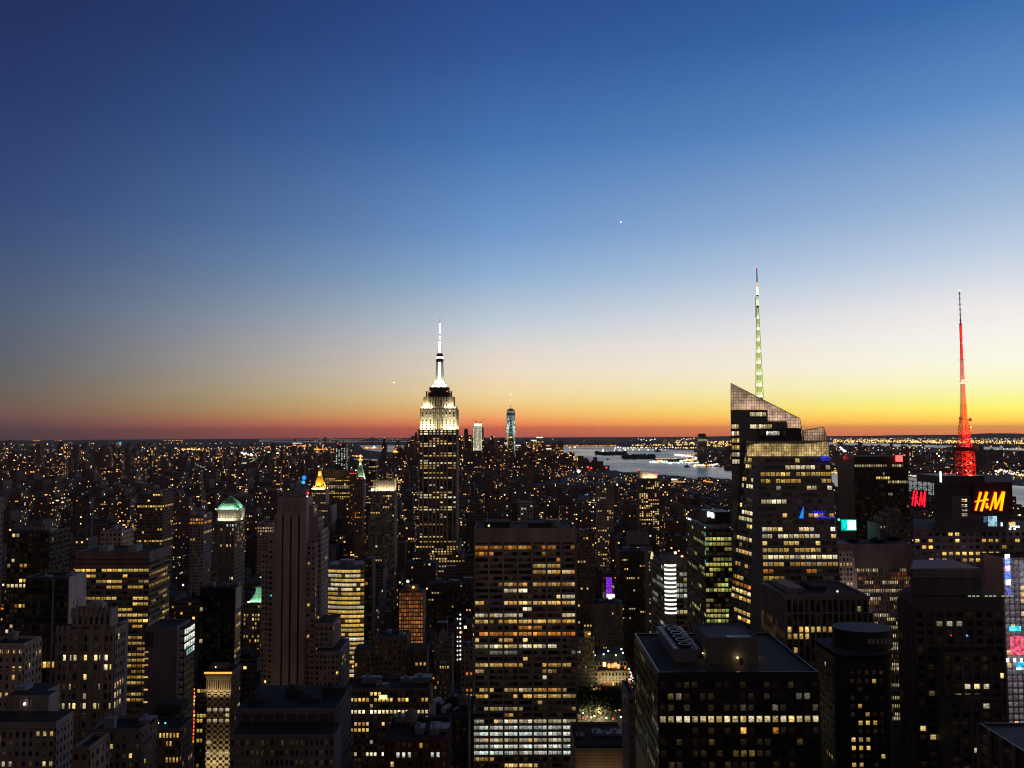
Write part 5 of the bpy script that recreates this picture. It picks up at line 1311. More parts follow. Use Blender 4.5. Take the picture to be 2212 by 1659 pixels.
def red_grid():
    Y = 700; x0, x1, zt = BX(862, 914, 1280, Y); dep = 18
    b = Building('red_lit_block', 'square gridded block glowing red and orange behind a pale frame', 'office block', (x0 + x1) / 2, Y + 9)
    b.wall_mats = [surf('grid_stone', (.36, .27, .22)), ROOFD, DARK]
    b.box(x0, x1, Y, Y + dep, -5, zt)
    def rule(i, j, v):
        k = (.2 + .8 * red_rng.random() ** 2) * (.4 + .6 * min(1, max(0, (v - 1280) / 60)))
        c = red_rng.choice(PAL['orange'] + [(1, .22, .06)]); return (c[0] * k * .75, c[1] * k * .7, c[2] * k * .6)
    red_rng = random.Random(6)
    b.front(x0, x1, Y, 20, zt, 2.05, 3.3, .28, .3, rule, .35, .3)
    b.right(x1, Y, Y + dep, 20, zt, 2.6, 3.3, .5, .3, lit_rule(117, p=.03), .3, .25)
    m = MB(); a, c, z = BX(874, 902, 1266, Y + 5); m.box(a, c, Y + 5, Y + 14, zt, z); b.part('penthouse', m, BROWN)
    b.glow('roof_lamp', lambda m: m.ball(XU(893, Y), Y + 3, zt + 3.8, .9, (4, 2, .5))); b.glow('roof_lamp', lambda m: m.ball(XU(882, Y + 20), Y + 20, ZV(1255, Y + 20), 1.2, (3, 2.4, 1.2)))
    lamp_point(b.root, XU(893, Y), Y + 2.4, zt + 3.8, 500, (1, .4, .12)); lamp_strip(b.root, (x0 + x1) / 2, Y - 6, 40, 20, 2, 3200, (1, .3, .1), (0, .5, 1))
    b.finish()
red_grid()
def gable_tower():
    Y = 600; b = tower('gabled_stone_tower', 'narrow stone tower with a pointed gothic gable and small dark windows', 'tower', 938, 976, 1381, Y, 16, (1.9, 3.5, .5, .5, .3, .25, 1), lit_rule(118, p=.03, dim=.03, pal='gold'), mats=(surf('gable_stone', (.30, .25, .19)), ROOFD, DARK), fin=False)
    c = (b.x0 + b.x1) / 2; z = b.zt; m = MB()
    for x0, w, h in ((c, 3.2, 8), (b.x0 + 1.2, 1.2, 3), (b.x1 - 1.2, 1.2, 3), (c - 5, .9, 2), (c + 5, .9, 2)):
        m.prism([(x0 - w, Y - .4), (x0 + w, Y - .4), (x0 + w, Y + 1), (x0 - w, Y + 1)], z, z + h * .35); m.frustum([(x0 - w, Y - .4), (x0 + w, Y - .4), (x0 + w, Y + 1), (x0 - w, Y + 1)], z + h * .35, [(x0 - .1, Y), (x0 + .1, Y), (x0 + .1, Y + .5), (x0 - .1, Y + .5)], z + h)
    b.part('gable', m, surf('gable_stone', (.30, .25, .19))); a, cc, zz = BX(944, 966, 1345, Y + 5); m = MB(); m.box(a, cc, Y + 5, Y + 12, z, zz); b.part('penthouse', m, DARK); b.finish()
gable_tower()
Yh = 655
o = thing('hoist_tower', 'thin dark scaffold hoist strung with two columns of bright white bulbs', 'hoist', (XU(991, Yh), Yh, 0)); m = MB()
for u in (988, 994.5): m.tube((XU(u, Yh), Yh, 0), (XU(u, Yh), Yh, ZV(1322, Yh)), .3, n=4)
for k in range(24): zz = 10 + k * 4.2; m.tube((XU(988, Yh), Yh, zz), (XU(994.5, Yh), Yh, zz), .15, n=4)
obj('scaffold', m, [STEEL], o)
for k in range(11):
    m = MB(); m.ball(XU(994.5, Yh), Yh - .7, ZV(1327 + k * 9.6, Yh), .62, (2.2, 2.2, 2.0), n=8, k=4); obj('bulb', m, [GLOW], o)
    if k % 2 or k > 5: m = MB(); m.ball(XU(988.5, Yh), Yh - .7, ZV(1326 + k * 9.8, Yh), .55, (1.6, 1.5, 1.3), n=8, k=4); obj('bulb', m, [GLOW], o)
tower('dark_building', 'dark building behind the hoist with rows of dim windows', 'building', 925, 1018, 1262, 900, 30, PUNCH, lit_rule(119, p=.05, rows=[(1280, .3, 'pale', .9)], half=4), mats=(DARK, ROOFD, DARK), roofn=3)
tower('stone_building', 'small reddish stone block squeezed against the wide travertine slab', 'building', 996, 1022, 1402, 560, 16, PUNCH, lit_rule(120, p=.06, pal='orange'), mats=(STONE, ROOFD, DARK), roofn=1)
b = tower('rooftop_building', 'dark masonry building with silvery ducts and tanks on its roof', 'building', 926, 1010, 1552, 400, 26, PUNCH, lit_rule(121, p=.02), mats=(DARK, ROOFD, DARK), fin=False)
for k, (u, v) in enumerate(((936, 1516), (958, 1530), (978, 1536))):
    m = MB(); a, c, z = BX(u, u + 13, v, 404 + 4 * k); m.tube((a, 404 + 4 * k, b.zt), (a, 404 + 4 * k, z), 1.1, n=10); m.tube((a, 404 + 4 * k, z), (c, 408 + 4 * k, z), 1.1, n=10); b.part('roof_duct', m, WHITEM)
water_tank(b, XU(1000, 412), 412, b.zt); clutter(b, b.x0, b.x1, b.Y + 8, b.Y + 26, b.zt, 6, 3, 5, DARK); b.finish()
tower('dark_gap_slab', 'black slab built for the shaded gap left of the travertine office slab', 'office block', 1010.5, 1023.5, 1545, 470, 30, (6, 4, .1, .1, .1, .1, 1), lit_rule(122, p=0, dim=0), mats=(GRANITE, ROOFD, DARK))  # dark gap beside the travertine slab, its shade built as a black slab
b = tower('low_brick_building', 'low dark red brick building with cluttered roof at the bottom edge', 'building', 829, 965, 1600, 330, 24, (2.2, 3.3, .45, .45, .3, .25, 1), lit_rule(123, p=.08, rows=[(1640, .4, 'white', .7)]), mats=(surf('dark_red_brick', (.10, .045, .04)), ROOFD, DARK), fin=False)
clutter(b, b.x0, b.x1, b.Y, b.Y + 24, b.zt, 15, 5, 3); water_tank(b, b.x0 + 9, b.Y + 14, b.zt); b.finish()
# mid distance beside the landmark mast tower
def crown_column_tower():
    Y = 1020; x0, x1, zt = BX(801, 852, 1061, Y); dep = 26; z_c = ZV(1037, Y)
    b = Building('lit_crown_tower', 'slim grey tower whose columned crown is floodlit white and amber', 'tower', (x0 + x1) / 2, Y + 13)
    b.wall_mats = [surf('grey_tower', (.24, .22, .22)), ROOFD, DARK]
    b.box(x0, x1, Y, Y + dep, -5, zt)
    V = lambda y: 961 + y * .1367
    b.front(x0, x1, Y, 40, zt - 1, 3.0, 3.4, .35, .4, lit_rule(130, p=.04, rows=[(V(835), .5, 'pale', .9), (V(1040), .2, 'orange', .9), (V(1245), .15, 'orange', .5)], half=3, dim=.03), .3, .25); b.right(x1, Y, Y + dep, 40, zt - 1, 3.2, 3.4, .4, .4, lit_rule(131, p=.02), .3, .25)
    a, c, z = BX(796, 801, 1112, Y + 2); b.box(a, x0 - .02, Y + 2, Y + 20, -5, z)
    m = MB(); m.box(x0 + 4, x1 - 2.5, Y + 3, Y + dep - 3, zt, z_c - .5)
    for i in range(8): x = x0 + 3 + (x1 - x0 - 4) * i / 7; m.box(x - .7, x + .7, Y + 1.4, Y + 3, zt, z_c)
    m.box(x1 - 3.4, x1 - .8, Y + 1.6, Y + dep - 1, zt, z_c + 1.4); b.part('crown', m, PALE)
    lamp_strip(b.root, (x0 + x1) / 2 + 2, Y - .6, zt + .6, 24, .8, 4200, (1, .80, .45), (0, .4, 1)); lamp_strip(b.root, x1 + 1.6, Y + 12, zt + .6, .8, 20, 4200, (1, .86, .6), (-.4, 0, 1))
    b.glow('floodlight', lambda m: m.box(x0 + .3, x0 + 3, Y - .4, Y + 1, zt + .2, zt + 3.2, c=(1.7, 1.8, 1.4)))
    b.finish()
crown_column_tower()
def gold_pyramid():
    Y = 1850; x0, x1, zt = BX(673, 704, 1054, Y); dep = 34
    b = Building('gold_pyramid_tower', 'stone tower crowned by a glowing golden pyramid', 'tower', (x0 + x1) / 2, Y + 17)
    b.wall_mats = [STONE, ROOFD, DARK]
    b.box(x0, x1, Y, Y + dep, -5, zt); b.front(x0, x1, Y, 20, zt - 2, 4, 4.2, .4, .4, lit_rule(132, p=.12, rows=[(1065, .9, 'pale', .8), (1072, .6, 'gold', 1)], half=2), .5, .4)
    a, c, z = BX(664, 716, 1092, Y - 6); b.box(a, c, Y - 6, Y + 50, -5, z); b.front(a, c, Y - 6, 20, z - 2, 4.2, 4.2, .4, .4, lit_rule(133, p=.1), .5, .4)
    cx, cy_ = XU(688, Y), Y + 15; z = lambda v: ZV(v, Y + 15); o8 = lambda r: [(cx + r * cos(pi / 8 + i * pi / 4), cy_ + r * sin(pi / 8 + i * pi / 4)) for i in range(8)]
    m = MB(); m.frustum(o8(12.8), z(1052.5), o8(4.6), z(1025), top=False); m.frustum(o8(4.2), z(1025), o8(3.6), z(1015.5)); m.frustum(o8(3.9), z(1015.5), o8(.3), z(1008))
    for i in range(8): p, q = o8(13)[i], o8(4.8)[i]; m.tube((p[0], p[1], z(1052.5)), (q[0], q[1], z(1025)), .35, n=4)
    for i in range(4): a_ = pi / 4 + i * pi / 2; m.lathe(cx + 15 * cos(a_), cy_ + 15 * sin(a_), [(1.6, z(1053)), (1.4, z(1048.5)), (0, z(1045.5))], 6)
    b.part('roof', m, GOLD)
    for d in ((0, -1), (1, 0), (-1, 0), (0, 1)):
        sx, sy = (26, 1) if d[1] else (1, 26); lamp_strip(b.root, cx + d[0] * 17, cy_ + d[1] * 17, z(1053.5), sx, sy, 32000, (1, .66, .16), (-d[0] * .8, -d[1] * .8, 1))
    lamp_strip(b.root, cx, cy_ - 6.5, z(1025), 8, 1, 2400, (1, .7, .25), (0, .35, 1)); b.finish()
gold_pyramid()
def clock_tower():
    Y = 2040; x0, x1, zt = BX(767, 786, 1033, Y); b = Building('campanile_tower', 'white campanile tower with a green lit pyramid roof and golden lantern', 'tower', (x0 + x1) / 2, Y + 11)
    b.wall_mats = [surf('tower_marble', (.50, .46, .42)), ROOFD, DARK]; b.box(x0, x1, Y, Y + 24, -5, zt)
    b.front(x0, x1, Y, 20, zt - 6, 4.4, 4.2, .5, .4, lit_rule(134, p=.06), .5, .4)
    cx, cy_ = (x0 + x1) / 2, Y + 12; z = lambda v: ZV(v, Y + 10); s4 = lambda r: [(cx - r, cy_ - r), (cx + r, cy_ - r), (cx + r, cy_ + r), (cx - r, cy_ + r)]
    m = MB(); m.frustum(s4(10.6), z(1033), s4(4.6), z(1007)); m.prism(s4(5.4), z(1007), z(1004)); b.part('roof', m, surf('roof_marble', (.55, .62, .50)))
    wm = MB()
    for r_, k in ((1027, 6), (1021, 5), (1015, 4)):
        for i in range(k): 
            h = 4.6 + 6 * (r_ - 1007) / 26; x = cx - h * .7 + 1.4 * h * i / (k - 1); wm.box(x - .5, x + .5, cy_ - h - .6, cy_ - h + .3, z(r_), z(r_) + 2)
    b.part('dormer', wm, DARK)
    m = MB(); m.lathe(cx, cy_, [(3.4, z(1004)), (3.2, z(996)), (3.6, z(995.5)), (2.4, z(994))], 12); b.part('lantern', m, PALE)
    b.glow('lantern_light', lambda m: (m.lathe(cx, cy_, [(2.2, z(994)), (5.4, z(993)), (4.6, z(991)), (2, z(990)), (1.8, z(987.5)), (0, z(986.5))], 12, c=(1.7, .85, .16)), m.ball(cx, cy_, z(983.5), 2.6, (2.0, 1.7, 1.1))))
    for d in ((0, -1), (1, 0), (-1, 0)):
        lamp_strip(b.root, cx + d[0] * 13.5, cy_ + d[1] * 13.5, z(1033.5), 20 if d[1] else 1, 1 if d[1] else 20, 9500, (.72, 1, .62), (-d[0] * .7, -d[1] * .7, 1))
    lamp_strip(b.root, cx, cy_ - 5.6, z(1003.6), 8, 1, 2600, (.75, 1, .6), (0, .3, 1)); b.finish()
clock_tower()
tower('dark_office_block', 'wide dark office block with amber floors beside the golden pyramid', 'office block', 701, 757, 1017, 1950, 40, (5, 4.2, .3, .4, .5, .4, 1), lit_rule(135, p=.12, rows=[(1033, .6, 'gold', .9), (1040, .5, 'gold', .9), (1054, .95, 'white', .35), (1065, .9, 'gold', 1.2), (1072, .7, 'gold', .8)], half=2, run=.7), mats=(BROWN, ROOFD, DARK))
b = tower('slant_topped_tower', 'dark tower with a slanting top and columns of white lights', 'tower', 724.5, 747, 967, 2350, 30, (7.2, 4.6, .55, .45, .5, .4, 1), lit_rule(136, p=.7, var=.1, pal='white', b=.9, run=.2), mats=(surf('slate_glass', (.05, .06, .07), .4), ROOFD, DARK), zb=120, fin=False)
m = MB(); zz = b.zt; m.face([(b.x0, b.Y, zz), (b.x1, b.Y, zz), (b.x1, b.Y, zz + 10), (b.x0, b.Y, zz + 2)]); m.face([(b.x1, b.Y, zz), (b.x1, b.Y + 30, zz), (b.x1, b.Y + 30, zz + 10), (b.x1, b.Y, zz + 10)]); m.face([(b.x0, b.Y, zz + 2), (b.x1, b.Y, zz + 10), (b.x1, b.Y + 30, zz + 10), (b.x0, b.Y + 30, zz + 2)]); m.face([(b.x0, b.Y + 30, zz), (b.x0, b.Y, zz), (b.x0, b.Y, zz + 2), (b.x0, b.Y + 30, zz + 2)]); m.face([(b.x1, b.Y + 30, zz), (b.x0, b.Y + 30, zz), (b.x0, b.Y + 30, zz + 2), (b.x1, b.Y + 30, zz + 10)])
b.part('roof', m, DARK); b.glow('red_lamp', lambda m: m.ball((b.x0 + b.x1) / 2, b.Y, b.zt + 8, 1.8, (3, .15, .1))); b.finish()
b = tower('red_brown_tower', 'slim red brown tower with red lamps along its roof edge', 'tower', 766, 783, 1036, 1300, 20, PUNCH, lit_rule(137, p=.08, pal='orange'), mats=(BROWN, ROOFD, DARK), zb=60, fin=False)
for i in range(2): b.glow('red_lamp', lambda m: m.ball(b.x0 + 5 + 6 * i, b.Y, b.zt + 1.5, .8, (2.6, .12, .1)))
b.finish()
b = tower('apartment_tower', 'brown slab with a line of red roof lamps left of the campanile', 'tower', 755, 769, 1024, 1500, 22, PUNCH, lit_rule(138, p=.14, pal='orange'), mats=(BROWN, ROOFD, DARK), zb=60, fin=False)
for i in range(4): b.glow('red_lamp', lambda m: m.ball(b.x0 + 1 + 3.4 * i, b.Y - .3, b.zt + 1, .8, (2.6, .12, .1)))
b.finish()
tower('dark_tower', 'dark tower with banded amber and teal lit top near the campanile', 'tower', 796, 811, 998, 1700, 26, (5, 4, .2, .4, .4, .3, 1), lit_rule(139, p=.1, rows=[(1010, .95, 'gold', .9), (1019, .9, 'white', .12), (1037, .9, 'gold', .7)], half=3), mats=(DARK, ROOFD, DARK), zb=80)
b = tower('stone_building', 'stone building with a brightly lit colonnaded top floor', 'building', 556, 588, 1131, 1000, 26, PUNCH, lit_rule(140, p=.02, rows=[(1138, 1, 'pale', .7), (1145, 1, 'pale', .9)], half=6), mats=(STONE, ROOFD, DARK), zb=20)
b = tower('columned_tower', 'grey tower with white vertical columns behind the travertine slab', 'office tower', 1118, 1151, 1085, 1250, 24, (4.6, 3.9, .3, .3, .5, .3, 1), lit_rule(141, p=.2, pal='pale', b=.4), mats=(surf('column_stone', (.45, .43, .42)), ROOFD, DARK), zb=60, fin=False)
b.wall.box(b.x0 - 9, b.x0 - .2, b.Y + 2, b.Y + 20, -5, b.zt - 1, 2, 1); b.finish()
tower('dark_building', 'dark slab with a red lamp just right of the travertine slab', 'building', 1246, 1284, 1152, 900, 26, (3.2, 3.6, .4, .4, .4, .3, 1), lit_rule(142, p=.12, pal='warm', b=.8), mats=(BROWN, ROOFD, DARK), zb=10, roofn=2)
def slant_lit():
    Y = 1500; x0, x1, zt = BX(1380, 1423, 1034, Y); b = Building('slant_crowned_tower', 'apartment tower with a slanting lit crown wall and dozens of amber windows', 'apartment tower', (x0 + x1) / 2, Y + 14); b.wall_mats = [BROWN, ROOFD, DARK]
    b.box(x0, x1, Y, Y + 28, -5, zt); b.front(x0, x1, Y, 30, zt - 1, 4.0, 3.55, .4, .35, lit_rule(143, p=.36, pal='warm', b=1.1, run=.3, var=.4), .4, .3); b.right(x1, Y, Y + 28, 30, zt - 1, 4, 3.55, .4, .35, lit_rule(144, p=.3), .4, .3)
    zl, zr = ZV(1018, Y), ZV(1027, Y); m = MB(); bl = (x0, Y + 12); 
    m.hexa([Vector((x0, Y + 14, zt)), Vector((x1, Y + 14, zt)), Vector((x1, Y + 14, zr)), Vector((x0, Y + 14, zl))], Vector((0, -1, 0)), 0, 2); m.hexa([Vector((x0, Y + 12, zt)), Vector((x0, Y, zt)), Vector((x0, Y, zl + .3)), Vector((x0, Y + 12, zl))], Vector((-1, 0, 0)), -1.2, 0)
    b.part('crown_wall', m, PALE); lamp_strip(b.root, (x0 + x1) / 2 + 3, Y + 8, zt + .6, 24, 1, 4500, (1, .75, .42), (0, .5, 1))
    for u, v in ((1380, 1017.5), (1383, 1017.8), (1417, 1025.5), (1421, 1026)): b.glow('red_lamp', lambda m: m.ball(XU(u, Y), Y + 12, ZV(v, Y), 1.1, (3, .14, .1)))
    b.finish()
slant_lit()
tower('apartment_tower', 'flat topped grey apartment tower left of the slant crowned one', 'apartment tower', 1290, 1325, 1050, 1350, 26, (3.6, 3.5, .4, .4, .4, .3, 1), lit_rule(145, p=.12, rows=[(1060, .4, 'gold', .5), (1074, .6, 'pale', .35), (1104, .4, 'gold', 1)], half=4), mats=(STONE, ROOFD, DARK), zb=30, roofn=2)
b = tower('office_block', 'grey block with bright amber floors below a blank grey top', 'office block', 1360, 1402, 1154, 1060, 28, (4, 3.7, .15, .45, .3, .3, 2), lit_rule(146, p=.1, rows=[(1153 + 26, .5, 'gold', .9), (1188, .7, 'gold', 1), (1194, .7, 'gold', 1), (1199, .8, 'gold', .9), (1209, .5, 'gold', .9)], half=4, run=.7), mats=(surf('grey_panel', (.2, .2, .22)), ROOFD, DARK), zb=10, z_top_trim=12, fin=False); b.finish()
tower('dark_tower', 'dark tower with clusters of small amber windows behind the cream blocks', 'tower', 1338, 1400, 1193, 1000, 30, (2.6, 3.6, .4, .45, .4, .3, 1), lit_rule(147, p=.07, rows=[(1247, .3, 'gold', 1), (1314, .4, 'pale', 1), (1335, .35, 'pale', 1)], half=5), mats=(DARK, ROOFD, DARK), zb=6, roofn=2)
tower('slim_tower', 'slim dark tower with a stack of amber windows beside the striped light column', 'tower', 1400, 1410, 1188, 840, 24, PUNCH, lit_rule(148, p=.35, pal='gold', b=.5), mats=(BROWN, ROOFD, DARK), zb=6)
def bar_lit():
    Y = 600; b = Building('light_bar_building', 'building with a rounded corner of stacked white light bars', 'office tower', XU(1445, Y), Y + 15); b.wall_mats = [surf('bar_stone', (.28, .26, .24)), ROOFD, DARK]
    x0, x1, zt = BX(1459, 1485, 1206, Y); b.box(x0, x1, Y + 2, Y + 30, -5, zt)
    b.front(x0, x1, Y + 2, 6, zt - 6, 2.9, 3.8, .15, .35, lit_rule(150, p=.25, rows=[(1243, .8, 'white', .45), (1264, .9, 'white', .6), (1275, .9, 'white', .5), (1285, .9, 'white', .5), (1312, .4, 'gold', .5)], half=5, pal='pale', b=.6), .25, .25)
    cx = XU(1446.5, Y); R = (XU(1459, Y) - XU(1434, Y)) / 2; cy_ = Y + 3; n = 12
    arc = [(cx - R * cos(pi * i / n), cy_ - R * .6 * sin(pi * i / n)) for i in range(n + 1)]
    b.wall.prism(arc + [(cx + R, cy_ + 20), (cx - R, cy_ + 20)], -5, zt + .2, 0, 1)
    sx = XU(1408, Y + 30); ls = [(cx - R, cy_ + 1), (sx, Y + 34)]; zs_ = ZV(1195, Y + 30)
    b.wall.prism([(cx - R - .02, cy_ + 1), (cx - R - .02, Y + 40), (sx, Y + 40), (sx, Y + 34)], -5, zs_ - 3, 0, 1); HERO_RECTS.append((Y, 1408, 1485, 1200, 1700))
    b.facade([(sx, Y + 34, 6), (cx - R - .02, cy_ + 1, 6), (cx - R - .02, cy_ + 1, zs_ - 5), (sx, Y + 34, zs_ - 5)], 8, 35, .2, .4, lit_rule(151, p=.25, pal='white', b=.25, run=.7), .2, .2)
    for k in range(12):
        z = ZV(1225 + k * 9.35, Y); m = MB()
        m.prism([(cx + (p[0] - cx) * 1.04, cy_ + (p[1] - cy_) * 1.06) for p in arc] + [(cx + R, cy_ + .4), (cx - R, cy_ + .4)], z, z + 1.25, c=(1.9, 1.85, 1.6)); b.part('light_bar', m, GLOW)
        if k < 7: m = MB(); m.prism([(cx + (p[0] - cx) * 1.02, cy_ + (p[1] - cy_) * 1.03) for p in arc] + [(cx + R, cy_ + .4), (cx - R, cy_ + .4)], z - 1.5, z - .1, c=(.07, .085, .065)); b.part('window_band', m, GLOW)
    for u, v, c in ((1459.5, 1198, (3, 2.4, 1.2)), (1474, 1206, (1.4, .8, .3))): b.glow('roof_lamp', lambda m: m.ball(XU(u, Y), Y + 6, ZV(v, Y), 1.0, c))
    b.glow('lit_column', lambda m: m.frustum([(sx - 1.2, Y + 33), (sx + 1.2, Y + 33), (sx + 1.2, Y + 35), (sx - 1.2, Y + 35)], ZV(1210, Y + 30), [(sx - .6, Y + 33.4), (sx + .6, Y + 33.4), (sx + .6, Y + 34.6), (sx - .6, Y + 34.6)], ZV(1196, Y + 30), c=(1.0, .75, .32)))
    b.finish()
bar_lit()
def green_tower():
    Y = 640; x0, x1, zt = BX(1522.5, 1580, 1142, Y); dep = 64
    b = Building('green_glass_tower', 'dark green glass tower with yellow green lit floors and a corner roof spotlight', 'office tower', (x0 + x1) / 2, Y + 30); b.wall_mats = [GREENGL, ROOFD, DARK]
    b.box(x0, x1, Y, Y + dep, -5, zt)
    V = lambda y: 999 + y * .1953
    rows = [(V(y), p, 'green', k) for y, p, k in ((785, .5, .35), (845, .9, .95), (900, .75, .45), (962, .55, .4), (1020, .3, .4), (1080, .15, .3), (1137, 1, .75), (1193, .35, .7), (1252, .5, .6), (1310, .25, .5), (1368, .6, .7), (1430, .6, .6), (1487, .4, .5), (1545, .3, .3), (1605, .45, .5), (1660, .5, .5))]
    rows += [(1107 + y * .3327, p, 'green', k) for y, p, k in ((600, .2, .4), (660, .6, .7), (690, .6, .7), (722, 1, 1.2))]
    b.front(x0, x1, Y, 20, zt - 2, 3.1, 3.85, .12, .35, lit_rule(152, p=.3, rows=rows, run=.65, b=.85, half=6, dim=.03), .25, .3)
    b.left(x0, Y, Y + dep, 20, zt - 2, 3.4, 3.85, .15, .35, lit_rule(153, p=.08, pal='green', b=.45, rows=[(1150, .5, 'green', .7), (1215, .4, 'green', .6)], half=4, dim=.02), .25, .3)
    m = MB(); z = zt + 2.6
    for a, c in (((x0, Y, z), (x0, Y + dep, z)), ((x0, Y, z), (x1, Y, z))): m.tube(a, c, .35, n=5)
    for k in range(5): m.tube((x0, Y + dep * k / 4, zt), (x0, Y + dep * k / 4, z), .25, n=4); m.tube((x0 + (x1 - x0) * k / 4, Y, zt), (x0 + (x1 - x0) * k / 4, Y, z), .25, n=4)
    b.part('roof_rail', m, WHITEM)
    m = MB(); a, c, zp = BX(1527, 1578, 1106, Y + 34); m.box(a, c, Y + 34, Y + 60, zt, zp); b.part('penthouse', m, surf('green_dark', (.03, .045, .03), .5)); m = MB(); m.tube((XU(1522, Y + 60), Y + 60, ZV(1092, Y + 60)), (XU(1550, Y + 36), Y + 36, ZV(1104, Y + 36)), .4, n=5); b.part('roof_boom', m, WHITEM)
    def sign(m):
        for u, v, r in ((1530.5, 1108, 1.1), (1530.5, 1111, 1.2), (1531, 1114, 1.1), (1535, 1110.5, 1.0), (1537, 1113, 1.2), (1539.5, 1116, 1.2), (1537.5, 1109, 1.0), (1540, 1112, 1.0)):
            p = PX(u, v, Y + 33.5); m.prism([(p[0] + r * cos(i * pi / 5), Y + 33.3 + .3 * sin(i * pi / 5)) for i in range(10)], p[1] - r * .9, p[1] + r * .9, c=(2, 2, 2.2))
    b.glow('lit_sign', sign, 'small white lit sign on the penthouse')
    b.glow('spotlight', lambda m: m.ball(XU(1486, Y + 60), Y + 60, ZV(1122, Y + 60), .9, (1.6, 2.1, 2.3))); b.glow('spotlight', lambda m: m.ball(XU(1490, Y + 58), Y + 58, ZV(1123, Y + 58), .8, (1.6, 2.1, 2.3))); b.glow('spotlight', lambda m: m.ball(x0, Y - .4, zt + 1, .6, (.5, 1.1, .9)))
    for v in (1155, 1175, 1195, 1215): b.glow('corner_light', lambda m: m.box(x0 - .3, x0 + .3, Y - .6, Y - .3, ZV(v, Y) - 1.6, ZV(v, Y) + 1.6, c=(.1, .35, .25)))
    b.finish()
green_tower()
def purple_building():
    Y = 1000; x0, x1, zt = BX(1293, 1327, 1243, Y); b = Building('screen_fronted_building', 'building with a curved glass front, one bay glowing purple over white lights', 'building', (x0 + x1) / 2, Y + 12); b.wall_mats = [surf('mauve_glass', (.10, .06, .08), .3), ROOFD, DARK]
    n = 8; pts = [(x0 + (x1 - x0) * i / n, Y + 5 * sin(pi * i / n)) for i in range(n + 1)]; b.wall.prism(pts + [(x1, Y + 24), (x0, Y + 24)], -5, zt, 0, 1); HERO_RECTS.append((Y, 1293, 1327, 1243, 1400))
    for i in range(n):
        q = [(pts[i][0], pts[i][1], 60), (pts[i + 1][0], pts[i + 1][1], 60), (pts[i + 1][0], pts[i + 1][1], zt - 3), (pts[i][0], pts[i][1], zt - 3)]
        b.facade(q, 1, 8, .15, .2, (lambda ii, j, v: (.5 * (.6 + .2 * (j % 3)), .04, 1.2)) if i >= 4 and i < 7 else lit_rule(i, p=.05, dim=.05), .2, .15)
    for u, v, w in ((1293, 1279, 2.5), (1297, 1284, 3.5), (1316, 1287, 6), (1322, 1287, 6), (1318, 1294, 4), (1324, 1301, 3.4), (1316, 1302, 2.6)):
        m = MB(); p = PX(u, v, Y - 1); m.box(p[0] - w / 2, p[0] + w / 2, Y - 1.4, Y - .8, p[1] - 1.8, p[1] + 1.8, c=(1.8, 1.6, 1.8)); b.part('light_panel', m, GLOW)
    m = MB(); m.prism([(p[0], p[1] - .4) for p in pts] + [(x1, Y + 20), (x0, Y + 20)], zt, zt + 1.2); b.part('roof', m, ROOFD); b.finish()
purple_building()
b = tower('cream_block', 'tall plain cream block in front of the purple lit building', 'building', 1277, 1345, 1307, 900, 26, (2.4, 3.7, .55, .45, .35, .25, 1), lit_rule(155, p=.02, dim=.03, pal='gold'), mats=(surf('cream_brick', (.33, .28, .24)), ROOFD, DARK), zb=8, roofn=2)
b = tower('stone_building', 'narrow pale building with an amber lit rooftop and small arched windows', 'building', 1246, 1284, 1380, 800, 24, (1.9, 3.6, .45, .45, .3, .25, 1), lit_rule(156, p=.03, dim=.06, pal='white'), mats=(surf('pale_brick', (.40, .36, .29)), ROOFD, DARK), zb=6, fin=False)
m = MB(); a, c, z = BX(1262, 1276, 1364, 806); m.box(a, c, 806, 818, b.zt, z); b.part('penthouse', m, STONE); b.glow('roof_lamp', lambda m: m.ball(XU(1270, 804), 804, ZV(1370, 804), 1.0, (3, 1.5, .35))); lamp_point(b.root, XU(1270, 803), 802.5, ZV(1369, 803), 600, (1, .5, .15)); b.finish()
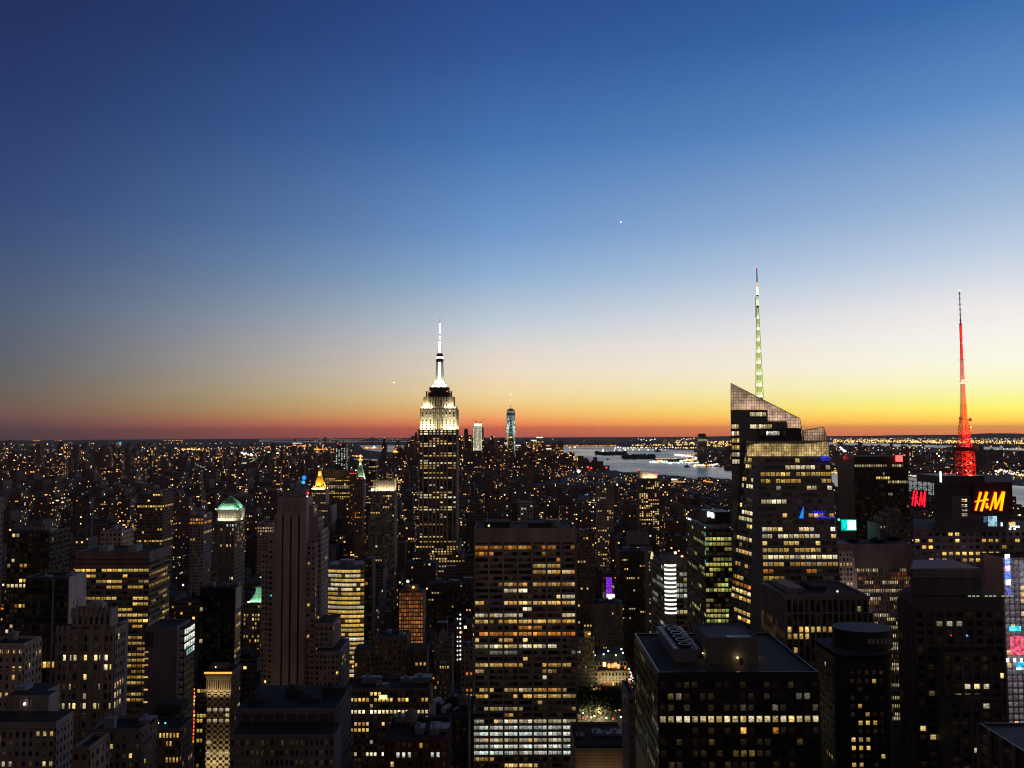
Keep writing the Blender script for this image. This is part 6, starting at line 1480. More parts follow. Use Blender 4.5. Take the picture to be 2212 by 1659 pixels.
def mansard():
    Y = 800; x0, x1, zt = BX(1284, 1357, 1430, Y); b = Building('mansard_building', 'ornate stone building with dark mansard roof and glowing arched windows by the park', 'building', (x0 + x1) / 2, Y + 12); b.wall_mats = [surf('park_stone', (.42, .38, .28)), ROOFD, DARK]
    b.box(x0, x1, Y, Y + 28, -5, zt - 8); bandx(b, x0, x1, Y, zt - 8.6, zt - 8, .8)
    b.front(x0, x1, Y, 4, zt - 9, 3.3, 4.2, .45, .35, lit_rule(157, p=.15, pal='orange', b=.6), .3, .25)
    b.box(x0 + 1, x1 - 1, Y + 2, Y + 26, zt - 8, zt); b.front(x0 + 1, x1 - 1, Y + 2, zt - 8, zt, 3.3, 4, .4, .3, lit_rule(158, p=.25, pal='orange', b=.7), .3, .25)
    m = MB(); m.frustum([(x0 + .5, Y + 1.5), (x1 - .5, Y + 1.5), (x1 - .5, Y + 27), (x0 + .5, Y + 27)], zt, [(x0 + 4, Y + 6), (x1 - 4, Y + 6), (x1 - 4, Y + 23), (x0 + 4, Y + 23)], zt + 6.5); b.part('roof', m, surf('slate', (.06, .075, .07), .6))
    for i, (u, v) in enumerate(((1281, 1416), (1300, 1414), (1310, 1407), (1338, 1403), (1341, 1411), (1326, 1416))): roof_lamp(b, XU(u, Y + 2), Y + 2, ZV(v, Y + 2), ((2.2, 2.6, 2.2), (2.6, 1.8, .8))[i == 5], .8, 160 if i % 2 else 0, (.8, 1, .8))
    for u, v, c in ((1306, 1436, (2.6, 1.6, .6)), (1316, 1439, (1.4, .7, .2)), (1324, 1439, (1.4, .6, .16)), (1330, 1437, (1.2, .7, .3)), (1336, 1440, (1.2, .6, .2))):
        m = MB(); p = PX(u, v, Y); m.box(p[0] - 1.3, p[0] + 1.3, Y + 1.3, Y + 1.62, p[1] - 2, p[1] + 2, c=c); b.part('arched_window', m, GLOW)
    lamp_strip(b.root, (x0 + x1) / 2, Y - 8, 22, 26, 1.5, 2600, (1, .78, .4), (0, .6, 1)); b.finish()  # lamp strip added without a fixture, brings warm light onto the mansard front
mansard()
b = tower('low_office', 'low building with a beige perforated wall and dark cluttered roof at the bottom', 'building', 1243, 1356, 1622, 420, 38, (1.4, 1.5, .72, .72, .2, .15, 1), lit_rule(159, p=0, dim=.006), mats=(surf('beige_panel', (.36, .26, .17)), ROOFD, DARK), zb=60, fin=False)
m = MB(); m.box(b.x0 + 1, b.x1 - 1, b.Y + 1.5, b.Y + 30, b.zt, b.zt + 2); b.part('roof_plant', m, ROOFD); clutter(b, b.x0, b.x1, b.Y + 10, b.Y + 29, b.zt + 2, 4, 4, 1.6, GREYM); lamp_strip(b.root, (b.x0 + b.x1) / 2, b.Y - 7, 84, 24, 1, 700, (1, .66, .36), (0, .5, 1)); b.finish()
tower('grey_pier', 'narrow grey slab between the park and the big dark block', 'building', 1357, 1371, 1506, 380, 22, (3, 4, .6, .6, .1, .08, 1), lit_rule(160, p=0, dim=.01), mats=(surf('pier_grey', (.2, .2, .21)), ROOFD, DARK), left=True)
# ---------- big dark block with rooftop plant (lower right)
def dark_block():
    Y = 280; x0, x1, zt = BX(1422, 1768, 1456, Y); dep = 53
    b = Building('dark_office_block', 'big black office block with rooftop plant and one bright row of square windows', 'office block', (x0 + x1) / 2, Y + 26); b.wall_mats = [GRANITE, surf('block_roof', (.06, .055, .055), .85, .3, .12, streak=False), DARK]
    b.box(x0, x1, Y, Y + dep, -5, zt); parapet(b, x0, x1, Y, Y + dep, zt, .7, .5)
    v6 = lambda y: (2400 + y * .405) / 1.852
    rows = [(v6(y), p, c, k) for y, p, c, k in ((862, .06, 'orange', .15), (965, .25, 'pale', .12), (1075, .25, 'pale', .11), (1185, .93, 'pale', .75), (1293, .35, 'orange', .75), (1400, .15, 'gold', .1), (1510, .2, 'gold', .12), (1615, .1, 'pale', .5))]
    zb = VB(Y); fh = 3.7; zf = ZV(v6(1240), Y) ; k = math.ceil((zf - zb) / fh); z0 = zf - k * fh
    top = zf + fh * 4
    b.front(x0, x1, Y, z0, top, 2.72, fh, .28, .46, lit_rule(161, p=.03, rows=rows, run=.35, b=1.0, half=9, dim=.015), .25, .2)
    b.left(x0, Y, Y + dep, z0, top, 2.7, fh, .25, .46, lit_rule(162, p=.25, pal='pale', b=.18, run=.5, rows=[(1580, .7, 'white', .2), (1610, .7, 'white', .2), (1640, .7, 'white', .2)], half=8), .25, .2); b.right(x1, Y, Y + dep, z0, top, 2.7, fh, .28, .46, lit_rule(163, p=.05), .25, .2)
    # penthouse
    a, c, _ = BX(1528, 1638, 1410, 291); zp = ZV(1382, 291); m = MB(); m.box(a, c, 291, 312, zt, zp); m.box(c - 12, c - 1, 306, 311, zp - .02, zp + .05); parap = MB()
    for xx in ((a, a + .3, 291, 312), (c - .3, c, 291, 312), (a + .3, c - .3, 291, 291.3), (a + .3, c - .3, 311.7, 312)): m.box(*xx, zp, zp + .5)
    b.part('penthouse', m, surf('plant_grey', (.115, .11, .115), .8))
    m = MB(); m.box(c - 10, c - 1.5, 292.5, 296, zp + .01, zp + .12); b.part('roof_hatch', m, GRANITE)
    # cooling tower bank running back
    t0, t1, _ = BX(1454.5, 1513, 1420, 294); tz = ZV(1404, 294); m = MB(); m.box(t0 + .6, t1 - .6, 294, 328, zt, tz - 1.2, 0); m.box(t0, t1, 293.6, 328.4, tz - 1.2, tz, 0, 0, True); b.part('cooling_tower', m, surf('cooling_grey', (.14, .14, .16), .6))
    for k in range(6):
        y = 297.5 + k * 5.2; m = MB(); m.lathe((t0 + t1) / 2, y, [(2.2, tz + .01), (2.2, tz + 1.2), (1.7, tz + 1.2), (1.7, tz + .3), (0, tz + .3)], 16); m.box((t0 + t1) / 2 - 1.7, (t0 + t1) / 2 + 1.7, y - .15, y + .15, tz + .7, tz + .9); b.part('fan', m, GRANITE)
    for k in range(9):
        for xx in (t0 + .2, t1 - 1.6): m = MB(); m.box(xx, xx + 1.4, 294.4 + k * 3.7, 296.6 + k * 3.7, tz + .01, tz + .4); b.part('louvre', m, WHITEM)
    for u, v, y in ((1503, 1402.5, 313), (1514.5, 1409.5, 303), (1518, 1411, 296.5)):
        p = PX(u, v, y); roof_lamp(b, p[0], y, p[1], (4.5, 2.4, .7), .22, 40)
    p = PX(1593, 1420.5, 290.5); roof_lamp(b, p[0], 290.4, p[1], (6, 3.8, 1.5), .3, 75); m = MB(); m.box(p[0] + .8, p[0] + 1.9, 290.9, 290.99, zt + .1, zt + 2.3); b.part('door', m, GRANITE)
    lamp_point(b.root, c + 2.5, 300, zt + 2.2, 60, (1, .45, .25))
    m = MB()
    for i in range(2): m.tube((XU(1518 + 55 * i, 288), 288, zt), (XU(1518 + 55 * i, 288), 288, zt + 2.4), .1, n=5)
    b.part('vent_pipe', m, STEEL); b.finish()
dark_block()
def pillar_block():
    Y = 440; x0, x1, zt = BX(1697, 1873, 1287, Y); dep = 41; b = Building('pillared_block', 'square dark block ringed with stone pillars, two rows of amber windows', 'office block', (x0 + x1) / 2, Y + 20); b.wall_mats = [surf('pillar_stone', (.24, .19, .18)), ROOFD, GRANITE]
    b.box(x0, x1, Y, Y + dep, -5, zt, 2); rows = [(z1_(740), .8, 'gold', 1.2), (z1_(782), .75, 'gold', .6), (z1_(868), .2, 'orange', .7), (z1_(912), .3, 'gold', .8), (z1_(640), .12, 'pale', .4), (z1_(690), .12, 'gold', 1)]
    b.front(x0, x1, Y, 20, zt - 1.5, 2.95, 3.55, .3, .2, lit_rule(165, p=.03, rows=rows, run=.6, half=6, dim=.004), .9, .2, 0, 2); b.left(x0, Y, Y + dep, 20, zt - 1.5, 2.95, 3.55, .3, .2, lit_rule(166, p=.03, rows=[(1320, .6, 'gold', .9), (1333, .4, 'gold', .6), (1345, .5, 'gold', .8)], half=9, dim=.004), .9, .2, 0, 2); b.right(x1, Y, Y + dep, 20, zt - 1.5, 2.95, 3.55, .3, .2, lit_rule(167, p=.05), .9, .2, 0, 2)
    bandx(b, x0, x1, Y, zt - 1.8, zt - .02, .95); z = ZV(1328, Y); b.wall.box(x0 - .4, x1 + .4, Y - .85, Y - .3, z, z + 1, 0); parapet(b, x0, x1, Y, Y + dep, zt, .8, .6)
    for k, (fa, fb, h) in enumerate(((.08, .2, 3), (.22, .3, 2.4), (.45, .62, 2.2))): m = MB(); m.box(x0 + (x1 - x0) * fa, x0 + (x1 - x0) * fb, Y + 6 + 4 * k, Y + 34, zt, zt + h); b.part('rooftop_unit', m, GREYM if k < 2 else ROOFD)
    m = MB(); m.tube((x0 + 24, Y + 30, zt), (x0 + 24, Y + 30, zt + 4), .5, n=6); m.tube((x0 + 22, Y + 30, zt + 4), (x0 + 27, Y + 30, zt + 4.6), .6, n=6); b.part('roof_crane', m, GRANITE); roof_lamp(b, XU(1802, Y + 4), Y + 4, zt + 1.5, (3, 3, 1.6), .45); b.finish()
pillar_block()
def round_roof():
    Y = 330; x0, x1, zt = BX(1809, 1932, 1416, Y); dep = 28; b = Building('round_cornered_tower', 'black tower with rounded roof corners and an oval penthouse, columns of small amber windows', 'office tower', (x0 + x1) / 2, Y + 14); b.wall_mats = [GRANITE, surf('slate_roof', (.05, .05, .06), .8, .2, .1, streak=False), DARK]
    r = 4; poly = []
    for cx, cy_, a0 in ((x0 + r, Y + r, pi), (x1 - r, Y + r, 1.5 * pi), (x1 - r, Y + dep - r, 0), (x0 + r, Y + dep - r, .5 * pi)):
        for i in range(6): a = a0 + i / 5 * pi / 2; poly.append((cx + r * cos(a), cy_ + r * sin(a)))
    b.wall.prism(poly, -5, zt, 0, 1); b.wall.prism([(p[0], p[1]) for p in poly], zt - 1.2, zt - .002, 0, 1, top=False); HERO_RECTS.append((Y, 1759, 1932, 1375, 1700))
    z0 = VB(Y); rows = [(z1_(y), p, 'gold', k) for y, p, k in ((1117, .2, .9), (1233, .3, 1), (1290, .3, .6), (1347, .15, 1), (1405, .3, .7), (1462, .2, .7), (1525, .65, 1.1), (1580, .3, 1.2), (1010, .2, .15))]
    b.front(x0 + r, x1 - r, Y, z0, zt - 5, 2.75, 3.3, .45, .5, lit_rule(170, p=.02, rows=rows, run=.4, half=6, dim=.012), .25, .2)
    b.left(x0, Y + r, Y + dep - r, z0, zt - 5, 2.6, 3.3, .5, .5, lit_rule(171, p=.08, pal='gold', b=.7), .25, .2)
    m = MB(); a, c, zz = BX(1806, 1931, 1358, Y + 12); n = 28; ell = [((a + c) / 2 + (c - a) / 2 * cos(2 * pi * i / n), Y + 15 + 9 * sin(2 * pi * i / n)) for i in range(n)]
    m.prism(ell, zt, zz - 1.2, 0); e2 = [((a + c) / 2 + (p[0] - (a + c) / 2) * 1.02, Y + 15 + (p[1] - Y - 15) * 1.02) for p in ell]; m.prism(e2, zz - 1.2, zz, bottom=True); b.part('penthouse', m, surf('oval_black', (.014, .014, .016), .6))
    for k in range(6): m = MB(); xx = (a + c) / 2 + (k - 1) * 1.6; m.box(xx, xx + 1.2, Y + 5.4, Y + 6, zt + 3, zt + 5); b.part('louvre', m, GREYM)
    b.finish()
round_roof()
def louvre_tower():
    Y = 380; D = 15; x0, x1, zt = BX(1974, 2166, 1290, Y); b = Building('louvre_topped_tower', 'massive dark tower with a pale louvred box on top and few lit windows', 'office tower', (x0 + x1) / 2, Y + 18); b.wall_mats = [surf('dark_stone', (.085, .07, .07), .6), ROOFD, GRANITE, surf('side_stone', (.05, .042, .042), .6)]
    b.wall.prism([(x0, Y), (x1, Y), (x1, Y + 38), (x0 * (Y + 38) / Y + 2, Y + 38), (x0, Y + D)], -5, zt, 0, 1); HERO_RECTS.append((Y, 1942, 2166, 1285, 1700)); z0 = VB(Y); v7 = lambda y: 1188 + y * .2837
    rows = [(v7(y), p, 'pale', k) for y, p, k in ((445, .1, .2), (540, .06, .4), (1005, .12, 1.1), (1090, .15, .2), (1205, .15, .8), (1385, .25, 1), (1550, .1, .6), (1240, .1, .6))]
    b.front(x0, x1, Y, z0, zt - 6, 4.4, 3.9, .38, .42, lit_rule(175, p=.02, rows=rows, run=.2, half=6, dim=.008), .5, .3); b.left(x0, Y, Y + D, z0, zt - 3, 2.2, 3.9, .5, .3, lit_rule(176, p=.07, pal='gold', b=.5, dim=.008), .6, .2)
    a, c, z = BX(1966, 2120, 1228, Y + 4); m = MB(); m.prism([(a, Y + 4), (c, Y + 4), (c, Y + 30), (a * (Y + 30) / (Y + 4) + 2, Y + 30)], zt, z); b.part('louvre_box', m, surf('louvre_box', (.075, .07, .075), .6)); m = MB()
    for k in range(6): zz = z - .2 - k * .62; m.box(a + 1, c - .3, Y + 3.6, Y + 3.99, zz - .42, zz)
    b.part('louvre', m, surf('louvre_grey', (.2, .185, .19), .6))
    b.glow('ledge_light', lambda m: [m.box(a + 22 + i * 1.9, a + 23.2 + i * 1.9, Y - .3, Y - .05, zt + .2, zt + .75, c=(.3, .36, .22)) for i in range(13) if i % 4])
    for k, (ua, ub, v) in enumerate(((2036, 2158, 1408), (2050, 2164, 1510))): p0, p1, zz = BX(ua, ub, v, Y - 8 - 6 * k); b.box(p0, p1, Y - 8 - 6 * k, Y - .6 - 6 * k, -5, zz); b.front(p0, p1, Y - 8 - 6 * k, z0, zz - 1, 4.2, 3.9, .35, .45, lit_rule(177 + k, p=.02, rows=rows, run=.2, half=6, dim=.008), .6, .3)
    roof_lamp(b, XU(2041, Y), Y - .5, ZV(v7(660), Y), (1.4, .06, .05), .3); roof_lamp(b, XU(2075, Y), Y - .5, ZV(v7(662), Y), (.2, .35, .9), .5); b.finish()
louvre_tower()
def fin_corner():
    b = Building('finned_building', 'grey roofed building with dark vertical fins cutting into the bottom right corner', 'office block', 185, 250); b.wall_mats = [GRANITE, surf('grey_roof', (.16, .155, .165), .8, .2, .1, streak=False), surf('fin_stone', (.16, .13, .13))]
    X = 155.0; zt = ZV(1570, 282); b.box(X, 260, 190, 282, -5, zt); parapet(b, X, 260, 190, 282, zt, .8, .6)
    for k in range(14): y = 281.5 - k * 6.5; b.wall.box(X - .9, X - .02, y - .5, y + .5, 40, zt + .9, 2)
    b.left(X, 190, 282, 60, zt - 1, 6.5, 4, .05, .3, lit_rule(180, p=0, dim=.004), .1, .1); b.finish()
fin_corner()
# ---------- right of the faceted tower
def red_lamp_tower():
    Y = 800; x0, x1, zt = BX(1845, 1961, 986, Y); b = Building('red_lamp_tower', 'broad black tower with two square red lights at its top corners', 'skyscraper', (x0 + x1) / 2, Y + 25); b.wall_mats = [surf('brown_black', (.035, .028, .028), .45), ROOFD, DARK]; dep = 34
    b.box(x0, x1, Y, Y + dep, -5, zt); v8 = lambda y: 891 + y * .25; rows = [(v8(y), p, 'pale', k) for y, p, k in ((475, .45, .5), (497, .1, .4), (518, .4, .5), (603, .4, .55), (625, .12, .4), (690, .45, .7), (720, .1, .3), (880, .1, .35))]
    b.front(x0, x1, Y, 60, zt - 7, 2.2, 3.9, .25, .4, lit_rule(181, p=.035, rows=rows, run=.7, half=2.6, pal='gold', b=.9), .25, .2)
    xl = XU(1814, Y + dep + 8); b.wall.prism([(xl, Y + dep + 8), (x0 - .02, Y), (x0 - .02, Y + dep + 8)], -5, zt, 0, 1)
    b.facade([(xl, Y + dep + 8, 60), (x0 - .02, Y, 60), (x0 - .02, Y, zt - 7), (xl, Y + dep + 8, zt - 7)], 12, 44, .25, .4, lit_rule(182, p=.05, pal='gold', b=.5), .25, .2)
    b.glow('red_light', lambda m: m.box(XU(1934.5, Y), XU(1949, Y), Y - .9, Y - .3, ZV(1000, Y), ZV(986.5, Y), c=(2.8, .22, .2))); b.glow('red_light', lambda m: m.box(XU(1818, Y + 38), XU(1825, Y + 38), Y + 34, Y + 36, ZV(999.5, Y + 36), ZV(986.5, Y + 36), c=(2.8, .22, .2)))
    lamp_point(b.root, XU(1941, Y), Y - 4, ZV(993, Y), 900, (1, .05, .05), 2); lamp_point(b.root, XU(1817, Y + 30), Y + 26, ZV(993, Y), 900, (1, .05, .05), 2); b.finish()
    Ys = 770; o = thing('video_sign', 'bright teal and white video sign hanging on the dark tower beside the faceted glass one', 'sign', (XU(1830, Ys), Ys, 0)); m = MB(); s0, s1 = XU(1814, Ys), XU(1846, Ys); za, zb = ZV(1148.5, Ys), ZV(1125, Ys)
    m.box(s0 - .4, s1 + .4, Ys, Ys + 1.4, za - .4, zb + .4); m.box(s0 + 3, s0 + 5, Ys + 1.4, Ys + 12, za + 2, za + 3); obj('sign_case', m, [DARK], o); m = MB(); m.box(s0, s1, Ys - .3, Ys - .02, za, zb, c=(.0, .75, .62)); obj('screen', m, [SCREEN], o)
    m = MB(); m.box(s0 + 5.5, s1 - .7, Ys - .5, Ys - .32, za + .8, zb - .8, c=(1.6, 2.2, 2.0)); obj('screen', m, [GLOW], o); m = MB(); m.ball(XU(1809, Ys), Ys, ZV(1125, Ys), 1.2, (.05, 1.4, 1.1)); obj('lamp', m, [GLOW], o); lamp_point(o, (s0 + s1) / 2, Ys - 3, za - 2, 900, (.1, 1, .85), 2)
red_lamp_tower()
b = tower('stepped_stone_tower', 'dim stone tower with a stepped crown in front of the red lamp tower', 'tower', 1900, 1966, 1134, 740, 26, (2.6, 3.6, .5, .45, .4, .3, 1), lit_rule(184, p=.05, pal='white', b=.4, dim=.02), mats=(surf('stepped_stone', (.15, .12, .11)), ROOFD, DARK), zb=40, fin=False)
for k, (ua, ub, v) in enumerate(((1908, 1958, 1118), (1916, 1950, 1107), (1926, 1942, 1098))): a, c, z = BX(ua, ub, v, 743 + k); b.box(a, c, 743 + 2 * k, 764 - 2 * k, b.zt - 3, z); b.front(a, c, 743 + 2 * k, b.zt, z - .6, 2.6, 3.2, .5, .3, lit_rule(185, p=0, dim=.02), .4, .3)
b.finish()
def striped_block():
    Y = 640; x0, x1, zt = BX(1838, 1972, 1176, Y); b = Building('striped_block', 'finely striped block with white and reddish lit floors', 'office block', (x0 + x1) / 2, Y + 15); b.wall_mats = [surf('stripe_stone', (.46, .40, .40)), ROOFD, DARK]; b.box(x0, x1, Y, Y + 30, -5, zt)
    rows = [(z1_(y), p, c, k) for y, p, c, k in ((290, .2, 'gold', .7), (322, .95, 'pale', .9), (345, .4, 'white', .8), (370, .5, 'pale', .7), (397, .4, 'red', .45), (440, .4, 'orange', .4), (470, .2, 'red', .5), (497, .9, 'pale', .9), (522, .6, 'white', .8), (600, .3, 'gold', .6), (625, .3, 'gold', .5), (722, .9, 'pale', .9), (748, .7, 'pale', .8))]
    b.front(x0, x1, Y, 40, zt - 18, 1.35, 3.1, .42, .2, lit_rule(186, p=.35, rows=rows, run=.8, half=4, pal='pale', b=.55, dim=.03), .5, .2); piers(b, x0, x1, Y, zt - 18, zt, 40, .55, .5); b.right(x1, Y, Y + 30, 40, zt, 1.6, 3.1, .5, .2, lit_rule(187, p=.1), .4, .2); clutter(b, x0, x1, Y, Y + 30, zt, 18, 3, 4, ROOFD); b.finish()
    b = tower('cream_setback_building', 'pale cream building with stepped right shoulder beside the faceted glass tower', 'building', 1812, 1841, 1193, 610, 24, (2.6, 3.5, .45, .4, .3, .25, 1), lit_rule(188, p=.05, rows=[(1262, .7, 'pale', .7)], half=5, dim=.05), mats=(surf('cream_stone_pale', (.52, .46, .45)), ROOFD, DARK), zb=30, fin=False)
    for ua, ub, v in ((1841, 1846, 1204), (1846, 1851, 1232)): a, c, z = BX(ua, ub, v, 612); b.box(a, c, 612, 632, -5, z)
    m = MB(); a, c, z = BX(1812, 1836, 1174, 616); m.box(a, c, 616, 630, b.zt, z); b.part('penthouse', m, STONE); lamp_strip(b.root, (b.x0 + b.x1) / 2, 590, b.zt - 40, 12, 4, 1500, (1, .75, .75), (0, 1, .7)); b.finish()
    tower('white_pier', 'small white windowless slab at the foot of the striped block', 'building', 1874, 1887, 1320, 560, 10, (8, 9, .3, .3, .05, .05, 1), lit_rule(189, p=0, dim=.05), mats=(surf('white_render', (.6, .56, .56)), ROOFD, DARK), zb=60)
striped_block()
# screens of the bright square beyond the right edge
def square_signs():
    Y = 555; b = Building('screen_tower', 'hazy violet lit building faced with giant video screens at the right edge', 'building', XU(2200, Y), Y + 10); b.wall_mats = [surf('violet_panel', (.34, .28, .34)), ROOFD, DARK]; x0, x1, zt = BX(2166, 2290, 1205, Y); b.box(x0, x1, Y, Y + 30, -5, zt)
    vr = random.Random(190)
    b.front(x0, x1, Y, 40, zt - 1, 3.4, 4.2, .2, .3, lambda i, j, v: (.9, .62, .25) if vr.random() < .1 else tuple(q * vr.uniform(.08, .2) for q in [.9]) * 3, .3, .3)  # dim glow put into the remaining panes, imitating hazy light on the facade
    def sc(u0, u1, v0, v1, c, y=Y - 2.0, mat=SCREEN): m = MB(); m.box(XU(u0, y), XU(u1, y), y, y + .5, ZV(v1, y), ZV(v0, y), c=c); b.part('screen', m, mat)
    for v0, v1, c in ((1201, 1212, (1.2, 1.3, 1.6)), (1212, 1225, (.3, .45, 1.5)), (1225, 1238, (1.4, .9, 1.5)), (1240, 1253, (.15, .3, 1.5)), (1255, 1268, (1.3, 1.4, 1.7)), (1275, 1290, (.12, .14, .6))): sc(2164, 2174, v0, v1, c)
    sc(2169, 2235, 1378, 1419, (.85, .12, .2)); sc(2180, 2240, 1434, 1451, (.05, .6, 1.1)); sc(2180, 2240, 1446, 1451, (1.2, 1.6, 1.8), Y - 2.3); sc(2168, 2192, 1357, 1367, (.1, .9, 1.3))
    for u in (2161, 2176, 2190, 2205, 2220): m = MB(); m.box(XU(u, Y - 3) - .7, XU(u, Y - 3) + .7, Y - 3.4, Y - 3, ZV(1431, Y), ZV(1423, Y), c=(2.6, 2.6, 2.2)); b.part('lamp', m, GLOW)
    for v in (1226, 1246, 1260, 1278): m = MB(); m.ball(XU(2211, Y - 3), Y - 3, ZV(v, Y), 1.6, (2.4, 2.5, 3)); b.part('lamp', m, GLOW)
    lamp_point(b.root, XU(2230, Y - 30), Y - 40, ZV(1270, Y), 7000, (.72, .62, 1), 8); lamp_point(b.root, XU(2200, Y - 26), Y - 26, ZV(1400, Y), 5000, (1, .4, .6), 6); b.finish()
square_signs()
# ================================================================== downtown skyline
UD = lambda x: 961 + x * .1391
VD = lambda y: 837 + y * .1391
def city_box(mb, x0, x1, y0, y1, z0, z1, rng, cell, share, bright, tone, roof=1):
    """walls with the window pattern laid out in whole window units"""
    off = rng.randrange(1, 900) * 7; ofv = rng.randrange(1, 900) * 5
    c = (share, bright, tone)
    P = [(x0, y0), (x1, y0), (x1, y1), (x0, y1)]
    nv = max(1, round((z1 - max(z0, 0)) / (cell * 1.12)))
    for i in range(4):
        j = (i + 1) % 4
        L = abs(P[j][0] - P[i][0]) + abs(P[j][1] - P[i][1]); nu = max(1, round(L / cell)); o = off + i * 61
        mb.face([(P[i][0], P[i][1], z0), (P[j][0], P[j][1], z0), (P[j][0], P[j][1], z1), (P[i][0], P[i][1], z1)], 0, c, ((o, ofv), (o + nu, ofv), (o + nu, ofv + nv), (o, ofv + nv)))
    mb.face([(p[0], p[1], z1) for p in P], roof, c)
CM = [CITY, ROOFD]
# small things on a roof, added to the same masonry mesh of a far building
def roof_bits(mb, x0, x1, y0, y1, z, rng):
    w, d = x1 - x0, y1 - y0
    for _ in range(rng.choice((0, 1, 1, 2))):
        a = x0 + w * rng.uniform(.05, .6); b_ = y0 + d * rng.uniform(.1, .6)
        mb.box(a, a + w * rng.uniform(.15, .35), b_, b_ + d * rng.uniform(.15, .35), z, z + rng.uniform(2, 5), 1, 1)
    if rng.random() < .35:
        r = rng.uniform(1.3, 2.1); a = x0 + w * rng.uniform(.2, .8); b_ = y0 + d * rng.uniform(.2, .8)
        mb.lathe(a, b_, [(r, z + 2.2), (r, z + 5.2), (0, z + 6.6)], 8, 1)
        for q in (-1, 1): mb.tube((a + q * r * .7, b_, z), (a + q * r * .7, b_, z + 2.3), .18, n=4, m=1, cap=False)
def far_tower(name, label, cat, x0, x1, y, Y, share, bright, tone=.3, cell=7.5, tops=(), seed=0, dep=None, extra=None):
    """a downtown tower measured in the enlarged photograph, standing at its real distance"""
    rng = random.Random(seed + x0); a, b_ = XU(UD(x0), Y), XU(UD(x1), Y); zt = ZV(VD(y), Y, UD(x0)); mb = MB(); dep = dep or (b_ - a)
    bright *= 2.0; share = min(.9, share * 1.25)
    city_box(mb, a, b_, Y, Y + dep, drop(a, Y) - 3, zt, rng, cell, share, bright, tone)
    for fa, fb, y2 in tops:
        city_box(mb, a + (b_ - a) * fa, a + (b_ - a) * fb, Y + dep * .2, Y + dep * .8, zt - 1, ZV(VD(y2), Y, UD(x0)), rng, cell, share, bright, tone)
    o = obj(name, mb, CM); tag(o, label, cat, 'downtown skyline'); HERO_RECTS.append((Y, UD(x0), UD(x1), VD(y), 1100))
    o['_x'] = (a, b_, Y, zt)
    return o
far_tower('downtown_tower', 'dark downtown block with small roof lights hard right of the mast skyscraper', 'tower', 203, 300, 752, 5600, .12, 1.2, seed=1)
o = far_tower('downtown_tower', 'black slim tower with a narrower top and red lamp right of the mast skyscraper', 'tower', 297, 357, 660, 5900, .03, .8, .0, tops=((.12, .88, 640),), seed=2)
far_tower('downtown_tower', 'dark tower dotted with aqua white windows under red roof lamps', 'tower', 357, 416, 738, 5750, .10, 2.2, .6, 9, seed=3)
far_tower('downtown_tower', 'greenish lit low tower beside the brilliantly lit unfinished one', 'tower', 575, 622, 800, 5800, .4, .9, .6, 7, seed=5)
far_tower('downtown_tower', 'low dark downtown block with red lamps beside the bright unfinished tower', 'tower', 628, 706, 832, 5600, .16, 1.0, .2, 7, seed=6)
far_tower('downtown_tower', 'flat topped dark tower midway between the unfinished tower and the chamfered one', 'tower', 706, 769, 752, 5900, .10, 1.0, .2, 8, seed=7)
far_tower('downtown_tower', 'gold lit tower directly left of the chamfered glass tower', 'tower', 868, 968, 792, 5600, .45, .9, .4, 7, tops=((.1, .5, 782),), seed=8)
far_tower('downtown_tower', 'pale green lit block at the left foot of the gold lit tower', 'tower', 815, 868, 830, 5550, .4, .55, .7, 7, seed=9)
far_tower('downtown_tower', 'dark block topped by a white light line right of the chamfered glass tower', 'tower', 1095, 1190, 905, 5700, .08, 1.0, .2, 7, seed=11)
far_tower('downtown_tower', 'dark tower with white lit crown left of the golden floors', 'tower', 1262, 1330, 850, 5900, .2, 1.0, .3, 7, tops=((.1, .6, 815),), seed=12)
far_tower('downtown_tower', 'tower with floor upon floor of golden light beside the harbour', 'tower', 1372, 1530, 838, 6000, .85, 1.1, .3, 6.5, seed=13)
far_tower('downtown_tower', 'square tower with golden upper floors and red corner lamps by the harbour', 'tower', 1660, 1830, 932, 6000, .45, .9, .3, 7, seed=14)
far_tower('downtown_tower', 'pale tower with a glowing white top left of the red lamp cornered one', 'tower', 1570, 1655, 960, 5900, .3, .9, .6, 7, seed=15)
far_tower('downtown_tower', 'low dark riverside block with aqua lights by the stepped apartment tower', 'tower', 1832, 1925, 1018, 5900, .15, 1.2, .3, 8, seed=16)
far_tower('downtown_apartments', 'stepped riverside apartment tower full of small amber windows at the skyline end', 'tower', 1937, 2065, 1090, 5700, .3, 1.3, .2, 8, tops=((.0, .62, 1003),), seed=17)
far_tower('downtown_tower', 'dark tower behind the floodlit mast tower shaft, left side, with a lit white lantern', 'tower', -470, -430, 720, 5800, .1, 1.0, .2, 8, tops=((.2, .8, 690),), seed=18)
far_tower('downtown_tower', 'left of two slim dark twin towers at the left of the mast skyscraper', 'tower', -415, -385, 640, 5400, .12, .8, .1, 8, seed=19)
far_tower('downtown_tower', 'right of two slim dark twin towers, touching the mast skyscraper', 'tower', -380, -350, 640, 5410, .12, .8, .1, 8, seed=20)
far_tower('downtown_tower', 'broad dark stepped block left of the slim twin towers', 'tower', -545, -470, 790, 5700, .15, .8, .2, 8, tops=((.3, .9, 755),), seed=21)
far_tower('downtown_tower', 'dark gothic topped tower standing alone left of the downtown group', 'tower', -985, -905, 870, 5000, .08, .9, .1, 8, tops=((.2, .7, 800), (.35, .55, 770)), seed=22)
def tag_lamp(name, label, cat, u, v, Y, r, c, group=None):
    m = MB(); p = PX(u, v, Y); m.ball(p[0], Y, p[1], r, c, n=8, k=5); o = obj(name, m, [GLOW]); tag(o, label, cat, group); return o
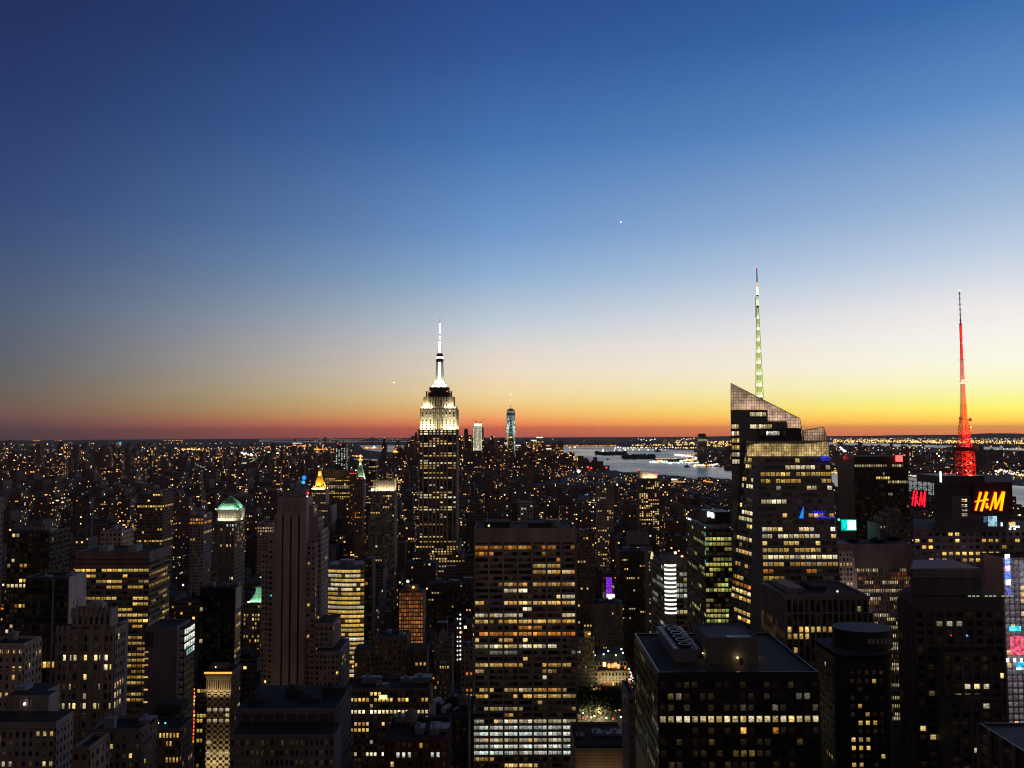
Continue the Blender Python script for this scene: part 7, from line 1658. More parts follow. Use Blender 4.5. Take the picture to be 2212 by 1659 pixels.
# orange crowned small tower
mb = MB(); rng = random.Random(77); Yc = 5300; a, c = XU(848, Yc), XU(859, Yc); zc = ZV(976, Yc); city_box(mb, a, c, Yc, Yc + 30, -5, zc, rng, 8, .15, 1, .2); ot = obj('orange_crowned_tower', mb, CM); tag(ot, 'small far tower with an orange floodlit pointed crown left of the mast skyscraper', 'tower', 'downtown skyline')
m = MB(); cx = (a + c) / 2; m.frustum([(a, Yc), (c, Yc), (c, Yc + 30), (a, Yc + 30)], zc, [(cx - 3, Yc + 12), (cx + 3, Yc + 12), (cx + 3, Yc + 18), (cx - 3, Yc + 18)], zc + 17); m.lathe(cx, Yc + 15, [(2.5, zc + 17), (2, zc + 24), (0, zc + 28)], 8); obj('crown', m, [GOLD], ot)
lamp_strip(ot, cx, Yc - 8, zc + 1, 30, 2, 26000, (1, .42, .1), (0, .7, 1)); HERO_RECTS.append((Yc, 848, 859, 968, 1050))
def scale3(c, k): return (c[0] * k, c[1] * k, c[2] * k)
def unfinished():
    Y = 5850; b = Building('unfinished_tower', 'brilliantly white lit unfinished tower topped by two cranes', 'tower', XU(UD(505), Y), Y, 'downtown skyline'); b.wall_mats = [surf('bare_concrete', (.30, .30, .28)), ROOFD, DARK]
    x0, x1, zt = XU(UD(437), Y), XU(UD(577), Y), ZV(VD(590), Y); b.box(x0, x1, Y, Y + 55, -5, zt); zb = ZV(VD(1080), Y)
    r = random.Random(3)
    b.front(x0, x1, Y, zb, zt, 8.5, 7.2, .25, .3, lambda i, j, v: scale3((1, .96, .66), r.uniform(.5, 1.6) * (1.6 if v < 921 else 1.0)), 1, .6)
    b.right(x1, Y, Y + 55, zb, zt, 9, 7.2, .2, .3, lambda i, j, v: scale3((1, .85, .5), r.uniform(.1, .6)), 1, .6)
    m = MB(); m.box(x0 + 8, x1 - 4, Y + 4, Y + 50, zt, ZV(VD(560), Y), c=(1.7, 1.7, 1.5)); b.part('lit_top_floor', m, GLOW)
    a, c = x1 + .2, XU(UD(602), Y); m = MB(); m.box(a, c, Y + 6, Y + 40, zb, ZV(VD(618), Y)); b.part('side_wing', m, surf('rose_concrete', (.4, .3, .26)))
    b.finish()
    for xb, yb, xt, yt, lab in ((488, 530, 425, 486, 'left of two rooftop cranes, its jib pointing left, on the bright unfinished tower'), (545, 545, 645, 462, 'right of two rooftop cranes, its jib rising right, on the bright unfinished tower')):
        t = thing('tower_crane', lab, 'crane', (XU(UD(xb), Y), Y + 20, ZV(VD(560), Y)), 'cranes on the unfinished tower'); yy = Y + 20; B = PX(UD(xb), VD(yb), yy); T = PX(UD(xt), VD(yt), yy)
        m = MB(); m.tube((B[0], yy, ZV(VD(570), Y)), (B[0], yy, B[1] + 5), 1.2, n=4); obj('mast', m, [REDP], t); m = MB(); m.tube((B[0], yy, B[1]), (T[0], yy, T[1]), 1.1, .6, n=4); m.tube((B[0], yy, B[1] + 12), (B[0] * .3 + T[0] * .7, yy, B[1] * .3 + T[1] * .7), .3, n=4); m.box(B[0] - 5, B[0] + 5, yy - 2, yy + 2, B[1] - 3, B[1] + 2); obj('jib', m, [REDP], t)
unfinished()
def chamfered():
    Y = 5885; b = Building('chamfered_glass_tower', 'tallest far downtown glass tower with chamfered corners and a beaded white spire', 'skyscraper', XU(UD(1027), Y), Y + 30, 'downtown skyline'); b.wall_mats = [BLUEGL, ROOFD, DARK]
    cx = XU(UD(1027), Y); cy_ = Y + 32; h = (XU(UD(1094), Y) - XU(UD(960), Y)) / 2; zt = ZV(VD(362), Y); zb = ZV(VD(905), Y) ; q = h * .98
    sq = [(cx - h, cy_ - h), (cx + h, cy_ - h), (cx + h, cy_ + h), (cx - h, cy_ + h)]; b.wall.prism(sq, -5, 55, 0, 0)
    base = sq; top = [(cx, cy_ - h), (cx + h, cy_), (cx, cy_ + h), (cx - h, cy_)]
    w = b.wall
    for i in range(4):      # eight tall triangles
        j = (i + 1) % 4; B0, B1, T0 = base[i], base[j], top[i]
        w.face([(B0[0], B0[1], 55), (B1[0], B1[1], 55), (T0[0], T0[1], zt)], 0)
        Tn = top[(i + 1) % 4]; w.face([(B1[0], B1[1], 55), (Tn[0], Tn[1], zt), (T0[0], T0[1], zt)], 0)
    w.face([(p[0], p[1], zt) for p in top], 1); HERO_RECTS.append((Y, UD(960), UD(1094), VD(345), 1000))
    # lit floors follow the two visible facets meeting on the centre line
    r = random.Random(5); nf = 62
    for k in range(nf):
        z0 = 60 + (zt - 60) * k / nf; z1 = 60 + (zt - 60) * (k + .62) / nf; f = (z0 - 55) / (zt - 55); v = UV(cx, Y, z0)[1]; y_ = (v - 837) / .1391
        half = h * (1 - f)      # half width of the flat central triangle... narrows upward
        for s_ in (-1, 1):
            for i in range(6):
                t0, t1 = i / 6, (i + .86) / 6
                def pt(t, z, s_=s_):
                    ff = (z - 55) / (zt - 55); e = h * (1 - ff); y0 = cy_ - h      # facet from (cx + s*e, y0) to the outer edge
                    ox, oy = cx + s_ * h, cy_ - h + h * ff
                    return (cx + s_ * e + (ox - cx - s_ * e) * t, y0 + (oy - y0) * t - .6, z)
                if y_ < 395: c = (.5, .62, .62)
                elif y_ < 445: c = (.05, .04, .06)
                elif y_ < 490: c = (.38, .46, .47)
                else:
                    p = .25 if y_ < 580 else .5 if y_ < 780 else .3
                    k_ = r.uniform(.4, 1.3) if r.random() < p else r.uniform(.03, .15); k_ *= 2.8; c = (.62 * k_, .95 * k_, .82 * k_)
                if f > .04:
                    q = [pt(t0, z0), pt(t1, z0), pt(t1, z1), pt(t0, z1)]
                    if s_ < 0: q = [q[1], q[0], q[3], q[2]]
                    n = (Vector(q[1]) - Vector(q[0])).cross(Vector(q[2]) - Vector(q[0])).normalized(); b.panes.append((q, c, n, 1))
        k_ = r.uniform(.1, .9) if 480 < y_ < 800 and r.random() < .4 else .06
        if half > 2: b.panes.append(([(cx - half * .9, cy_ - h - .5, z0), (cx + half * .9, cy_ - h - .5, z0), (cx + half * .9, cy_ - h - .5, z1), (cx - half * .9, cy_ - h - .5, z1)], (.55 * k_, .8 * k_, .72 * k_), Vector((0, -1, 0)), 4))
    m = MB(); m.prism([(cx + (p[0] - cx) * .9, cy_ + (p[1] - cy_) * .9) for p in top], zt, ZV(VD(345), Y)); m.lathe(cx, cy_, [(h * .55, ZV(VD(345), Y)), (h * .6, ZV(VD(328), Y)), (h * .3, ZV(VD(326), Y))], 16); b.part('crown_ring', m, surf('rose_steel', (.5, .3, .24)))
    m = MB(); zs_ = lambda y: ZV(VD(y), Y); m.tube((cx, cy_, zs_(330)), (cx, cy_, zs_(262)), 2.2, 1.6, 6); m.tube((cx, cy_, zs_(262)), (cx, cy_, zs_(80)), 1.1, .6, 6); b.part('spire', m, WHITEM)
    for y, rr in ((93, 3.4), (118, 3.0), (146, 1.6), (163, 1.4), (182, 1.4), (201, 2.2), (222, 1.6), (241, 1.5), (262, 1.6)): b.glow('spire_lamp', lambda m: m.ball(cx, cy_ - 1, zs_(y), rr, (2, 1.8, 1.75), n=8, k=5))
    b.finish()
chamfered()
def dome_front():
    Y = 5500; rng = random.Random(31); a, c = XU(UD(985), Y), XU(UD(1062), Y); z = ZV(VD(780), Y); mb = MB(); city_box(mb, a, c, Y, Y + 36, -5, z, rng, 7, .35, .9, .4); t = obj('domed_tower', mb, CM); tag(t, 'tower with a small lit dome standing in front of the chamfered glass tower', 'tower', 'downtown skyline')
    m = MB(); m.lathe((a + c) / 2, Y + 18, [((c - a) * .4, z), ((c - a) * .36, z + 6), ((c - a) * .2, z + 10), (0, z + 13)], 14); obj('dome', m, [GOLD], t); lamp_strip(t, (a + c) / 2, Y - 4, z, 30, 2, 16000, (1, .6, .25), (0, .6, 1)); HERO_RECTS.append((Y, UD(985), UD(1062), VD(750), 1000))
    Y = 6050; a, c = XU(UD(1335), Y), XU(UD(1430), Y); mb = MB(); rng = random.Random(32); z = ZV(VD(822), Y); city_box(mb, a, c, Y, Y + 40, -5, z, rng, 7, .2, .9, .3); t = obj('pyramid_topped_tower', mb, CM); tag(t, 'pyramid topped tower with a white lit cornice behind the golden floors', 'tower', 'downtown skyline')
    m = MB(); xm = (a + c) / 2; m.frustum([(a, Y), (c, Y), (c, Y + 40), (a, Y + 40)], z, [(xm - 1, Y + 19), (xm + 1, Y + 19), (xm + 1, Y + 21), (xm - 1, Y + 21)], ZV(VD(778), Y)); obj('roof', m, [COPPER], t); m = MB(); m.box(a + 2, c - 2, Y - 1, Y - .3, z - 4, z + 3, c=(.8, 1, .9)); obj('cornice_light', m, [GLOW], t)
    for x0, x1, y, Y, lab in ((1420, 1526, 779, 6010, 'white light line along the roof of the golden floored tower'), (1098, 1176, 902, 5695, 'white light line along the roof of the dark block right of the chamfered tower'), (1572, 1655, 955, 5895, 'white light band crowning the pale harbour tower')):
        m = MB(); zz = ZV(VD(y), Y); m.box(XU(UD(x0), Y), XU(UD(x1), Y), Y - 2, Y - 1, zz - 3, zz + 4, c=(1.0, 1.25, 1.15)); m.box(XU(UD(x0), Y), XU(UD(x1), Y), Y - 1, Y + 6, zz - 6, zz - 3); o = obj('roof_light_line', m, [GLOW]); tag(o, lab, 'light')
dome_front()
# far side of the harbour
def harbour_tower():
    Y = 6600; b = Building('harbour_tower', 'lone dark tapering tower on the far bank with a pale band near its top', 'tower', XU(1518, Y), Y + 20); b.wall_mats = [surf('harbour_glass', (.07, .065, .075), .35), ROOFD, DARK]; x0, x1 = XU(1508.5, Y), XU(1528, Y); z = lambda v: ZV(v, Y, 1518)
    for va, vb, ia, ib in ((1003, 957, 0, 0), (957, 940, .0, .08), (940, 938, .1, .12)): w = x1 - x0; b.wall.frustum([(x0 + w * ia, Y), (x1 - w * ia, Y), (x1 - w * ia, Y + 45), (x0 + w * ia, Y + 45)], z(va), [(x0 + w * ib, Y + 2), (x1 - w * ib, Y + 2), (x1 - w * ib, Y + 42), (x0 + w * ib, Y + 42)], z(vb))
    HERO_RECTS.append((Y, 1508, 1528, 938, 1003)); r = random.Random(2)
    def rule(i, j, v): k = .75 if 949 < v < 953 else (.25 if r.random() < .12 else .015); return (k, k * .9, k * .62)
    b.front(x0, x1, Y, z(1002), z(942), 9, 8.5, .2, .45, rule, .5, .5); m = MB(); m.box(x0 + 10, x1 - 10, Y + 8, Y + 30, z(938), z(936.5)); b.part('rooftop_plant', m, DARK); b.glow('red_lamp', lambda m: m.ball(x1 - 12, Y + 5, z(937), 2.4, (2.5, .15, .1))); b.finish()
harbour_tower()
def statue():
    gx, gy = GROUND(1302, 979.5); zb = drop(gx, gy) + 4; t = thing('harbour_statue', 'green lit statue holding up a torch on its pedestal on the farther wooded island', 'statue', (gx, gy, zb))
    m = MB(); S4 = lambda r: [(gx - r, gy - r), (gx + r, gy - r), (gx + r, gy + r), (gx - r, gy + r)]; m.prism(S4(30), zb, zb + 8); m.frustum(S4(12), zb + 8, S4(8.5), zb + 44); m.prism(S4(10), zb + 44, zb + 47); obj('pedestal', m, [surf('pedestal_stone', (.42, .38, .28))], t)
    s0 = zb + 47; m = MB(); m.lathe(gx, gy, [(6.2, s0), (5.6, s0 + 12), (5.0, s0 + 20), (4.6, s0 + 26), (5.2, s0 + 29), (3.4, s0 + 32), (1.4, s0 + 33.4), (2.3, s0 + 35.2), (2.4, s0 + 37.5), (1.2, s0 + 39.4), (0, s0 + 39.8)], 12)
    m.tube((gx - 4.4, gy, s0 + 30), (gx - 5.2, gy - .5, s0 + 38), 1.7, 1.2, 8); m.tube((gx - 5.2, gy - .5, s0 + 38), (gx - 5, gy - .6, s0 + 44), 1.2, .8, 8); m.tube((gx + 4.4, gy, s0 + 29), (gx + 5, gy - 3, s0 + 24), 1.8, 1.4, 8); m.box(gx + 3.4, gx + 6, gy - 4.4, gy - 3.4, s0 + 21, s0 + 28)
    for i in range(7): a = pi * i / 6; m.tube((gx + 2 * cos(a), gy, s0 + 38 + 1.4 * sin(a)), (gx + 4.4 * cos(a), gy, s0 + 38 + 3.6 * sin(a)), .3, .1, 5)
    obj('figure', m, [surf('statue_copper', (.32, .5, .40), .6)], t); m = MB(); m.lathe(gx - 5, gy - .6, [(.5, s0 + 43.6), (1.5, s0 + 45.5), (1.0, s0 + 47), (0, s0 + 48.6)], 8, c=(2.6, 1.9, .9)); obj('torch', m, [GLOW], t)
    lamp_strip(t, gx, gy - 40, zb + 6, 40, 4, 160000, (.85, 1, .6), (0, .75, 1))
statue()
def bridge():
    Y = 16800; xa, xb_ = XU(702, Y), XU(804, Y); d0 = drop(xa, Y); t = thing('suspension_bridge', 'very distant suspension bridge strung with lights across the narrows on the horizon', 'bridge', ((xa + xb_) / 2, Y, d0))
    zt = ZV(941.2, Y); zd = ZV(952.2, Y); ST = surf('bridge_steel', (.10, .10, .11))
    for x in (xa, xb_):
        m = MB(); 
        for dx in (-14, 14): m.frustum([(x + dx - 8, Y - 10), (x + dx + 8, Y - 10), (x + dx + 8, Y + 10), (x + dx - 8, Y + 10)], d0 - 4, [(x + dx - 6, Y - 9), (x + dx + 6, Y - 9), (x + dx + 6, Y + 9), (x + dx - 6, Y + 9)], zt)
        m.box(x - 20, x + 20, Y - 8, Y + 8, zt - 14, zt - 2); m.box(x - 20, x + 20, Y - 8, Y + 8, zd + 8, zd + 16); obj('bridge_tower', m, [ST], t); m = MB(); m.ball(x, Y - 12, zt + 6, 9, (2.2, .14, .16)); obj('red_lamp', m, [GLOW], t)
    m = MB(); m.box(XU(668, Y), XU(846, Y), Y - 14, Y + 14, zd - 8, zd); obj('deck', m, [ST], t)
    cb = MB(); lm = MB(); L = xb_ - xa
    def cable(x0, z0, x1, z1, sag, n):
        p = [(x0 + (x1 - x0) * i / n, Y - 12, z0 + (z1 - z0) * i / n - sag * 4 * (i / n) * (1 - i / n)) for i in range(n + 1)]
        for q, r in zip(p, p[1:]): cb.tube(q, r, 3, n=4, cap=False)
        for q in p[1:-1]: lm.octa(q[0], q[1] - 5, q[2], 4.4, (.85, .8, .72))
    cable(xa, zt, xb_, zt, zt - zd - 8, 34); cable(XU(672, Y), zd, xa, zt, 18, 12); cable(xb_, zt, XU(842, Y), zd, 18, 12); obj('cable', cb, [ST], t)
    for i in range(30): lm.octa(XU(660, Y) + i * (XU(848, Y) - XU(660, Y)) / 29, Y - 16, zd + 3, 5, (1.0, .62, .25))
    o = obj('bridge_lamp', lm, [GLOW], t); o['kind'] = 'stuff'
bridge()
def near_bridge(lab, pts, Y0, Y1, c, sag):
    (ua, va), (ub, vb) = pts; A = PX(ua, va, Y0); B = PX(ub, vb, Y1); t = thing('cable_bridge', lab, 'bridge', ((A[0] + B[0]) / 2, (Y0 + Y1) / 2, 0), 'bridges over the east river'); n = 26
    P = [(A[0] + (B[0] - A[0]) * i / n, Y0 + (Y1 - Y0) * i / n, A[1] + (B[1] - A[1]) * i / n - sag * 4 * (i / n) * (1 - i / n)) for i in range(n + 1)]
    m = MB(); zd = min(p[2] for p in P) - 6
    for p, q in zip(P, P[1:]): m.tube(p, q, .8, n=4, cap=False)
    obj('cable', m, [STEEL], t); m = MB(); m.hexa([Vector((P[0][0], P[0][1], zd)), Vector((P[-1][0], P[-1][1], zd)), Vector((P[-1][0], P[-1][1], zd + 4)), Vector((P[0][0], P[0][1], zd + 4))], Vector((0, 1, 0)), 0, 18); obj('deck', m, [STEEL], t)
    for p in (P[0], P[-1]): m = MB(); m.box(p[0] - 5, p[0] + 5, p[1] - 2, p[1] + 3, -10, p[2]); m.box(p[0] - 5, p[0] + 5, p[1] + 14, p[1] + 19, -10, p[2]); m.box(p[0] - 5, p[0] + 5, p[1] + 3, p[1] + 14, p[2] - 6, p[2]); obj('bridge_tower', m, [STEEL], t)
    for k, off in ((0, 0), (1, 6)):
        for p in P[1:-1]: m = MB(); m.octa(p[0] + (3 if k else 0), p[1] - 2 + off * 3, p[2] + 1 + (3 if k else 0), 2.0, c); obj('cable_lamp', m, [GLOW], t)
near_bridge('far bridge cable hung as a drooping string of white lights, left of the blue lamps', ((404, 990), (487, 994)), 5600, 5750, (.85, .85, .7), 60)
near_bridge('far bridge cable of greenish lights just right of the first drooping string', ((520, 1001), (553, 990)), 5300, 5400, (.55, .9, .5), 14)
# small boats on the harbour
for u, v, s, lab in ((1484.5, 1009, 1.4, 'small dark ferry trailing a wake near the far bank'), (1313, 992.5, 1.0, 'tiny dark boat below the nearer wooded island'), (1421, 975.6, 2.6, 'long low barge lying beyond the wooded islands')):
    x, y = GROUND(u, v); z = drop(x, y) + 1; L = 16 * s; t = thing('harbour_boat', lab, 'boat', (x, y, z), 'boats on the harbour'); m = MB(); m.frustum([(x - L, y - 4), (x + L * .8, y - 4), (x + L * .8, y + 4), (x - L, y + 4)], z, [(x - L, y - 5), (x + L, y - 5), (x + L, y + 5), (x - L, y + 5)], z + 5 * s); obj('hull', m, [DARK], t)
    m = MB(); m.box(x - L * .5, x + L * .4, y - 3, y + 3, z + 5 * s, z + 9 * s); m.box(x - L * .2, x + L * .1, y - 2, y + 2, z + 9 * s, z + 12 * s); obj('cabin', m, [GREYM], t); m = MB(); m.ball(x + L * .4, y - 4, z + 9 * s, 1.6 * s, (1.4, .5, .25)); obj('lamp', m, [GLOW], t)
# ferry terminal island spit
x, y = GROUND(1401, 996); z = drop(x, y) + 2
# evening stars
for u, v, d, r, c, lab in ((1341, 480, 100000, 76, (2.6, 2.4, 1.9), 'bright white evening star high in the blue sky'), (851, 826.5, 100000, 66, (2.2, 1.9, 1.5), 'small star low in the sky left of the mast skyscraper')):
    dv = ray(u, v).normalized() * d; m = MB(); m.ball(dv.x, dv.y, CZ + dv.z, r, c, n=10, k=6); o = obj('evening_star', m, [GLOW]); tag(o, lab, 'star')
# ================================================================== park trees
def tree_mesh(seed):
    rng = random.Random(seed); tr = MB(); tr.tube((0, 0, 0), (.2, 0, 7), .5, .3, 7); limbs = []
    for i in range(6):
        a = i * 1.05 + rng.uniform(-.3, .3); e = (4.2 * cos(a), 4.2 * sin(a), 12 + rng.uniform(-2, 3)); tr.tube((.2, 0, 6 + i * .35), e, .22, .08, 5); limbs.append(e)
    cr = MB()
    for k in range(420):
        e = rng.choice(limbs + [(0, 0, 15)]); x, y, z = (q + rng.gauss(0, 2.1) for q in e); z = max(7, z); s = rng.uniform(.5, 1.0)
        n = Vector((rng.gauss(0, 1), rng.gauss(0, 1), rng.gauss(.5, 1))).normalized(); a = n.orthogonal().normalized() * s; b_ = n.cross(a); c = Vector((x, y, z)); cr.face([tuple(c - a), tuple(c - b_ * .7), tuple(c + a), tuple(c + b_ * .7)])
    return mesh_from(tr, 'trunk', [BARK], (0, 0, 0)), mesh_from(cr, 'crown', [TREEF], (0, 0, 0))
protos = [tree_mesh(k) for k in range(3)]; rng = random.Random(10); k = 0
for row in range(6):
    for col in range(9):
        x = 62 + col * 6.6 + rng.uniform(-2, 2); y = 764 + row * 5 + rng.uniform(-2, 2)
        t = thing('park_tree', 'dark green leafy tree in the lamplit park below the mansard roofed building', 'tree', (x, y, 0), 'trees of the park'); t.rotation_euler[2] = rng.uniform(0, 6); s = rng.uniform(.85, 1.2); t.scale = (s, s, s); tm, cm2 = protos[k % 3]; k += 1
        for nm, me in (('trunk', tm), ('crown', cm2)): o = bpy.data.objects.new(nm, me); COL.objects.link(o); o.parent = t
rng = random.Random(12); plamps = 0
for u, v, c in ((1259, 1540, (1.8, 2.2, 1.8)), (1253, 1533, (2.2, 2.1, 1.5)), (1293, 1538, (2.4, 1.5, .5)), (1297, 1541, (2.0, 1.2, .3)), (1310, 1535, (1.6, 1.7, 1.6)), (1284, 1547, (2.4, 2.0, 1.0)), (1341, 1549, (2.6, 2.3, 1.7)), (1346, 1545, (2.2, 1.5, .5)), (1338, 1534, (1.6, 1.3, .4)), (1352, 1540, (1.6, 1.1, .3)), (1277, 1550, (1.6, 1.6, .9)), (1310, 1551, (2.2, 2.0, 1.5)), (1268, 1548, (1.8, .25, .2)), (1324, 1553, (1.6, .15, .1)), (1260, 1551, (1.4, .2, .12)), (1330, 1536, (1.2, .8, .2))):
    d = ray(u, v); s = (4.5 - CZ) / d.z; x, y = d.x * s, d.y * s; t = thing('park_lamp', 'lamp glowing on its post beneath the dark trees of the park', 'lamp', (x, y, 0), 'lamps of the park'); m = MB(); m.tube((x, y, 0), (x, y, 4.2), .12, .08, 6); obj('post', m, [STEEL], t); m = MB(); m.ball(x, y, 4.6, .85, c, n=10, k=6); obj('globe', m, [GLOW], t)
    if plamps < 6: lamp_point(t, x, y - 1.5, 7, 5500, (.95, .9, .42), .6); plamps += 1
# ================================================================== the carpet of the city
SHORE_R = [(-500, 1750), (2500, 1650), (3250, 1560), (3720, 1430), (4300, 1110), (4650, 840), (5290, 620), (6200, 480), (6900, 250), (7200, 0)]
SHORE_L = [(-500, -1500), (2000, -1750), (3000, -2500), (4300, -2750), (4700, -2350), (5500, -1450), (6200, -1000), (7200, -700)]
def interp(t, y):
    for (a, p), (b_, q) in zip(t, t[1:]):
        if a <= y <= b_: return p + (q - p) * (y - a) / (b_ - a)
    return t[-1][1]
rng = random.Random(2024)
city = []        # (Y, x0, x1, y0, y1, height, kind)
y = 610.0
while y < 7000:
    near = y < 1500; blk = 60
    lim = .66 * y + 120; xr = min(lim, interp(SHORE_R, y) - 30); xl = max(-lim, interp(SHORE_L, y) + 30)
    x = xl + rng.uniform(0, 40)
    while x < xr:
        w = rng.uniform(16, 38) if y < 3200 else rng.uniform(22, 60)
        ave = abs(((x + 20 - 130) % 270) - 0) < 26
        if not ave:
            rows_ = 2 if y < 2600 else 1
            for rr in range(rows_):
                d = blk / rows_ - 1.5; yy = y + rr * blk / rows_
                q = rng.random()
                if y < 1000: h = rng.uniform(30, 70) if q < .6 else rng.uniform(60, 105)
                elif y < 2000: h = rng.uniform(22, 60) if q < .72 else rng.uniform(55, 120)
                elif y < 4600: h = rng.uniform(12, 34) if q < .82 else rng.uniform(30, 80)
                else: h = rng.uniform(18, 60) if q < .6 else rng.uniform(60, 150) if x > -700 else rng.uniform(15, 50)
                if x > 250 and y > 1500: h *= .68
                if 3300 < y < 4700 and x > 500: h *= .6
                city.append((yy, x, x + w - .8, yy, yy + d, h, 'm'))
        x += w
    y += 80
# towers rising out of the carpet
for _ in range(120):
    yy = rng.uniform(1000, 5200); xx = rng.uniform(-.6 * yy, min(.55 * yy, interp(SHORE_R, yy) - 100))
    if xx < interp(SHORE_L, yy) + 60: continue
    s = rng.uniform(18, 34); city.append((yy, xx, xx + s, yy, yy + s, rng.uniform(70, 125) * (.75 if xx > 200 else 1), 't'))
for _ in range(46):
    yy = rng.uniform(5200, 6700); xx = rng.uniform(-900, 480) ; 
    if xx > interp(SHORE_R, yy) - 50: continue
    s = rng.uniform(30, 55); city.append((yy, xx, xx + s, yy, yy + s, rng.uniform(90, 190), 't'))
# across the east river and the hudson
def far_block(n, ua, ub, va, vb, hmin, hmax, ptall, htall):
    for _ in range(n):
        u = rng.uniform(ua, ub); v = va + (vb - va) * rng.random() ** .8; X, Yy = GROUND(u, v); s = rng.uniform(25, 70)
        if 5200 < Yy < 12500 and X > -1000 and u < 1500: continue
        h = rng.uniform(hmin, hmax) if rng.random() > ptall else rng.uniform(*htall)
        city.append((Yy, X, X + s, Yy, Yy + s, h, 'f'))
far_block(1500, -60, 760, 957, 1024, 10, 28, .06, (50, 130)); far_block(900, 1560, 2290, 976, 1022, 10, 26, .06, (40, 110)); far_block(260, 1425, 1580, 972, 1008, 8, 22, .08, (30, 80)); far_block(200, 1450, 2290, 960, 972, 10, 20, .03, (30, 60))
for u, v in ((78, 962), (84, 962), (124, 960), (133, 960), (160, 962), (217, 960), (228, 966), (240, 961), (252, 964), (270, 963), (318, 963), (346, 972)):    # the tall cluster across the river
    Yy = rng.uniform(5600, 6400); X, Z = PX(u, v + rng.uniform(0, 6), Yy); s = rng.uniform(28, 42); city.append((Yy, X, X + s, Yy, Yy + s, Z, 't'))
# keep clear of the large towers' ground
import bisect
FOOT = []
for o in list(COL.objects):
    if o.parent is None and o.get('category') in ('skyscraper', 'tower', 'office tower', 'office block', 'building', 'apartment tower', 'tree'):
        bb = [(o.location.x, o.location.y)]
        if o.type == 'MESH': bb = [tuple((o.matrix_basis @ Vector(c))[:2]) for c in o.bound_box]
        for c in o.children:
            if c.type == 'MESH': bb += [(c2[0] + o.location.x, c2[1] + o.location.y) for c2 in c.bound_box]
        FOOT.append((min(p[0] for p in bb) - 2, max(p[0] for p in bb) + 2, min(p[1] for p in bb) - 2, max(p[1] for p in bb) + 2))
def clear(x0, x1, y0, y1):
    return not any(x0 < b1 and x1 > a1 and y0 < d1 and y1 > c1 for a1, b1, c1, d1 in FOOT)
park = (45, 136, 600, 830)
sixth = lambda x0, x1, y: x0 < 130 and x1 > 110 and y < 1600
city = [c for c in city if clear(c[1], c[2], c[3], c[4]) and not (c[1] < park[1] and c[2] > park[0] and c[3] < park[3] and c[4] > park[2]) and not sixth(c[1], c[2], c[3])]
# nothing generic may hide the measured buildings: lower those that would stick up in front of one
out = []
for c in city:
    Yc, x0, x1, y0, y1, h, kd = c
    u0 = UV(x0, y0, 50)[0]; u1 = UV(x1, y0, 50)[0]
    if Yc < 1300:
        vt = 1345 if Yc < 700 else 1275 if Yc < 860 else 1205 if Yc < 1050 else 1160
        hm = ZV(vt, y0); h = min(h, max(12, hm + rng.uniform(-8, 4)))
    elif kd == 't' and Yc < 5200 and x0 > 150: h = min(h, max(20, ZV(1046, y0)))
    elif kd != 'f' and Yc < 5200 and kd == 'm': h = min(h, max(10, ZV(1010 if x0 < 200 else 1044, y0)))
    out.append((Yc, x0, x1, y0, y1, h, kd))
city = sorted(out, key=lambda c: c[0])
# which of them show largest: paint boxes near to far on a coarse grid
import numpy as np
GW, GH = 740, 555; buf = np.full((GH, GW), -1, np.int32); sc = GW / 2212.0
items = [(r[0], -2, r[1:]) for r in HERO_RECTS]
for i, c in enumerate(city):
    a = UV(c[1], c[3], c[5] + drop(c[1], c[3])); b_ = UV(c[2], c[3], drop(c[1], c[3])); a2 = UV(c[1], c[4], c[5] + drop(c[1], c[4]))
    items.append((c[0], i, (min(a[0], a2[0]), max(b_[0], a2[0]), min(a[1], a2[1]), b_[1])))
items.sort(key=lambda q: q[0])
for Yq, i, (ua, ub, va, vb) in items:
    i0, i1, j0, j1 = int(max(0, ua * sc)), int(min(GW, ub * sc + 1)), int(max(0, va * sc)), int(min(GH, vb * sc + 1))
    if i1 > i0 and j1 > j0:
        r = buf[j0:j1, i0:i1]; r[r == -1] = i
cnt = np.bincount(buf[buf >= 0].ravel(), minlength=len(city))
order = np.argsort(-cnt)
chosen = set(int(k) for k in order[:290] if cnt[k] > 0)
hidden = cnt == 0
LANDM = [(40, 'at the left edge'), (300, 'behind the ribbon windowed block'), (470, 'left of the green pyramid crown'), (560, 'between green crown and striped tower'), (700, 'around the golden pyramid tower'), (800, 'by the white campanile tower'), (905, 'left of the mast skyscraper'), (1030, 'right of the mast skyscraper'),
         (1250, 'above the travertine slab'), (1380, 'left of the slant crowned tower'), (1500, 'right of the slant crowned tower'), (1600, 'left of the faceted glass tower'), (1830, 'between faceted and red lamp towers'), (1990, 'by the red lamp tower'), (2300, 'at the right edge')]
stuff = MB(); nst = 0
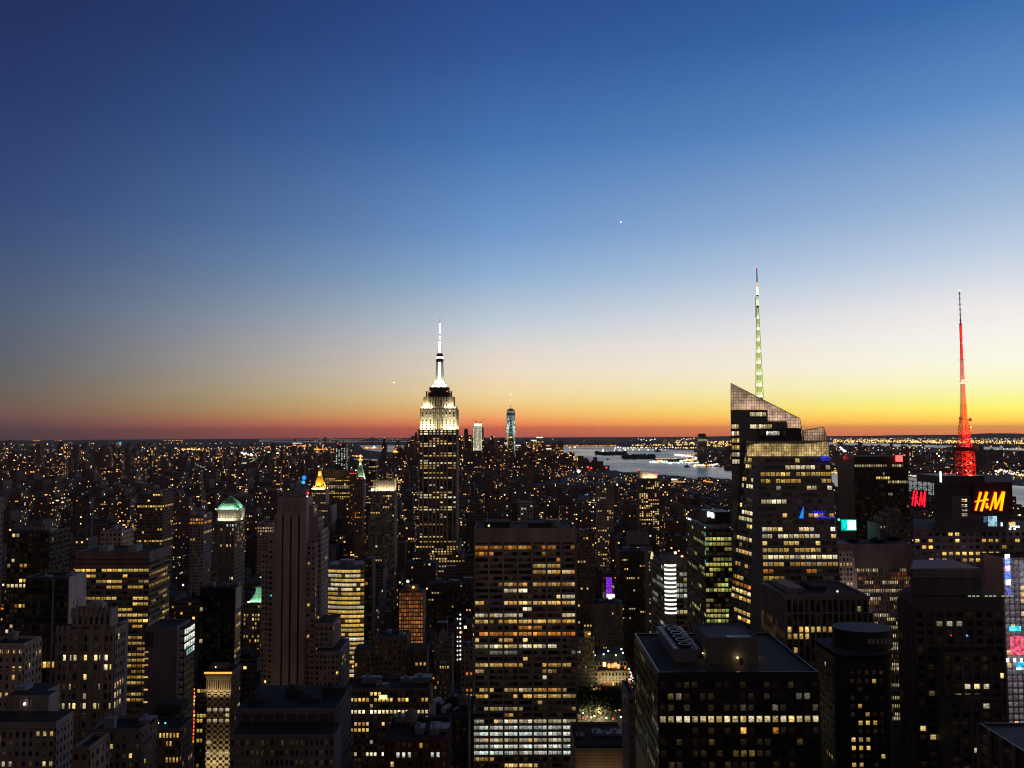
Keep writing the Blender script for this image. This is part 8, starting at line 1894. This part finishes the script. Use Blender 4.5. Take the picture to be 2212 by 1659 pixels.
for i, c in enumerate(city):
    Yc, x0, x1, y0, y1, h, kd = c
    mb = MB() if i in chosen else stuff
    pxm = Yc / 828.0                     # metres covered by one picture element of the final picture
    cell = max(3.1, pxm * rng.uniform(1.0, 1.5))
    share = rng.choice((.01, .02, .03, .05, .08, .13)) * (1.0 if Yc < 2200 else .9); br = rng.uniform(.7, 1.8) * (1 if Yc < 1500 else 1.4)
    cell *= rng.uniform(1, 1.35)
    if kd == 't': share = rng.choice((.04, .1, .16, .26))
    tone = rng.random() ** 2; g = drop(x0, y0)
    city_box(mb, x0, x1, y0, y1, g - 4, g + h, rng, cell, share, br, tone)
    if Yc < 2600: roof_bits(mb, x0, x1, y0, y1, g + h, rng)
    if kd == 't' and rng.random() < .6:
        fx, fy = (x1 - x0) * .2, (y1 - y0) * .2; city_box(mb, x0 + fx, x1 - fx, y0 + fy, y1 - fy, g + h - .5, g + h * 1.12, rng, cell, share, br, tone)
    if i in chosen:
        u = UV((x0 + x1) / 2, y0, h)[0]; place = next(t_ for lim_, t_ in LANDM if u < lim_)
        size = 'tall' if h > 75 else 'low' if h < 28 else 'mid height'; wd_ = 'slim' if (x1 - x0) < 22 else 'broad' if (x1 - x0) > 36 else 'squarish'
        dens = 'unlit' if share < .015 else 'dim' if share < .04 else 'sparsely lit' if share < .11 else 'brightly lit'
        dist = 'nearer' if Yc < 1100 else 'farther' if Yc < 2200 else 'distant'
        o = obj('city_building', mb, CM)
        tag(o, '%s %s %s %s %s block %s' % (dist, size, wd_, dens, 'brownish' if tone < .3 else 'grey', place), 'building', 'city blocks ' + place)
    else: nst += 1
o = obj('city_blocks', stuff, CM, origin=(0, 0, 0)); tag(o, 'carpet of dark low city blocks pricked with tiny lit windows out to the water', 'city', None, 'stuff')
print('city', len(city), 'chosen', len(chosen), 'stuff', nst)
# ================================================================== lamps of streets, piers and far shores
LM = MB(); rng = random.Random(99)
ORG = [(1.0, .27, .02), (1.0, .34, .035), (1.0, .44, .08)]; YEL = [(1, .58, .15), (1, .72, .32), (1, .52, .10)]; WHT = [(1, .98, .85), (.85, 1, .9), (.8, .9, 1), (1, .8, .9)]; MIX = ORG * 5 + YEL * 2 + WHT; RD = [(1, .1, .06), (1, .06, .12)]
def lamp_at(u, v, c, k, size, lift=12):
    """a street or pier lamp standing on the ground there"""
    d = ray(u, v); s = None
    a = (d.x ** 2 + d.y ** 2) / (2 * REARTH); q = d.z * d.z - 4 * a * (CZ - lift)
    if q < 0 or d.z >= 0: return
    s = (-d.z - sqrt(q)) / (2 * a); x, y, z = d.x * s, d.y * s, CZ + d.z * s; r = size * y / 828.0 * .5
    LM.octa(x, y, z, r, (c[0] * k, c[1] * k, c[2] * k))
def in_bay(u, v):
    c = False; j = len(BAY) - 1
    for i in range(len(BAY)):
        if (BAY[i][1] > v) != (BAY[j][1] > v) and u < (BAY[j][0] - BAY[i][0]) * (v - BAY[i][1]) / (BAY[j][1] - BAY[i][1]) + BAY[i][0]: c = not c
        j = i
    return c
def scatter(n, ua, ub, va, vb, pal, kmin, kmax, smin, smax, pw=1.0, lift=12, slope=0.0):
    for _ in range(n):
        u = rng.uniform(ua, ub); v = va + (vb - va) * rng.random() ** pw + slope * (u - ua)
        if in_bay(u, v): continue
        lamp_at(u, v, rng.choice(pal), rng.uniform(kmin, kmax), rng.uniform(smin, smax), lift)
def line(u0, v0, u1, v1, n, pal, k, s, jit=.4, lift=10):
    for i in range(n): t = (i + rng.uniform(-.25, .25)) / max(1, n - 1); lamp_at(u0 + (u1 - u0) * t, v0 + (v1 - v0) * t + rng.uniform(-jit, jit), rng.choice(pal), k * rng.uniform(.7, 1.5), s * 1.2 * rng.uniform(.7, 1.25), lift)
# left: far borough
scatter(1150, -20, 700, 958, 1030, MIX, .6, 2.2, .6, 1.4, 1.1); scatter(260, 0, 420, 985, 1032, ORG, .9, 2.4, .9, 1.7); scatter(260, 380, 760, 962, 992, MIX, .6, 2.0, .8, 1.7); scatter(26, 0, 520, 955, 962, MIX, .5, 1.4, .8, 1.3)
line(195, 1015, 275, 1010, 20, ORG, 1.8, 1.5); line(60, 1030, 105, 1024, 14, ORG, 1.8, 1.4); line(395, 971, 430, 971, 8, YEL, 1.8, 2.0); line(355, 951.5, 395, 951.5, 10, ORG, 1.2, 1.1, .3); line(72, 952, 86, 952, 5, ORG, 1.3, 1.1, .2); line(118, 952.5, 132, 952, 3, ORG, 1.1, 1.2); line(620, 966, 660, 963, 22, ORG, 1.6, 1.3); line(632, 958, 652, 957.5, 8, WHT, .9, 1.2, .3); line(670, 971, 705, 971, 10, ORG, 1.8, 1.6); line(600, 1000, 664, 1000, 24, WHT, 1.6, 1.6, 1.2); line(520, 979, 545, 982, 10, WHT, 1.6, 2.2, 1.5); line(565, 1003, 585, 998, 8, YEL, 1.6, 1.8, .5); line(580, 978, 600, 980, 6, WHT, 1.8, 2.0, .8); line(590, 1007, 640, 1008, 16, YEL, .8, 1.2, .4)
line(752, 984, 782, 986, 8, ORG, 1.6, 1.5); line(790, 967, 812, 968, 8, ORG, 1.5, 1.5, .6); line(680, 952.7, 850, 950.5, 26, ORG, .9, .9, .3); line(812, 949.5, 866, 948.6, 16, ORG, .9, 1.1, .3)
for u, v, c, s in ((260, 957.3, (.05, .8, 1.6), 2.8), (23, 991, (2, .1, .12), 2.6), (16, 991, (2, .1, .12), 2.6), (55, 1112, (2.2, .1, .1), 2.4), (60, 1111, (2.2, .1, .1), 2.6), (808, 966, (1.8, 1.9, 1.7), 3), (605, 1021, (1, .1, .4), 2), (902, 1002, (.2, .6, 1.6), 2.4), (437, 1018, (1.6, .1, .08), 2), (318, 1013, (1.6, .1, .2), 2.2), (720, 1186, (.8, 2, .8), 3.2), (713, 1187, (.7, 1.9, .7), 2.6)): lamp_at(u, v, c, 1, s)
# middle and right: the carpet
scatter(1600, 0, 900, 1030, 1180, ORG * 4 + YEL * 2 + WHT[:2], .6, 1.9, .6, 1.3, 1.0, 14); scatter(1700, 985, 1570, 1010, 1160, ORG * 4 + YEL * 2 + WHT[:2], .6, 1.8, .6, 1.25, .9, 14); scatter(60, 0, 1500, 1030, 1160, RD, .7, 1.6, .8, 1.3, 1, 16)
scatter(420, 860, 1260, 965, 1030, MIX, .6, 1.9, .7, 1.2, 1.0, 40)
for u, v, c, s in ((1270, 1009, (2.4, .12, .1), 2.6), (1277, 1011, (2.4, .12, .1), 2.4), (1310, 1010, (2.2, .12, .1), 2.2), (1250, 1018, (2, 2.1, 1.9), 4), (1290, 1048, (2.4, 2.0, .9), 3.2), (1333, 1047, (2, 2, 1.4), 2.4), (1228, 1046, (1.6, 1.7, 1.4), 2), (1269, 1068, (.1, .3, 2), 2), (1249, 1151, (2.6, .15, .1), 2.6)): lamp_at(u, v, c, 1, s, 30)
line(1117, 1042, 1177, 1078, 30, YEL + ORG, 1.4, 1.4, 2.0); line(1452, 1036, 1479, 1036, 7, WHT, 1.7, 1.8, .2, 14); line(1452, 1041, 1479, 1041, 12, YEL, .8, 1.2, .8, 12); line(1520, 1039, 1540, 1043, 14, ORG, 1.6, 1.5, 1.5); line(1453, 1088, 1470, 1087, 6, YEL, 1.6, 1.5, .4)
# avenue traffic between the blocks
for k in range(150):
    yy = rng.uniform(815, 1010); xx = rng.choice((116.5, 119, 121.5, 124)) + rng.uniform(-.6, .6); c = rng.choice(((1.6, 1.5, 1.2), (1.6, 1.5, 1.2), (1.5, .12, .08), (1.6, .9, .3), (.5, 1.3, .7))); LM.octa(xx, yy, rng.uniform(.7, 6), rng.uniform(.5, 1.0), c)
# harbour
line(1216, 968, 1240, 966, 3, YEL, 1.4, 1.8); line(1110, 961, 1215, 963, 34, ORG, 1.4, 1.2, 1.0); line(1215, 962.5, 1330, 962, 40, ORG, 1.2, 1.0, .8); scatter(70, 1120, 1500, 947, 961, ORG + YEL, .4, 1.1, .6, 1.0)
scatter(150, 1366, 1520, 956.5, 963.5, YEL, 1.0, 2.2, .9, 1.6, 1, 12, -.018); line(1330, 967.5, 1508, 967, 34, WHT + YEL, 1.5, 1.4, 1.4); line(1325, 972, 1440, 971, 9, WHT, 1.4, 1.5, .2); line(1460, 951, 1500, 946, 10, WHT + YEL, 1.3, 1.6, 2); line(1380, 950, 1415, 950, 7, WHT, 1.3, 1.4, 2)
line(1457, 982, 1470, 983, 8, WHT, 1.6, 1.7, .2); line(1470, 983, 1498, 986.5, 26, WHT, 1.5, 1.6, .25); line(1498, 986.5, 1507, 991, 12, WHT, 1.6, 1.6, .25); line(1507, 991, 1468, 996, 30, WHT + YEL, 1.5, 1.5, .3); line(1405, 997.5, 1440, 997, 9, WHT, 1.8, 2.0, .4); line(1440, 999.5, 1508, 999, 26, WHT + [(.4, 1, .6)], 1.3, 1.6, .4); line(1480, 993, 1508, 994, 22, ORG + YEL, 1.4, 1.6, 1.6); line(1417, 990.5, 1462, 990.5, 16, YEL, .9, 1.0, .2); line(1478, 982, 1508, 981, 10, ORG, 1.2, 1.4, .6)
for k in range(14): lamp_at(1424 + rng.uniform(-4, 5), 996.5 + rng.uniform(-1.5, .8), (1, .5, .12), rng.uniform(1.2, 2.2), 2.0, 14)
line(1500, 1005.5, 1550, 1004, 24, YEL + WHT, 1.4, 1.7, 1.2); scatter(50, 1510, 1575, 975, 1008, WHT + YEL, .8, 2, .9, 1.6)
# right: industrial shore beyond the far bay
scatter(520, 1800, 2230, 949.5, 955.5, YEL, 1.1, 2.6, .8, 1.5, 1, 12, .007); scatter(240, 1640, 2230, 944, 950, YEL + WHT, .7, 1.8, .7, 1.2, 1, 12, .004); scatter(90, 1520, 1580, 953, 965, YEL, 1, 2.2, .9, 1.5)
scatter(330, 1790, 2225, 962, 1026, MIX + WHT * 2, .6, 2.2, .8, 1.6, .9); line(1965, 992, 2040, 994, 22, [(1, .85, 1), (1, 1, 1)], 1.8, 1.8, 2.5); line(1816, 968, 1825, 976, 4, WHT, 1.6, 3); line(1955, 1027, 2040, 1030, 30, YEL + WHT, 1.3, 1.4, 1.5); line(2150, 1017, 2212, 1024, 22, YEL + WHT, 1.5, 2.0, 4); line(2090, 1000, 2212, 1005, 22, WHT, 1.4, 1.6, 6); scatter(60, 1790, 1815, 960, 1024, YEL, .6, 1.4, .8, 1.3); line(1796, 1021, 1812, 1021, 8, YEL, 1.3, 1.4, .6)
scatter(90, 2180, 2225, 1030, 1180, YEL, .6, 1.6, .8, 1.4)
o = obj('city_lights', LM, [GLOW], origin=(0, 0, 0)); tag(o, 'countless amber and white street and shore lamps scattered to the horizon', 'lights', None, 'stuff')

# ================================================================== the air
HAZE = 1.05e-5
if HAZE:
    m = MB(); m.box(-64500, 64500, -64500, 64500, -277, 475, bottom=True)
    hz, t = new_mat('haze_air'); vp = N(t, 'ShaderNodeVolumePrincipled'); ho = N(t, 'ShaderNodeOutputMaterial')
    vp.inputs['Color'].default_value = (.92, .74, .74, 1); vp.inputs['Density'].default_value = HAZE; vp.inputs['Anisotropy'].default_value = 0.0
    t.links.new(vp.outputs[0], ho.inputs['Volume'])
    o = obj('haze', m, [hz], origin=(0, 0, -277)); tag(o, 'thin evening haze over the whole city', 'haze', None, 'stuff')
    cy.volume_bounces = 0
